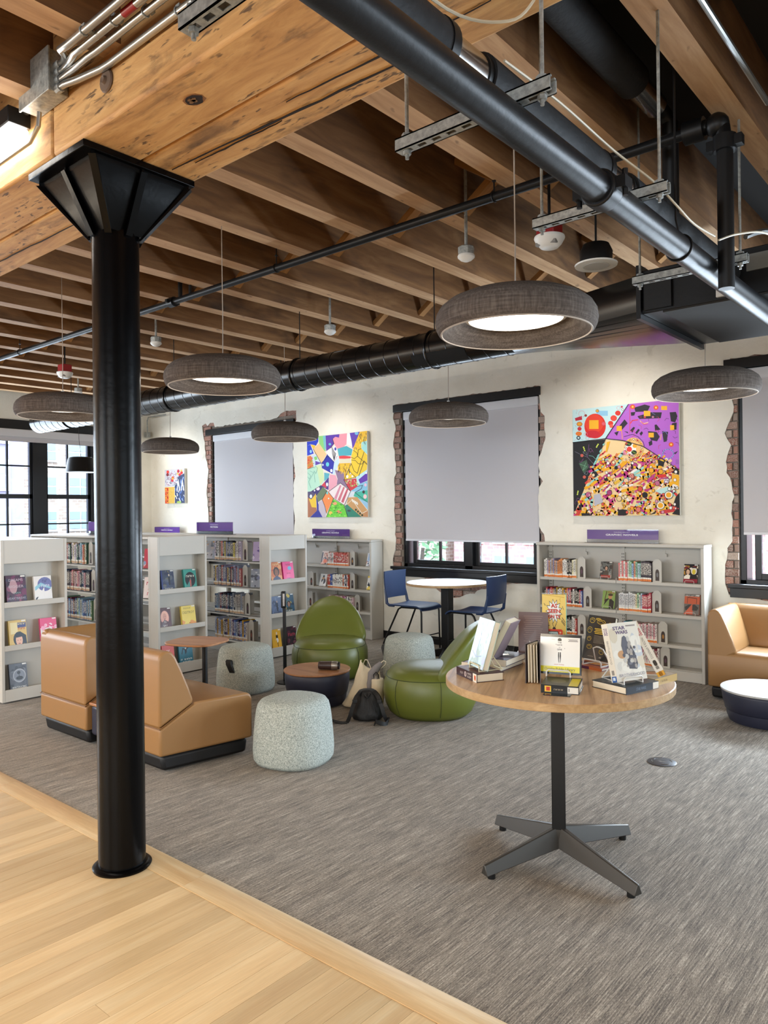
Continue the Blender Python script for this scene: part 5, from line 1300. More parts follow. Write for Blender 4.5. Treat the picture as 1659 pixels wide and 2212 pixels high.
# ================================================================ FACE-OUT BOOKS
def easel(loc, yaw, w, h, d, label, r=.0018, m=None, group='white wire book easels'):
    t = thing('book_easel', label, 'easel', loc, yaw, group)
    for s_ in (-1, 1):
        MB().tube([(s_*w*.36, -.018, .018), (s_*w*.36, -.02, .002), (s_*w*.36, d*.3, .002), (s_*w*.30, d, .003), (s_*w*.2, d*.42, h*.7), (s_*w*.05, d*.38, h*.78)], r, 6).build('leg', m or M_wire, t)
    MB().tube([(-w*.36, -.018, .018), (-w*.30, -.02, .026), (w*.30, -.02, .026), (w*.36, -.018, .018)], r, 6).build('front_lip', m or M_wire, t)
    MB().tube([(-w*.05, d*.38, h*.78), (w*.05, d*.38, h*.78)], r, 6).tube([(-w*.30, d, .003), (w*.30, d, .003)], r, 6).build('cross_wire', m or M_wire, t)
    return t
def face_book(label, w, h, th, loc, yaw, lean, col, draw=None, spine=None, back=None, group=None, m=None, top=None):
    """front cover faces local -y; base edge at loc"""
    t = thing('book', label, 'book', loc, group=group, rot=(-lean, 0, yaw))
    c = MB().box(-w/2, w/2, -th/2, -th/2+.002, 0, h).box(-w/2, w/2, th/2-.002, th/2, 0, h).box(-w/2, -w/2+.003, -th/2, th/2, 0, h).build('cover', M_cover, t, bev=.0008); c.color = rgba(col)
    MB().box(-w/2+.003, w/2-.003, -th/2+.002, th/2-.002, .003, h-.003).build('page_block', M_page, t)
    if draw:
        k = Ink(w, h, None, -th/2-.0003); draw(k); k.build('cover_print', t, m=m or M_printg)
    if spine:
        k = Ink(th, h, None, -.0003); spine(k); k.build('spine_print', t, (-w/2, 0, 0), (0, 0, -pi/2), M_printg)
    if back:
        k = Ink(w, h, None, -.0003); back(k); k.build('back_print', t, (0, th/2, 0), (0, 0, pi), M_printg)
    return t
def bg(c, *more):
    def f(k):
        k.rect(0, 0, 1, 1, c)
        for m_ in more: getattr(k, m_[0])(*m_[1:])
    return f
def blob(k, seed, cols, n=26, s=.18, x0=0, x1=1, y0=0, y1=1):
    r = random.Random(seed)
    for _ in range(n): k.ell(r.uniform(x0, x1), r.uniform(y0, y1), r.uniform(.03, s), r.uniform(.02, s*.7), r.choice(cols), 9, r.random())
def head(k, cx, cy, s, skin, hair, cloth, bg_=None):
    k.ell(cx, cy, s*1.25, s*1.05, hair); k.poly([(cx-s*1.8, 0), (cx-s*1.5, cy-s*1.5), (cx-s*.4, cy-s*1.0), (cx+s*.4, cy-s*1.0), (cx+s*1.5, cy-s*1.5), (cx+s*1.8, 0)], cloth)
    k.ell(cx, cy-s*.15, s*.75, s*.85, skin); k.poly([(cx-s*.85, cy+s*.2), (cx-s*.2, cy+s*.75), (cx+s*.85, cy+s*.25), (cx+s*.8, cy+s*.7), (cx, cy+s*1.05), (cx-s*.8, cy+s*.7)], hair)
    for d in (-.3, .3): k.ell(cx+d*s, cy-s*.15, s*.1, s*.05, 0x241C18, 8)
    k.line([(cx-s*.2, cy-s*.62), (cx+s*.2, cy-s*.62)], s*.09, 0x8A3A38)
def figure(k, cx, y0, h, c, skin=0xC89A78):
    k.poly([(cx-h*.10, y0), (cx-h*.13, y0+h*.55), (cx-h*.16, y0+h*.78), (cx+h*.16, y0+h*.78), (cx+h*.13, y0+h*.55), (cx+h*.1, y0)], c); k.ell(cx, y0+h*.9, h*.09, h*.1, skin)
AX, BX, CX_ = -6.062, -5.902, -5.782
def ledge(label, x, y, z, w, h, col, draw, spine=None):
    face_book(label, w, h, .024, (x, y, z), pi/2, radians(9), col, draw, spine, group='books displayed on the bookcase ends')
sticker = ('rect', .74, .93, .97, .985, 0xE8E6E0)
def cv(base, *ops, cap=None):
    def f(k):
        k.rect(0, 0, 1, 1, base)
        for o in ops:
            if callable(o): o(k)
            else: getattr(k, o[0])(*o[1:])
        k.rect(.74, .935, .97, .985, 0xE8E6E0)
    return f
L1, L2, L3 = .756, .419, .078
# near end (A)
ledge('dark purple novel with large pale title, top left on nearest bookcase end', AX, 2.640, L1, .155, .232, 0x3A1E3A, cv(0x4A2440, lambda k: blob(k, 1, [0x6E2A52, 0x2C1830, 0x8A4A66, 0x34304A], 30, .2), lambda k: k.ell(.36, .62, .2, .24, 0xB89098), ('text', .5, .84, .085, 'DREAMS', 0xC8B8C4, .7), ('text', .5, .62, .085, 'BIGGER', 0xC8B8C4, .75), ('text', .5, .40, .06, 'THAN', 0x7FA8A0, .4), ('text', .5, .22, .075, 'HEARTBREAK', 0xB0A8B8, .92)))
ledge('white novel with blue purple oval, top right on nearest bookcase end', AX, 2.852, L1, .142, .212, 0xE6E4E2, cv(0xE8E6E4, lambda k: k.ell(.62, .68, .42, .27, 0x6A70A8), lambda k: k.poly([(.05, .6), (.4, .75), (.95, .55), (.95, .48), (.4, .62), (.05, .45)], 0x8AC0D4), lambda k: k.ell(.2, .12, .16, .1, 0x2C3444), ('scrib', .62, .80, .09, .3, 0x3A3E70), ('scrib', .64, .62, .075, .5, 0xC8CCE0), ('line', [(.45, .1), (.9, .1)], .03, 0x6A6A70)))
ledge('novel with black-haired woman portrait, second ledge of nearest bookcase end', AX, 2.648, L2, .137, .214, 0xD8B860, cv(0xD9B866, lambda k: k.rect(.1, .5, .5, .92, 0xE8D8A0), lambda k: k.rect(.5, .72, .98, .9, 0x3A4680), ('scrib', .7, .85, .05, .5, 0xE8D8A0), ('scrib', .72, .68, .06, .4, 0xB03A30), lambda k: head(k, .55, .3, .26, 0xE4B49C, 0x16202E, 0x3A6A90), lambda k: k.poly([(.3, .45), (.62, .58), (.95, .42), (.98, .1), (.8, .12), (.72, .38), (.4, .36)], 0x16202E)))
ledge('pink and white novel, second ledge right on nearest bookcase end', AX, 2.895, L2, .134, .205, 0xE4508A, cv(0xE8E0E0, lambda k: k.rect(0, .62, 1, 1, 0xE0407A), lambda k: blob(k, 5, [0xE0407A, 0xF0A0C0, 0xF4D8E0], 14, .14, 0, 1, .55, .75), ('scrib', .6, .42, .07, .4, 0x304A70), ('scrib', .55, .22, .05, .4, 0x304A70)))
ledge('grey novel with glass globe picture, lowest ledge of nearest bookcase end', AX, 2.650, L3, .138, .213, 0x4A4C54, cv(0x50535C, lambda k: blob(k, 6, [0x3A3C44, 0x5A5E68, 0x6A6E78], 20, .25), lambda k: k.ell(.55, .55, .36, .25, 0xA8ACB4, 24), lambda k: k.ell(.55, .55, .31, .21, 0x7A808C, 24), lambda k: k.ell(.55, .46, .2, .07, 0x282A30), lambda k: k.ell(.52, .66, .10, .06, 0x303238), ('line', [(.53, .46), (.53, .66)], .03, 0x303238), ('text', .5, .13, .075, 'WINTERSONG', 0xE8E6E0, .8)))
# middle end (B)
ledge('dark blue novel with small pale figure, top left on middle bookcase end', BX, 3.910, L1, .135, .195, 0x26345E, cv(0x38425A, lambda k: blob(k, 7, [0x2C3450, 0x4A5470, 0x58606C, 0x6C6650], 22, .2), lambda k: figure(k, .62, .3, .52, 0x20242E, 0xD8C8B0), lambda k: k.rect(.0, 0, .12, 1, 0x2A3A7A), ('scrib', .55, .14, .06, .6, 0xC8C4B8)))
ledge('teal novel with dark round emblem, top right on middle bookcase end', BX, 4.150, L1, .135, .19, 0x2E8078, cv(0x3A9488, lambda k: k.ell(.5, .5, .42, .36, 0x14181C, 24), ('scrib', .5, .66, .085, .66, 0xD8D8C8), lambda k: figure(k, .5, .14, .42, 0xB8524A, 0x8A5A40)))
ledge('maroon novel with pink-haired face, second ledge of middle bookcase end', BX, 3.876, L2, .13, .195, 0x4A1E24, cv(0x54242A, lambda k: k.ell(.5, .55, .33, .32, 0xE8A898), lambda k: head(k, .5, .62, .2, 0xD89A88, 0xF0B8A0, 0x54242A), ('text', .5, .34, .085, 'TO', 0xE8E0D8, .2), ('text', .5, .18, .085, 'SAY', 0xE8E0D8, .34)))
ledge('yellow novel with hand-lettered title, second ledge right on middle bookcase end', BX, 4.130, L2, .15, .19, 0xE8D058, cv(0xE6CE60, lambda k: k.poly([(0, 0), (1, 0), (1, .18), (.7, .3), (.3, .2), (0, .34)], 0xE09A50), ('text', .42, .88, .06, 'PLEASE', 0x6A6020, .5), ('text', .5, .68, .12, 'DESTROY', 0x5A5424, .85), lambda k: k.poly([(.2, .12), (.5, .2), (.82, .1), (.6, .16), (.5, .14)], 0xB0402A)))
ledge('red novel with white lettering, lowest ledge of middle bookcase end', BX, 3.910, L3, .125, .195, 0xD84838, cv(0xD84A3C, ('scrib', .5, .72, .10, .3, 0xF0E8E0), ('scrib', .5, .52, .09, .6, 0xF0E8E0), ('scrib', .5, .34, .09, .5, 0x3A1A18)))
ledge('teal novel with leaping dark figure, lowest ledge right on middle bookcase end', BX, 4.095, L3, .145, .19, 0x2A6A80, cv(0x33768C, lambda k: figure(k, .5, .28, .5, 0x141A20, 0xD8C8B8), lambda k: k.line([(.2, .5), (.3, .75), (.5, .66), (.75, .8)], .06, 0x141A20), ('scrib', .5, .22, .065, .84, 0xE8ECE8), ('scrib', .5, .1, .06, .6, 0xE8ECE8)))
# far end (C)
ledge('orange novel with bearded man, top left on far bookcase end', CX_, 5.100, L1, .145, .205, 0xC8683A, cv(0xD07848, lambda k: blob(k, 9, [0xE09A60, 0xC0603A, 0xB85040], 16, .25), lambda k: head(k, .5, .52, .22, 0x8A5A40, 0x2A1C18, 0x3A4668), ('scrib', .5, .88, .07, .6, 0xE8C890)))
ledge('hot pink novel with blue spot, top right on far bookcase end', CX_, 5.265, L1, .145, .20, 0xE8408A, cv(0xE8468C, lambda k: k.ell(.62, .66, .18, .1, 0x60A8D0), ('scrib', .5, .84, .07, .5, 0x8A1A50), ('scrib', .5, .4, .06, .4, 0xB02060), ('scrib', .5, .14, .05, .4, 0x6088C0)))
ledge('blue grey novel with hooded figure, second ledge of far bookcase end', CX_, 5.100, L2, .14, .195, 0x4A5A78, cv(0x56688A, lambda k: blob(k, 10, [0x405070, 0x6A7C9C, 0x303C58], 16, .25), lambda k: figure(k, .55, .22, .55, 0x1C2230, 0xB09888), ('text', .5, .12, .09, 'CHOSEN', 0x20283C, .8)))
ledge('dark blue green novel with seated figure, second ledge right on far bookcase end', CX_, 5.262, L2, .15, .205, 0x1E3A50, cv(0x2A5068, lambda k: blob(k, 11, [0x1C3448, 0x3C6C80, 0x80A060, 0xC8B050], 22, .2), lambda k: head(k, .52, .5, .15, 0x9A7058, 0x1A1A20, 0x2A3A30), ('text', .5, .16, .09, 'CURSE', 0xE8ECE8, .6)))
ledge('yellow novel with woman in white dress, lowest ledge of far bookcase end', CX_, 5.095, L3, .12, .20, 0xE0A828, cv(0xE4AE34, lambda k: figure(k, .55, .12, .75, 0x201C18, 0xE8D8C8), lambda k: k.ell(.55, .45, .14, .12, 0xE8E4DC)))
ledge('dark novel with red lettering, lowest ledge right on far bookcase end', CX_, 5.30, L3, .14, .205, 0x2A1C22, cv(0x30222A, lambda k: blob(k, 13, [0x582838, 0x201820, 0x6A4048], 20, .22), ('scrib', .5, .6, .12, .7, 0xB04050)))

# face-out comics in the wall cases
def caseb(label, x, z, w, h, col, draw, yaw=0):
    face_book(label, w, h, .016, (x, 6.50, z+.006), yaw, radians(14), col, draw, group='comics standing face out in the wall cases')
    easel((x, 6.49, z), yaw, w*.9, h*.6, .08, 'white wire easel holding the '+label.split(',')[0], .0016)
caseb('grey comic with running figure, upper left of the long case', -2.905, RZ[0], .112, .155, 0x5A5A5C, cv(0x6E706C, lambda k: blob(k, 20, [0x3A3A3C, 0x8A8C88, 0x4A4440, 0xA09890], 30, .2), lambda k: head(k, .52, .62, .14, 0xC8A088, 0x2A2420, 0x504840), lambda k: k.rect(.1, .05, .9, .2, 0xA04038)))
caseb('black comic with two bright faces, upper right of the long case', -2.155, RZ[0], .115, .158, 0x201C20, cv(0x2A2428, lambda k: blob(k, 22, [0xC8A848, 0xE8E0D0, 0x7A2830, 0x1C1818, 0xB08030], 34, .18), lambda k: head(k, .3, .6, .17, 0xE0B898, 0x2A1C18, 0xE8E0D0), lambda k: head(k, .72, .62, .17, 0xE8D040, 0xE8E0D8, 0x1C1818), lambda k: k.rect(0, 0, 1, .2, 0x8A2030), lambda k: k.rect(0, .92, 1, 1, 0x1A1620)))
caseb('green comic with man in cap, second shelf of the long case', -2.885, RZ[1], .118, .158, 0x7A9848, cv(0x8AA85A, lambda k: k.poly([(.1, 0), (.25, .5), (.6, .6), (.95, .4), (.95, 0)], 0x2A2622), lambda k: k.ell(.62, .66, .16, .14, 0xC89068), lambda k: k.ell(.64, .77, .2, .07, 0x4A3A28), lambda k: k.line([(.2, .4), (.3, .95)], .06, 0x5A3A24), ('scrib', .66, .9, .09, .5, 0xA83830)))
caseb('orange and grey comic with tracked vehicle, second shelf right of the long case', -2.15, RZ[1], .125, .17, 0xC85A38, cv(0x6E6862, lambda k: k.rect(0, .52, 1, .9, 0xC85E3C), lambda k: k.poly([(.1, .2), (.85, .2), (.95, .35), (.7, .5), (.3, .48), (.05, .36)], 0x3A3836), lambda k: k.line([(.2, .55), (.2, .85), (.8, .8), (.8, .55)], .03, 0x4A3A34), ('text', .5, .93, .085, "GIRLS' LAST TOUR", 0xE8E4DC, .9)))
caseb('white and blue comic, upper right of the middle wall case', -5.76, MZ[0], .105, .155, 0xD8DCE4, cv(0xE0E2E8, lambda k: k.rect(.15, .4, .6, .95, 0x9AB8E0), lambda k: blob(k, 24, [0x3A4868, 0xC88068, 0x8A98B0, 0xE8E8E8], 22, .16, 0, 1, 0, .5), lambda k: k.rect(.7, .1, .98, .8, 0x8A4A58)))
caseb('white comic with dark kneeling figure, second shelf of the middle wall case', -6.53, MZ[1], .112, .15, 0xE4E0DC, cv(0xE8E6E2, lambda k: k.ell(.55, .42, .32, .26, 0x3A2A28), lambda k: k.ell(.5, .66, .2, .12, 0xC09060), lambda k: k.ell(.52, .8, .14, .1, 0x1C1818), lambda k: k.poly([(.15, .05), (.4, .3), (.5, .05)], 0x1C1818)))
caseb('yellow and white comic with black figures, second shelf right of middle wall case', -5.755, MZ[1], .115, .158, 0xE8C83A, cv(0xE8E4DC, lambda k: k.rect(0, .86, 1, 1, 0xE8C83A), lambda k: k.rect(0, 0, 1, .12, 0xE8C020), lambda k: head(k, .52, .66, .13, 0xE0B8A0, 0x6A4030, 0x1C1C24), lambda k: blob(k, 25, [0x1C1C24, 0x30343C], 12, .14, .15, .85, .2, .5)))
caseb('pink fronted comic with girl in dark dress, upper left of middle wall case', -6.50, MZ[0], .11, .16, 0xE0A890, cv(0xE8D0C4, lambda k: head(k, .55, .7, .16, 0xE8C0A8, 0xB05A30, 0x2A2438), lambda k: k.ell(.6, .22, .35, .16, 0xE07048), lambda k: k.rect(0, .0, .2, .9, 0x4A3A48)))
# face-out books standing among the novels
def shelfb(label, x, y, z, w, h, col, draw, yaw=radians(35), lean=radians(12)): face_book(label, w, h, .02, (x, y, z), yaw, lean, col, draw, group='books standing face out in the book ranges')
shelfb('white and blue novel at the left end of the far range top row', -6.77, 5.03, CZ[0], .13, .20, 0xD8DCE4, cv(0xC8D4E0, lambda k: k.rect(.05, .05, .6, .35, 0xF0F0EE), ('scrib', .4, .2, .10, .5, 0x303848), lambda k: blob(k, 31, [0x8AA0B8, 0xD8B070, 0xE8E8E8], 12, .2, 0, 1, .45, 1)))
shelfb('lilac novel at the right end of the far range top row', -5.97, 5.03, CZ[0], .13, .20, 0xB8A8D0, cv(0xB8A8D4, lambda k: blob(k, 32, [0x9080B8, 0xD8D0E8, 0x6858A0], 18, .2)))
shelfb('grey foil-wrapped novel at the right end of the far range second row', -6.0, 5.03, CZ[1], .14, .19, 0x9098A8, cv(0x98A0B0, lambda k: blob(k, 33, [0xD8DCE4, 0x505868, 0x7880A0], 20, .2)))
shelfb('red novel just right of the column, middle range top row', -6.06, 3.83, CZ[0], .12, .18, 0xB03048, cv(0xC84860, lambda k: blob(k, 34, [0xE8C0C8, 0x8AA8D0, 0xE07080], 16, .2)))
shelfb('white novel with red letters just right of the column', -6.06, 3.83, CZ[1], .13, .19, 0xE8DCDC, cv(0xECE0E0, ('scrib', .5, .7, .12, .7, 0xC04858), ('scrib', .5, .45, .12, .4, 0xC04858), ('scrib', .5, .2, .12, .5, 0xC04858)))

# ================================================================ SIGNS
def sign(label, loc, w, h, big, small=True, rz=0):
    t = thing('shelf_sign', label, 'sign', loc, rz, 'purple shelf signs')
    MB().box(-w/2, w/2, -.0025, .0025, .0, h).build('acrylic_plate', M_acryl, t)
    MB().box(-w/2-.01, w/2+.015, -.035, .03, 0, .004).build('acrylic_foot', M_acryl, t)
    MB().box(-w/2+.002, w/2-.002, -.0015, .0015, h*.26, h-.003).build('purple_card', mat('sign purple', 0x7644B2, .3), t)
    k = Ink(w, h, None, -.0029)
    if small: k.text(.5, .79, .075, 'YOUNG ADULT', 0xD8CCE8, .225)
    k.text(.5, .60, .13, big, 0xF2EEF6, .45 if len(big) > 8 else .2, .012); k.build('sign_lettering', t, m=M_print)
    MB().box(-w/2, w/2, -.006, .006, .001, h*.24).build('frosted_base', glass_mat('frosted acrylic', (.75, .74, .76), .05, .3), t)
sign('purple Graphic Novels sign on the long case under the purple and yellow painting', (-2.785, 6.585, 1.15), .67, .122, 'GRAPHIC NOVELS')
sign('purple Graphic Novels sign on the case under the painting of coloured patches', (-6.47, 6.585, 1.14), .64, .118, 'GRAPHIC NOVELS')
sign('purple Fiction sign on top of the far book range', (-6.96, 5.22, 1.228), .66, .135, 'FICTION')
sign('purple Graphic Novels sign in the far corner under the small painting', (-9.9, 6.55, 1.15), .66, .12, 'GRAPHIC NOVELS')
sign('purple sign on the middle range, mostly hidden behind the black column', (-7.25, 4.05, 1.255), .64, .135, 'FICTION')

# ================================================================ PAINTINGS
import numpy as np
def homog(quad):
    """maps sketch coordinates of a canvas (TL, TR, BR, BL corners given) to 0..1 canvas coordinates"""
    dst = [(0, 1), (1, 1), (1, 0), (0, 0)]; A = []; b = []
    for (x, y), (u, v) in zip(quad, dst):
        A += [[x, y, 1, 0, 0, 0, -u*x, -u*y], [0, 0, 0, x, y, 1, -v*x, -v*y]]; b += [u, v]
    h = np.linalg.solve(np.array(A, float), np.array(b, float))
    return lambda x, y: ((h[0]*x+h[1]*y+h[2])/(h[6]*x+h[7]*y+1), (h[3]*x+h[4]*y+h[5])/(h[6]*x+h[7]*y+1))
def painting(label, x0, x1, z0, z1, quad, draw, base):
    t = thing('painting', label, 'painting', ((x0+x1)/2, 6.625, z0)); w = x1-x0; h = z1-z0
    MB().box(-w/2, w/2, -.022, .018, 0, h).build('canvas', M_canvas, t, bev=.002)
    k = Ink(w, h, base, -.0225, .000006, homog(quad)); draw(k); k.build('picture', t, m=M_paintg); return t
BODY = [(545, 540), (770, 552), (1025, 625), (1487, 925), (1490, 1497), (130, 1505), (200, 1330), (280, 1130), (330, 1000), (390, 890)]
def big(k):
    r = random.Random(4)
    k.poly([(120, 160), (842, 84), (545, 525), (124, 575)], 0xC2E2E6)
    k.poly([(842, 84), (1487, 18), (1487, 922), (1025, 622), (770, 552), (545, 527)], 0xB463CC)
    k.poly([(124, 575), (545, 533), (390, 890), (330, 1050), (230, 1250), (130, 1505)], 0x1B191C)
    k.poly(BODY, 0xEFD09A)
    # top left corner
    for _ in range(18): x, y = r.uniform(130, 300), r.uniform(170, 560); k.line([(x, y), (x+r.uniform(-40, 60), y+r.uniform(-40, 40))], 3, r.choice([0x7A98A8, 0xD88898, 0x9AB8C8]))
    k.rect(430, 170, 575, 235, 0x8CC4E4)
    k.ell(410, 365, 138, 158, 0xD62A1E, 28).ell(400, 330, 118, 118, 0xE2402A, 24).rect(335, 290, 455, 402, 0xF0B224).ell(380, 470, 95, 48, 0xC82230)
    k.poly([(150, 265), (240, 235), (245, 285), (160, 300)], 0xB8243C); k.ell(210, 340, 34, 26, 0xE8A028).ring(210, 340, 34, 26, 6, 0xC03020).ell(210, 400, 26, 26, 0xC82838).ell(200, 462, 40, 28, 0xE07828).ell(196, 515, 26, 26, 0x24303C).ell(196, 515, 13, 13, 0xC8E0E4)
    for x, y, a, c in ((610, 330, 34, 0xD8342A), (650, 265, 42, 0xE04838), (705, 200, 36, 0xD8342A), (620, 365, 26, 0xE86050), (755, 120, 14, 0xC83040), (440, 172, 18, 0xE0A030), (290, 230, 18, 0x8A3A30), (520, 335, 22, 0xE06070)): k.ell(x, y, a, a*.9, c)
    for x, y, a in ((712, 135, 22), (765, 155, 14), (310, 520, 20), (290, 470, 22), (440, 172, 20), (520, 335, 26), (240, 210, 40)): k.ring(x, y, a, a, 4, r.choice([0x3A3038, 0xC04858, 0xD890A0]))
    # purple field
    for q, c in (([(915, 130), (1050, 90), (1120, 110), (1085, 180), (930, 185)], 0x2A2430), ([(955, 240), (1130, 190), (1270, 190), (1255, 265), (980, 275)], 0x2A2430), ([(1370, 190), (1450, 185), (1470, 240), (1440, 320), (1385, 305)], 0x241F28), ([(690, 400), (790, 280), (830, 330), (740, 430)], 0x2A2430), ([(1175, 350), (1200, 345), (1250, 410), (1180, 425)], 0x241F28), ([(1090, 430), (1200, 440), (1240, 500), (1205, 560), (1130, 545), (1095, 490)], 0x2E2634), ([(1270, 430), (1350, 440), (1330, 560), (1290, 570)], 0x2E2A34), ([(1400, 330), (1460, 320), (1455, 410), (1375, 415)], 0x241F28), ([(860, 420), (905, 375), (925, 385), (890, 450)], 0x2A2430), ([(925, 450), (965, 400), (985, 415), (945, 470)], 0x2A2430), ([(980, 460), (1010, 430), (1025, 455), (1000, 490)], 0x2A2430), ([(1095, 570), (1140, 545), (1145, 600), (1105, 620)], 0x2A2430), ([(780, 430), (830, 440), (835, 460)], 0x2A2430), ([(655, 450), (715, 430), (690, 490)], 0x2A2430), ([(870, 190), (930, 185), (915, 230), (875, 235)], 0x2A2430), ([(1415, 710), (1475, 680), (1440, 725)], 0x3A2C48)): k.poly(q, c)
    for x, y, a, b in ((1080, 205, 42, 34), (1130, 480, 34, 30), (720, 395, 34, 32), (1400, 385, 26, 32), (1300, 135, 38, 26)): k.rect(x-a, y-b, x+a, y+b, 0xF0B228)
    for x, y in ((895, 120), (1385, 600), (1195, 130)): k.ell(x, y, 32, 30, 0xE05A28).ell(x, y, 13, 13, 0xF4D060)
    k.line([(865, 330), (890, 295), (960, 285)], 12, 0xE84048).line([(990, 300), (1030, 335), (1090, 320)], 12, 0xF0C0A0).line([(860, 110), (855, 420)], 7, 0xE04858).line([(750, 420), (760, 530)], 8, 0xF0A060).line([(1260, 470), (1250, 540)], 9, 0xF0B060).line([(1005, 310), (1040, 345), (1085, 335)], 6, 0xE04848)
    for _ in range(34):
        x, y = r.uniform(760, 1470), r.uniform(110, 800)
        if inside((x, y), [(842, 100), (1475, 40), (1475, 880), (1040, 600), (600, 510)]): a = r.uniform(0, 6.28); k.line([(x, y), (x+38*cos(a), y+38*sin(a)), (x+60*cos(a+.5), y+60*sin(a+.5))], 4, r.choice([0x2A2036, 0x2A2036, 0x8A8CE0, 0xD84060]))
    for i in range(5): k.rect(985+i*52, 238, 1012+i*52, 262, [0x6A2A38, 0xC04848, 0x2A2430, 0xB87890, 0x4A3040][i])
    k.ring(1345, 720, 70, 60, 12, 0x9AA8E8); k.line([(780, 500), (890, 470), (960, 500), (1030, 570), (1040, 620)], 6, 0x2A2036); k.rect(1440, 790, 1482, 850, 0xA060B8)
    # black field
    for _ in range(9):
        x, y = r.uniform(150, 420), r.uniform(620, 1400)
        if inside((x, y), [(124, 575), (545, 533), (390, 890), (330, 1050), (230, 1250), (130, 1505)]): k.line([(x+26*cos(i*.9+y), y+26*sin(i*1.3+x)) for i in range(7)], 3, r.choice([0x9A5A98, 0x7A4A80, 0x8898A0]))
    k.poly([(200, 840), (300, 795), (325, 890), (260, 965)], 0x3F5C48); k.line([(215, 850), (300, 880), (250, 930), (290, 830)], 3, 0x8ACAA0).line([(150, 690), (230, 730), (310, 760), (400, 860)], 3, 0x8A88A0).line([(310, 760), (330, 600)], 5, 0x7A4A80).line([(330, 740), (380, 750), (420, 790)], 5, 0x7AB8B0)
    for x, y in ((262, 635), (268, 655), (276, 676), (448, 598), (437, 615), (428, 632), (188, 1193), (184, 1212), (180, 1232)): k.ell(x, y, 9, 9, 0xD8E860)
    for x, y in ((240, 740), (270, 1013)): k.ell(x, y, 20, 20, 0xD86858).ring(x, y, 10, 10, 3, 0x8A2A28)
    # crowned figure: strokes, dots, rings
    cols = [0xF2AE1C, 0xF2AE1C, 0xF2AE1C, 0xE8B838, 0xD83A36, 0xC23C86, 0xF0C8A0, 0xF3E8E0, 0xE07848, 0xB83078, 0x9AD4CC]
    for _ in range(420):
        x, y = r.uniform(150, 1480), r.uniform(720, 1490)
        if not inside((x, y), BODY): continue
        a = r.gauss(-.5, .25) if y < 1180 else r.uniform(-1.4, 1.4); L = r.uniform(25, 80) if y < 1180 else r.uniform(20, 48)
        k.line([(x-L*cos(a), y-L*sin(a)), (x+L*.3*cos(a+.3), y+L*.3*sin(a+.3)), (x+L*cos(a), y+L*sin(a))], r.uniform(16, 38), r.choice(cols))
    for q, c in (([(820, 800), (820, 840), (640, 980), (610, 950), (720, 850)], 0xF0A818), ([(560, 570), (605, 560), (560, 700), (545, 690)], 0xF0B020), ([(1060, 1060), (1180, 960), (1180, 1000), (1090, 1090)], 0xC23C86), ([(1190, 985), (1390, 970), (1380, 1005), (1210, 1025)], 0xD83030), ([(1390, 985), (1480, 985), (1480, 1130), (1395, 1090)], 0xF0B020), ([(1170, 1190), (1330, 1130), (1400, 1160), (1290, 1240)], 0xBCE0DC), ([(390, 1240), (470, 1220), (510, 1330), (400, 1380)], 0xB8B8C4), ([(180, 1440), (240, 1420), (200, 1500), (150, 1500)], 0xD04030), ([(1230, 1440), (1420, 1405), (1430, 1450), (1240, 1480)], 0xC83838), ([(850, 1420), (900, 1400), (905, 1480), (840, 1480)], 0xE8A030), ([(570, 1300), (630, 1290), (610, 1350)], 0xC03C88)): k.poly(q, c)
    for _ in range(30):
        x, y = r.uniform(1030, 1200), r.uniform(720, 870); k.line([(x, y), (x+22, y-16)], 4, r.choice([0xD07898, 0xE8B040, 0x8AC8C0]))
    k.ell(905, 640, 128, 128, 0xF0BE76, 28).ell(860, 660, 78, 78, 0xF6EEE6, 22).ell(850, 660, 34, 34, 0xE84038).ell(840, 592, 42, 30, 0x26331E).ell(910, 700, 36, 28, 0x22301C).ell(795, 700, 26, 34, 0xE088A0).ell(920, 618, 28, 26, 0xF0A828)
    k.line([(820, 585), (860, 600)], 5, 0x9CD838).line([(890, 690), (930, 712)], 5, 0x9CD838)
    for i in range(12): a = i*.523; k.ell(905+105*cos(a), 640+105*sin(a), 13, 13, [0xE8D8C0, 0xD84840, 0xF0B030][i % 3])
    for i in range(16): a = i*.393; k.ring(905+104*cos(a), 640+104*sin(a), 13, 13, 4, 0x2A2028, 9)
    for q in ([(1210, 785), (1300, 825), (1285, 885), (1220, 860)], [(1395, 960), (1440, 895), (1485, 935), (1485, 985)], [(1400, 1380), (1440, 1265), (1490, 1210), (1490, 1497), (1390, 1480), (1435, 1430)], [(700, 1430), (760, 1420), (820, 1430), (805, 1497), (695, 1497)], [(230, 1470), (330, 1470), (370, 1500), (235, 1503)], [(195, 1370), (240, 1350), (230, 1430), (205, 1430)], [(1105, 1490), (1190, 1440), (1175, 1475)]): k.poly(q, 0x201C1E)
    for x, y, a in ((402, 978, 38), (680, 895, 24), (548, 1040, 24), (1045, 1240, 36), (293, 1377, 13), (880, 895, 18)): k.ell(x, y, a, a*1.05, 0x1E1A1C)
    for x, y in ((1350, 1240), (1243, 1372)): k.ell(x, y, 54, 50, 0xEFE6D6).ell(x, y, 34, 32, 0xF0A820).ring(x, y, 54, 50, 6, 0x241E22)
    for x, y, c in ((320, 1235, 0xC86090), (590, 1210, 0xA83878), (715, 1287, 0xE8C890), (880, 1005, 0xE89080), (985, 1165, 0xD84838), (1130, 930, 0xF0A820), (920, 865, 0xB84088), (1205, 1090, 0xC06888), (1250, 945, 0xE8A828), (640, 840, 0xE86858), (960, 1425, 0xE07868), (805, 1060, 0xF0C8A8)): k.ell(x, y, 30, 30, c).ring(x, y, 32, 34, 5, 0x3A2030)
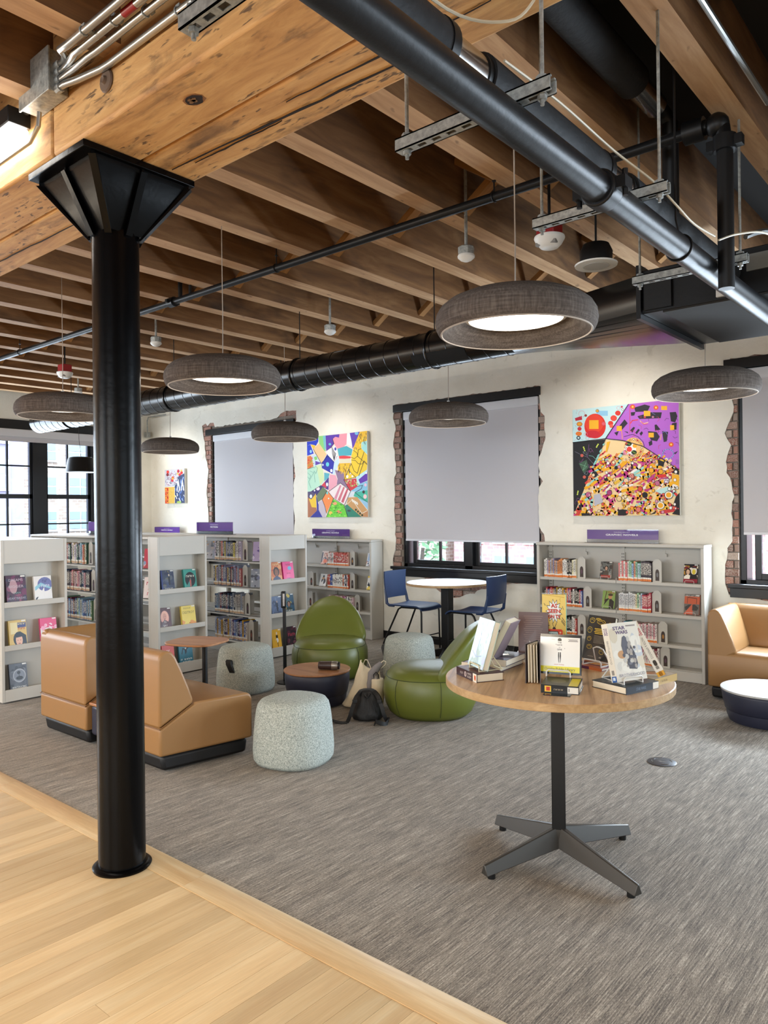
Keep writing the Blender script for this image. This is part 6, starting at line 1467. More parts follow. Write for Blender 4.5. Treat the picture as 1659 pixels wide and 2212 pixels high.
    k.line([(880+46*cos(i*.6)*(1-i/24), 1005+52*sin(i*.6)*(1-i/24)) for i in range(22)], 5, 0x8A2848)
    for _ in range(130):
        x, y = r.uniform(170, 1470), r.uniform(700, 1480)
        if inside((x, y), BODY): a = r.choice([9, 11, 14, 17, 20]); k.ell(x, y, a, a, r.choice([0xF4ECE4, 0xF0B030, 0xE85848, 0xF0D8B0, 0xD890A8])).ring(x, y, a, a*1.08, 4, r.choice([0x241E24, 0x241E24, 0x5A2040]), 10)
    k.rect(1290, 1030, 1355, 1090, 0xE8D8E4); k.line([(1290, 1035), (1355, 1030), (1352, 1088), (1295, 1090), (1305, 1050), (1338, 1052), (1335, 1072)], 7, 0x3A1838)
    for x, y, a in ((1360, 1165, 22), (1418, 1190, 18), (1460, 1152, 16)): k.ell(x, y, a, a, 0xE8ECE8).ring(x, y, a, a, 5, 0x1E1C22)
    for q in ([(842, 84), (545, 525), (124, 575)], [(545, 525), (770, 550), (1025, 622), (1487, 922)], [(545, 530), (390, 890)]): k.line(q, 9, 0x1C161E)
    for _ in range(12):
        q = r.random(); k.line([(545-160*q, 560+330*q), (530-160*q, 575+330*q)], 16, 0x8AD0C8)
painting('large square painting of purple, black and yellow dotted shapes', -3.262, -2.27, 1.397, 2.402, [(120, 160), (1487, 18), (1490, 1497), (130, 1505)], big, 0xF2E6D2)
def mid(k):
    r = random.Random(9)
    P = k.poly
    for q, c in [
        ([(105, 283), (355, 262), (350, 380), (300, 470), (240, 450), (180, 440), (105, 470)], 0x2038C0), ([(355, 262), (505, 248), (510, 600), (430, 560), (370, 420)], 0x86C878), ([(450, 260), (510, 250), (515, 540), (480, 560)], 0x70B8C0),
        ([(510, 250), (810, 222), (800, 300), (680, 330), (690, 420), (620, 520), (520, 590)], 0x5430A0), ([(810, 222), (975, 205), (965, 440), (900, 500), (760, 540), (690, 430), (660, 330), (720, 280), (800, 300)], 0xE890A0), ([(975, 205), (1030, 200), (1085, 500), (960, 440)], 0xE6ECE8), ([(1030, 200), (1250, 176), (1160, 430), (1090, 540), (1070, 380)], 0x5A3AA8),
        ([(1250, 176), (1405, 158), (1400, 380), (1280, 420), (1270, 540), (1180, 580), (1110, 570), (1100, 540)], 0xE8B828), ([(1400, 370), (1290, 400), (1280, 520), (1330, 600), (1405, 660)], 0x9CD8D8), ([(105, 470), (180, 445), (250, 640), (105, 690)], 0x2440C8), ([(180, 440), (290, 470), (250, 560)], 0xF0C030),
        ([(240, 540), (370, 420), (530, 660), (410, 860), (290, 680)], 0xE8C08C), ([(105, 700), (190, 690), (245, 940), (105, 980)], 0xD87838), ([(190, 690), (300, 650), (420, 860), (280, 920), (245, 930)], 0xC8D8E4), ([(250, 720), (310, 700), (330, 770), (270, 790)], 0x80C868), ([(280, 800), (420, 850), (280, 900)], 0x5838A0),
        ([(105, 985), (280, 905), (420, 880), (470, 1230), (400, 1340), (180, 1470), (105, 1480)], 0xB4DCC4), ([(300, 900), (430, 890), (470, 1200), (380, 1340)], 0xCCDCA8), ([(540, 660), (760, 700), (690, 830), (650, 1090), (560, 1040), (420, 960), (420, 860)], 0x2428A0), ([(530, 600), (700, 480), (760, 560), (750, 700), (690, 830), (560, 690)], 0xE4E4E8), ([(760, 540), (960, 480), (1090, 560), (1060, 690), (790, 700)], 0x48A4B4), ([(795, 700), (900, 690), (1050, 710), (1050, 760), (800, 760)], 0xD83C40), ([(800, 770), (1050, 750), (1050, 840), (810, 850)], 0xD8D0B4),
        ([(1100, 570), (1280, 540), (1405, 680), (1405, 890), (1390, 1030), (1230, 1150), (1160, 1170), (900, 1220), (1000, 960), (1060, 860), (1060, 700)], 0xEBC62E), ([(780, 860), (1050, 850), (980, 1000), (900, 1220), (850, 1100), (760, 1090)], 0xE0B028), ([(690, 830), (795, 720), (790, 880), (720, 1010), (690, 1110), (650, 1090)], 0xC0D8E8), ([(470, 1060), (590, 1080), (560, 1180), (470, 1250)], 0x58A8B8), ([(590, 1100), (720, 1120), (760, 1240), (740, 1340), (560, 1480)], 0xE4A0B0), ([(700, 1000), (900, 1060), (900, 1220), (1000, 1420), (820, 1290), (740, 1330), (760, 1200)], 0x8A7090),
        ([(420, 1330), (570, 1160), (560, 1440), (500, 1420)], 0x4A2A80), ([(400, 1350), (480, 1260), (520, 1400), (460, 1380)], 0xC83848), ([(900, 1225), (1170, 1190), (1190, 1370), (1030, 1470)], 0xCC3440), ([(1190, 1200), (1405, 1030), (1405, 1240), (1240, 1310)], 0x6030A8), ([(1160, 1160), (1400, 1000), (1400, 1060), (1210, 1220), (1250, 1310), (1190, 1370)], 0xB8E0E4), ([(1190, 1370), (1240, 1310), (1405, 1250), (1405, 1450), (1150, 1500), (1040, 1470)], 0x84BCD8), ([(1130, 1500), (1405, 1450), (1408, 1720), (1100, 1580)], 0x44B49C), ([(1090, 1570), (1408, 1720), (1408, 1880), (1200, 1620)], 0x94C0DC),
        ([(190, 1470), (400, 1340), (480, 1380), (310, 1560), (250, 1560)], 0x382868), ([(300, 1560), (440, 1370), (530, 1460), (430, 1640), (310, 1720)], 0x687858), ([(105, 1480), (190, 1470), (290, 1560), (290, 1840), (300, 1900), (150, 2040), (100, 2045)], 0xA86A48), ([(130, 1640), (280, 1520), (295, 1830), (190, 1820)], 0xE8C030), ([(105, 1480), (190, 1470), (270, 1540), (180, 1650), (110, 1600)], 0x50486A), ([(290, 1560), (330, 1730), (420, 2042), (150, 2044), (300, 1900)], 0x282C90), ([(530, 1460), (670, 1620), (510, 1960), (470, 1780), (410, 1660)], 0xEE8A48), ([(340, 1700), (420, 1670), (500, 1860), (490, 2042), (420, 2042), (340, 1880)], 0xC0B4C0), ([(660, 1640), (905, 1790), (970, 2040), (505, 2042), (590, 1820)], 0x6CCC38), ([(560, 1490), (820, 1290), (1040, 1470), (900, 1780), (660, 1620)], 0xEADCDC), ([(1040, 1470), (1140, 1480), (1090, 1580), (980, 1610)], 0xD0D8E0), ([(980, 1610), (1180, 1600), (1405, 1900), (1390, 1950), (1260, 2030), (950, 1760)], 0xC89860), ([(910, 1790), (960, 1760), (1270, 2038), (970, 2040)], 0x2E8068), ([(1260, 2030), (1408, 1880), (1408, 2040)], 0xC08858)]: P(q, c)
    for i in range(3): x = 690+i*75; P([(x+120, 1330+i*40), (x+150, 1350+i*40), (x+40, 1650+i*40), (x-10, 1620+i*40)], [0xD0889C, 0xC8707C, 0xC05868][i])
    for x, y, a, b, c in ((545, 880, 36, 48, 0x60C4CC), (445, 890, 14, 22, 0xF0F0F0), (625, 1018, 24, 36, 0xF2F2F2), (185, 595, 24, 36, 0x90C8E0), (600, 440, 28, 26, 0x58B4C4), (970, 1150, 26, 36, 0xF0F0F0), (1035, 1085, 16, 22, 0xF0F0F0), (1080, 1145, 20, 22, 0xF0F0F0), (530, 1320, 22, 42, 0xF0F4F4), (1380, 1075, 16, 22, 0xF2F2F2), (1360, 1335, 28, 36, 0xE0B8D0), (1350, 1590, 38, 50, 0xF0C8C8), (1320, 1490, 28, 36, 0x3A2A28), (175, 1580, 26, 40, 0xE8F4F4), (530, 1510, 20, 34, 0x68C8C8), (330, 1410, 40, 40, 0xF0E0E8), (255, 1450, 16, 24, 0xF0F0F0), (560, 1630, 16, 18, 0xC8E0D8), (1180, 210, 40, 34, 0x70B0D8), (720, 545, 22, 36, 0x3A30A0), (780, 1930, 60, 40, 0xE08A60), (690, 1740, 50, 36, 0xE8A070), (600, 1950, 40, 40, 0xE8C050), (1000, 1900, 40, 24, 0x3A4048)): k.ell(x, y, a, b, c)
    for _ in range(60):
        x, y = r.uniform(1110, 1390), r.uniform(200, 560)
        if inside((x, y), [(1250, 200), (1390, 180), (1390, 370), (1270, 520), (1120, 560)]): k.line([(x, y), (x+r.uniform(-10, 10), y+45)], 9, r.choice([0x2A2418, 0xF4DC60]))
    for _ in range(60):
        x, y = r.uniform(770, 1040), r.uniform(870, 1090); k.line([(x, y), (x+r.uniform(-16, 16), y+40)], 9, r.choice([0x6A4A28, 0xF4D848, 0xF0C020]))
    for _ in range(40):
        x, y = r.uniform(560, 920), r.uniform(1700, 2030)
        if inside((x, y), [(660, 1660), (900, 1800), (960, 2030), (520, 2035)]): k.ell(x, y, 22, 18, r.choice([0x3A9A28, 0x90E058, 0x58B830]))
    for _ in range(30):
        x, y = r.uniform(920, 1180), r.uniform(1220, 1440)
        if inside((x, y), [(910, 1235), (1165, 1200), (1180, 1360), (1035, 1455)]): a = r.uniform(0, 6.3); k.line([(x, y), (x+30*cos(a), y+30*sin(a)), (x+40*cos(a+1), y+40*sin(a+1))], 13, r.choice([0x98D860, 0xD84848, 0xE8E0C0]))
    for _ in range(22):
        x, y = r.uniform(110, 230), r.uniform(720, 960); k.line([(x, y), (x+30, y-20)], 14, r.choice([0xD83828, 0x98A838, 0xE0A048]))
    for q in ([(250, 960), (290, 920), (330, 960), (290, 1080), (250, 1020), (270, 1270)], [(110, 1060), (180, 1130), (150, 1200), (110, 1150)], [(160, 1020), (240, 1060), (200, 1140), (130, 1260), (180, 1400)]): k.line(q, 6, 0x5A9A90)
    for q in ([(1110, 575), (1190, 640), (1200, 700), (1130, 760), (1060, 730)], [(1070, 790), (1150, 800), (1210, 870), (1290, 880), (1340, 810), (1405, 880)], [(1340, 610), (1210, 1000), (1190, 1080), (1120, 1030), (1060, 870)], [(1280, 540), (1210, 570), (1200, 710), (1400, 890)], [(1330, 830), (1220, 1140)], [(1000, 1020), (1160, 1170), (900, 1220), (1060, 860)], [(105, 980), (245, 940)], [(690, 830), (560, 690), (410, 860)], [(530, 1455), (420, 1650), (470, 1780), (510, 1960)], [(670, 1620), (590, 1820), (505, 2042)], [(900, 1790), (970, 2040)], [(560, 1480), (820, 1290), (1040, 1470), (900, 1780), (660, 1620), (560, 1490)], [(890, 1220), (1030, 1470)], [(1190, 1370), (1300, 1340), (1270, 1420), (1140, 1500)], [(240, 540), (410, 860)], [(660, 320), (690, 430), (620, 520)], [(1130, 1500), (1408, 1720)], [(190, 1470), (400, 1340)]): k.line(q, 9, 0x1E1820)
    for i in range(6): k.line([(640+i*14, 480+i*30), (650+i*16, 640), (690, 800)], 6, 0x3A3440)
    for i in range(4): P([(1060+i*32, 1660+i*20), (1085+i*32, 1640+i*20), (1110+i*32, 1700+i*20), (1080+i*32, 1720+i*20)], 0xE8E0D0)
    k.line([(1060, 1640), (1280, 1960), (1400, 1900)], 10, 0xF0E8D8); k.line([(960, 1760), (1070, 1660)], 8, 0xF0E8D8)
    for i in range(4): k.ell(1150+i*45, 1880+i*40, 20, 24, 0x2A4028)
painting('square painting of coloured patches with a striped tile in the middle', -6.885, -5.87, 1.40, 2.41, [(105, 283), (1405, 158), (1410, 2040), (100, 2045)], mid, 0xE0D8D0)
def small(k):
    r = random.Random(12)
    k.poly([(355, 430), (1025, 375), (1028, 560), (880, 620), (690, 980), (355, 1000)], 0xC4C2CC)
    for _ in range(40):
        x, y = r.uniform(370, 800), r.uniform(450, 950); a = r.uniform(0, 6.3); k.line([(x, y), (x+70*cos(a), y+70*sin(a)), (x+90*cos(a+.8), y+90*sin(a+.8))], 14, r.choice([0x5A5468, 0x7A7488, 0xE8E8EE, 0xA87088, 0x9AB8C8]))
    for x, y, c in ((460, 500, 0xD83A30), (630, 700, 0xE05030), (610, 780, 0xC83040), (820, 470, 0xB02838), (930, 520, 0xC82830), (450, 590, 0x7A2030), (870, 590, 0xD03038)): k.ell(x, y, 45, 55, c)
    for x, y in ((800, 555), (925, 450), (630, 725)): k.ell(x, y, 32, 34, 0xF4B048)
    k.poly([(700, 1000), (830, 640), (1030, 540), (1040, 1560), (700, 1565)], 0x3A4468)
    for _ in range(46):
        x, y = r.uniform(720, 1020), r.uniform(640, 1500); k.line([(x, y), (x+r.uniform(-50, 50), y+r.uniform(60, 130))], 26, r.choice([0xE8EAF2, 0xE8EAF2, 0x3A5898, 0x283858, 0x8AA0C8, 0x5878B0]))
    for x in (820, 960): k.poly([(x-60, 1130), (x, 720), (x+62, 1120), (x+30, 1130), (x, 860), (x-30, 1130)], 0xF0F2F6)
    k.ell(955, 950, 26, 26, 0xF4F4F4).ell(840, 1530, 80, 40, 0x9ABC58).ell(705, 1320, 18, 26, 0xF0D840)
    k.poly([(355, 1015), (685, 1000), (690, 1570), (355, 1580)], 0xD8B050)
    for i in range(4): k.rect(362, 1040+i*140, 480, 1160+i*140, 0xD8442C).ell(400+(i % 2)*40, 1100+i*140, 32, 36, 0xF4A030).ell(440, 1080+i*140, 18, 22, 0x6A1A18)
    for _ in range(40): x, y = r.uniform(480, 680), r.uniform(1020, 1560); k.line([(x, y), (x+16, y+16)], 10, r.choice([0xC89C3C, 0xE4C470]))
painting('small upright painting of red, grey and blue mountains in the far corner', -10.02, -9.51, 1.625, 2.14, [(355, 430), (1025, 375), (1040, 1560), (355, 1580)], small, 0xD8D4D0)

# ================================================================ THINGS ON THE DISPLAY TABLE
def flat_book(label, w, d, th, loc, yaw, col, spine=None, cover=None, pages_first='w', m=None):
    """lies on its back, spine along local -y edge (length w)"""
    t = thing('book', label, 'book', loc, yaw, 'books lying on the display table')
    c = MB().box(-w/2, w/2, -d/2, d/2, 0, .0025).box(-w/2, w/2, -d/2, d/2, th-.0025, th).box(-w/2, w/2, -d/2, -d/2+.003, 0, th).build('cover', M_cover, t, bev=.0008); c.color = rgba(col)
    MB().box(-w/2+.003, w/2-.003, -d/2+.003, d/2-.004, .0025, th-.0025).build('page_block', M_page, t)
    if spine: k = Ink(w, th, None, -d/2-.0003); spine(k); k.build('spine_print', t, m=M_printg)
    if cover: k = Ink(w, d, None, -.0003); cover(k); k.build('cover_print', t, (0, -d/2, th), (-pi/2, 0, 0), M_printg)
    return t
T = TZ
# silver wrapped book on a wire stand, on a thick maroon book
flat_book('thick maroon book with white spine lettering, left front of the display table', .184, .125, .034, (-1.745, 2.655, T), radians(-29), 0x3A2024,
    lambda k: k.rect(0, 0, 1, 1, 0x3A2226).text(.27, .5, .3, 'NIGHT', 0xB8A8A0, .16).ring(.45, .5, .035, .3, .03, 0xD8C8C0).text(.64, .68, .26, 'VAMPIRE', 0xD8CCC4, .2).text(.64, .3, .26, 'ACADEMY', 0xD8CCC4, .2).rect(.82, 0, 1, 1, 0xE8E0D0).rect(.88, .2, .96, .8, 0xD88A3A).rect(.9, .35, .95, .7, 0xC03838), lambda k: k.rect(0, 0, 1, 1, 0x4A2A2E).rect(.1, .1, .9, .3, 0x6A4440))
def foil(k):
    k.rect(0, 0, 1, 1, 0xA8C0BC); blob(k, 60, [0xC8D4DC, 0xA8ACC0, 0xD8E0E4, 0x90A8A8, 0xB8B0C8, 0x8A9A80], 26, .16)
    k.line([(.15, .95), (.3, .7), (.5, .55), (.8, .3)], .03, 0xE8F0F2).line([(.3, .9), (.4, .6), (.35, .3), (.6, .1)], .02, 0x7888A0).line([(.6, .95), (.5, .75), (.75, .6)], .03, 0xEAF2F4).line([(.1, .3), (.4, .2), (.7, .25)], .02, 0x5A6480).ell(.68, .68, .14, .07, 0x9AA878)
face_book('silvery film-wrapped book standing tilted at the left of the display table', .148, .205, .026, (-1.745, 2.640, T+.042), radians(-32), radians(17), 0xA8BEB4, foil, lambda k: k.rect(0, 0, 1, 1, 0xB8CCC8), m=mat('film print', rough=.22, coat=.25, fn=print_fn), group=None)
M_easelw = M_wire
easel((-1.745, 2.645, T+.034), radians(-32), .13, .11, .09, 'cream wire easel under the silvery wrapped book', .0028, mat('cream wire', 0xD8CCA8, .4), 'wire easels on the display table')
flat_book('wide maroon book at the bottom of the left rear pile', .19, .225, .025, (-1.83, 2.89, T), radians(4), 0x4A2038, lambda k: k.rect(0, 0, 1, 1, 0xD8CCB8))
flat_book('grey covered book on top of the left rear pile', .175, .20, .028, (-1.80, 2.885, T+.025), radians(6), 0x40303C, lambda k: k.rect(0, 0, 1, 1, 0xD0C4B4), lambda k: k.rect(0, 0, 1, 1, 0x706C78).rect(.1, .1, .9, .9, 0x8A8490))
t = thing('acrylic_stand', 'clear acrylic stand on the left rear pile', 'book stand', (-1.76, 2.90, T+.053), radians(35))
MB().box(-.03, .03, -.001, .001, .0, .15).build('back_plate', M_acryl, t, rot=(radians(-12), 0, 0)); MB().box(-.03, .03, -.04, .06, 0, .002).build('foot', M_acryl, t)
face_book('brown backed book with cream page edges leaning behind the silvery book', .115, .185, .03, (-1.775, 2.82, T+.06), radians(-80), radians(28), 0x8A7C84, None, None, group=None)
flat_book('pale paged book lying under the standing brown book', .14, .12, .02, (-1.76, 3.10, T), radians(20), 0xB8925A, lambda k: k.rect(0, 0, 1, 1, 0xE0D4BC))
flat_book('second pale paged book below the standing brown book', .13, .11, .012, (-1.755, 3.10, T+.02), radians(24), 0xE8E4DC, lambda k: k.rect(0, 0, 1, 1, 0xE8E0D0))
def brownback(k):
    k.rect(0, 0, 1, 1, 0x58382F)
    for i in range(13): k.line([(.18+.03*(i % 3), .9-i*.05), (.82-.04*((i*7) % 3), .9-i*.05)], .010, 0x8A6A5A)
    for i in range(9): k.rect(.05+i*.1, 0, .12+i*.1, .03+.04*((i*5) % 4)/3, 0x241A18)
face_book('brown book with lines of small text standing behind the tall sign', .135, .19, .028, (-1.735, 3.09, T+.034), radians(24), radians(8), 0x58382F, brownback, group=None)
# tall acrylic sign
t = thing('acrylic_sign', 'tall yellow acrylic sign with a red television drawing on the display table', 'sign', (-1.665, 3.16, T), radians(24))
MB().box(-.0555, .0555, -.003, .003, 0, .312).build('acrylic_plate', M_acryl, t); MB().box(-.06, .06, -.04, .04, 0, .004).build('acrylic_foot', M_acryl, t)
MB().box(.0535, .0562, -.0032, .0032, .0, .312).build('teal_edge', mat('teal edge', 0x7CC8B8, .2), t)
k = Ink(.107, .306, 0xE2C468, -.0033)
r_ = random.Random(2)
for i in range(14): a = r_.random(); k.line([(r_.uniform(.02, .98), a), (r_.uniform(.02, .98), a+.04)], .02, 0xD2B050)
st = []
for i in range(26): a = 2*pi*i/26; rr = 1. if i % 2 else .66; st.append((.5+.36*rr*cos(a), .745+.19*rr*sin(a)))
k.poly([(x*1.0, y) for x, y in st], 0x2A2420); k.poly([(.5+(x-.5)*.9, .745+(y-.745)*.9) for x, y in st], 0xE4E8E4)
for i, (w_, y_) in enumerate((('AS', .83), ('SEEN', .75), ('ON TV', .665))):
    ww = (.26, .5, .52)[i]; k.text(.515, y_-.004, .06, w_, 0x3A2020, ww, .03); k.text(.5, y_, .06, w_, 0xD84838, ww, .02)
for a, b in (((.08, .86), (.14, .83)), ((.86, .82), (.9, .77)), ((.82, .62), (.96, .55)), ((.8, .60), (.95, .53)), ((.84, .65), (.97, .58)), ((.1, .53), (.3, .53)), ((.9, .45), (.94, .36)), ((.08, .42), (.09, .36))): k.line([a, b], .012, 0x2A2420)
k.line([(.5, 0.485), (.42, 0.565)], .014, 0x2A2420).line([(.5, 0.485), (.6, 0.565)], .014, 0x2A2420).ell(.5, 0.485, .07, .02, 0x2A2420)
k.poly([(.2, 0.475), (.8, 0.475), (.86, 0.455), (.84, 0.245), (.8, 0.225), (.22, 0.225), (.18, 0.245), (.16, 0.455)], 0xD84A34).poly([(.24, 0.445), (.66, 0.445), (.68, 0.425), (.68, 0.285), (.64, 0.265), (.26, 0.265), (.23, 0.285), (.22, 0.425)], 0x2A2420).poly([(.26, 0.435), (.64, 0.435), (.66, 0.415), (.66, 0.295), (.62, 0.275), (.28, 0.275), (.25, 0.295), (.24, 0.415)], 0xB8D0D4)
k.ell(.76, 0.425, .04, .014, 0xF0C8A0).ell(.76, 0.380, .04, .014, 0x2A2420).ell(.76, 0.380, .03, .010, 0xE8A050); 
for i in range(4): k.line([(.72, .335-.018*i), (.81, .335-.018*i)], .008, 0x6A2018)
k.scrib(.45, .39, .022, .34, 0x2A2420).scrib(.45, .345, .022, .24, 0x2A2420)
k.build('sign_print', t, m=M_printg)
# wire stand with the audiobook case, the flat case, the fanned book
flat_book('black plastic audiobook case lying flat at the front of the table', .142, .148, .031, (-1.372, 2.664, T), radians(20), 0x17171A,
    lambda k: k.rect(0, 0, 1, 1, 0x141416).rect(.10, .18, .27, .9, 0xE8C048).rect(.14, .3, .24, .78, 0xC04030).scrib(.47, .5, .18, .26, 0xB8A890).rect(.70, .1, .98, .86, 0xE0DCD2).rect(.73, .3, .75, .7, 0x605C58), lambda k: k.rect(0, 0, 1, 1, 0x4A4844).rect(.72, 0, .96, .9, 0xD8C440).ell(.4, .5, .2, .25, 0x6A6660))
def hate(k):
    k.rect(0, 0, 1, 1, 0x18181A).rect(.0, .13, .965, .93, 0xE9E8E4).rect(0, .055, .965, .20, 0xDCD020)
    k.rect(.27, .865, .36, .875, 0xB8B4B0); k.rect(.68, .83, .92, .845, 0x6A6664).rect(.70, .855, .9, .87, 0x8A8886).rect(.68, .88, .92, .89, 0x7A7876)
    k.ell(.475, .87, .048, .040, 0x17130F).rect(.43, .835, .52, .862, 0x17130F)
    k.text(.475, .795, .035, 'THE', 0x222022, .095, .02).text(.475, .735, .035, 'HATE', 0x222022, .125, .02).text(.475, .675, .03, 'U', 0x222022, .03, .02).text(.475, .62, .04, 'GIVE', 0x222022, .12, .02)
    k.poly([(.445, .56), (.465, .56), (.468, .45), (.464, .36), (.468, .30), (.455, .30), (.448, .36), (.44, .46)], 0x2A2226).poly([(.485, .56), (.507, .56), (.512, .46), (.505, .36), (.5, .30), (.487, .30), (.49, .36), (.482, .45)], 0x2A2226)
    k.rect(.44, .555, .51, .585, 0xF6F4F0).ell(.39, .75, .010, .008, 0x222022).ell(.6, .65, .006, .01, 0x222022).rect(.455, .285, .47, .30, 0xC8C4C0).rect(.487, .285, .5, .30, 0xC8C4C0)
    k.text(.47, .245, .026, 'ANGIE THOMAS', 0xB04840, .24).text(.49, .125, .085, 'Omaha Public Library', 0x4A4814, .74)
face_book('white audiobook case with yellow band, upright on a wire easel', .163, .158, .018, (-1.425, 2.752, T+.036), radians(19), radians(12), 0x18181A, hate, m=mat('case sleeve', rough=.12, fn=print_fn), group=None)
easel((-1.425, 2.74, T+.0325), radians(19), .13, .07, .10, 'white wire easel holding the white audiobook case', .0028, None, 'wire easels on the display table')
t = thing('acrylic_stand', 'clear acrylic foot under the flat black audiobook case', 'book stand', (-1.36, 2.61, T-.0), radians(20)); MB().box(-.05, .05, -.06, -.02, .0001, .0025).build('foot', M_acryl, t)
t = thing('book', 'thin open book standing on edge left of the white audiobook case', 'book', (-1.525, 2.725, T), radians(20))
c = MB().hexa([(-.03, -.05, 0), (-.027, -.05, 0), (.003, .06, 0), (0, .06, 0), (-.03, -.05, .158), (-.027, -.05, .158), (.003, .06, .158), (0, .06, .158)]).build('front_cover', M_cover, t); c.color = rgba(0x3A3030)
c = MB().hexa([(.028, -.045, 0), (.031, -.045, 0), (.006, .06, 0), (.003, .06, 0), (.028, -.045, .158), (.031, -.045, .158), (.006, .06, .158), (.003, .06, .158)]).build('back_cover', M_cover, t); c.color = rgba(0x5A5458)
for i in range(4):
    x = -.019+i*.0115; MB().hexa([(x, -.045, .004), (x+.003, -.045, .004), (.0045, .058, .004), (.002, .058, .004), (x-.002, -.045, .155), (x+.001, -.045, .155), (.0045, .058, .155), (.002, .058, .155)]).build('page_block', M_page, t)
k = Ink(.105, .155, 0xD8D4D0, 0)
for i in range(8): k.line([(.15, .85-i*.07), (.8, .85-i*.07)], .015, 0x4A464C)
k.build('page_print', t, (-.0162, .003, .0015), (0, 0, radians(-75)))
# black back-cover book on white easel over a flat orange book
flat_book('thin orange and purple book lying under the black book', .17, .13, .012, (-1.455, 3.14, T), radians(-14), 0x6A3048, lambda k: k.rect(0, 0, 1, 1, 0xC87040).rect(.3, 0, .6, 1, 0x5A2A48), lambda k: k.rect(0, 0, 1, 1, 0xB86848).rect(0, .3, 1, .6, 0x6A3850).ell(.5, .6, .3, .2, 0xE0A060))
def blackback(k):
    k.rect(0, 0, 1, 1, 0x17130F); y = 0xB89A30
    for i in range(4): k.text(.52, .70-i*.032, .02, ['WORDS IN A YELLOW ROW', 'MORE YELLOW WORDS', 'STILL MORE OF THEM', 'AND THE LAST ONES'][i], y, .5) if False else k.line([(.3+.03*(i % 2), .70-i*.035), (.78-.02*i, .70-i*.035)], .018, 0xD0B03A)
    for i in range(7): k.line([(.32, .54-i*.026), (.76-.03*(i % 3), .54-i*.026)], .008, 0x8A8478)
    for x, yy, a, b in ((.16, .88, .1, .06), (.84, .82, .1, .05), (.12, .66, .09, .07), (.15, .46, .08, .05), (.2, .28, .1, .05), (.68, .2, .09, .06), (.9, .22, .07, .06), (.5, .86, .16, .05), (.38, .92, .1, .02)): k.ring(x, yy, a, b, .012, y, 7); k.line([(x-a*.6, yy), (x, yy+b*.5), (x+a*.6, yy-b*.2)], .01, y)
    k.rect(.62, .05, .7, .085, 0x8A8478).line([(.2, .07), (.4, .07)], .012, 0x8A8478)
face_book('black book back cover with yellow line drawings, leaning on a white easel', .148, .20, .02, (-1.478, 3.20, T+.016), radians(-14), radians(16), 0x17130F, blackback, None, None, None, top=None)
easel((-1.445, 3.11, T+.012), radians(-12), .13, .10, .06, 'large white wire easel in front of the black book', .0032, None, 'wire easels on the display table')
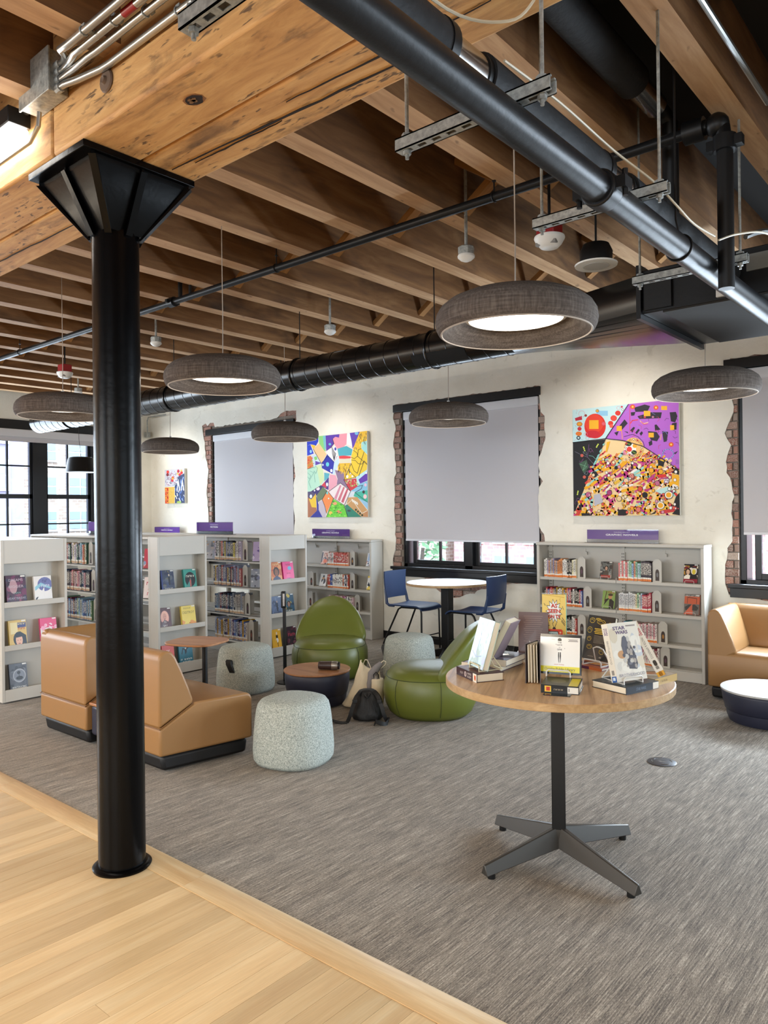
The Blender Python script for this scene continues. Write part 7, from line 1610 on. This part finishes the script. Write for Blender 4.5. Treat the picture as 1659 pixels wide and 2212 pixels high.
# right hand group
flat_book('black and silver book lying at the front right of the display table', .19, .165, .028, (-1.195, 2.84, T), radians(74), 0x22262C,
    lambda k: k.rect(0, 0, 1, 1, 0x2A323C).text(.45, .5, .4, 'STAR WARS', 0x6A7C90, .3).rect(.82, .05, 1, .95, 0xE0DCD0), lambda k: k.rect(0, 0, 1, 1, 0x3C4248).ell(.4, .5, .3, .3, 0x6A6E70).ell(.7, .6, .14, .2, 0x8A6A48).line([(.1, .2), (.9, .9)], .02, 0x9AA0A4))
def swcover(k):
    k.rect(0, 0, 1, 1, 0xD6D0C2); blob(k, 70, [0xC8C4BA, 0xDCD8CC, 0xB8BCC0, 0xCABFA8], 24, .2, 0, 1, .15, .8)
    k.ell(.3, .45, .14, .07, 0xB88A5A)
    k.text(.36, .905, .062, 'STAR', 0x5A4468, .42, .03).text(.42, .83, .062, 'WARS', 0x5A4468, .42, .03).rect(.60, .92, .92, .945, 0x8A8078)
    k.poly([(.40, .74), (.33, .60), (.36, .46), (.52, .42), (.60, .56), (.56, .72), (.48, .77)], 0x54525C).poly([(.46, .2), (.44, .42), (.52, .58), (.64, .60), (.74, .46), (.78, .28), (.72, .18)], 0x3E3A42).poly([(.54, .3), (.58, .52), (.66, .5), (.65, .3)], 0xA89C8C)
    blob(k, 71, [0x6A6870, 0x4A4850, 0x9C948C, 0xB8B4AC], 18, .09, .34, .76, .22, .72)
    k.text(.52, .10, .05, 'BROTHERHOOD', 0x8A8894, .86)
face_book('cream and grey novel upright on an easel at the right of the table', .148, .222, .034, (-1.165, 2.815, T+.036), radians(66), radians(15), 0xD4CEC2, swcover,
    lambda k: k.rect(0, 0, 1, 1, 0xDAD5C8).text(.35, .86, .30, 'STAR', 0x6A5078, .13, .03, True).text(.68, .86, .30, 'WARS', 0x6A5078, .13, .03, True).text(.5, .50, .30, 'BROTHERHOOD', 0x6A6460, .40, 0, True).rect(.15, .0, .9, .10, 0x2C5A9C).rect(.3, .03, .7, .08, 0xC8D8E8).rect(.3, .12, .7, .2, 0x8A8680), group=None)
easel((-1.165, 2.815, T+.0285), radians(66), .13, .12, .11, 'white wire easel under the cream and grey novel', .003, None, 'wire easels on the display table')
flat_book('tan and silver book lying behind the cream novel at the right', .165, .14, .028, (-1.165, 3.02, T), radians(80), 0x9A8458, lambda k: k.rect(0, 0, 1, 1, 0xB89A60).scrib(.4, .5, .3, .3, 0x6A5838), lambda k: k.rect(0, 0, 1, 1, 0xB0A898).ell(.5, .5, .3, .2, 0xC89060))
face_book('white spined novel leaning back behind the cream novel', .145, .215, .030, (-1.130, 3.035, T+.036), radians(116), radians(27), 0xD8D0C0, lambda k: k.rect(0, 0, 1, 1, 0xD0B890), 
    lambda k: k.rect(0, 0, 1, 1, 0xDDD8CE).text(.36, .885, .3, 'STAR', 0xB03048, .15, .03, True).text(.70, .885, .3, 'WARS', 0xB03048, .15, .03, True).text(.5, .56, .30, 'MASTER & APPRENTICE', 0x5A5650, .42, 0, True).ring(.5, .26, .2, .022, .07, 0x4A4640).rect(.3, .14, .7, .2, 0x7A7670).rect(.0, 0, 1, .09, 0xD8A038).ring(.5, .045, .2, .025, .05, 0xB07820), group=None)
easel((-1.145, 3.035, T+.0285), radians(116), .12, .12, .10, 'white wire easel under the leaning white spined novel', .0025, None, 'wire easels on the display table')
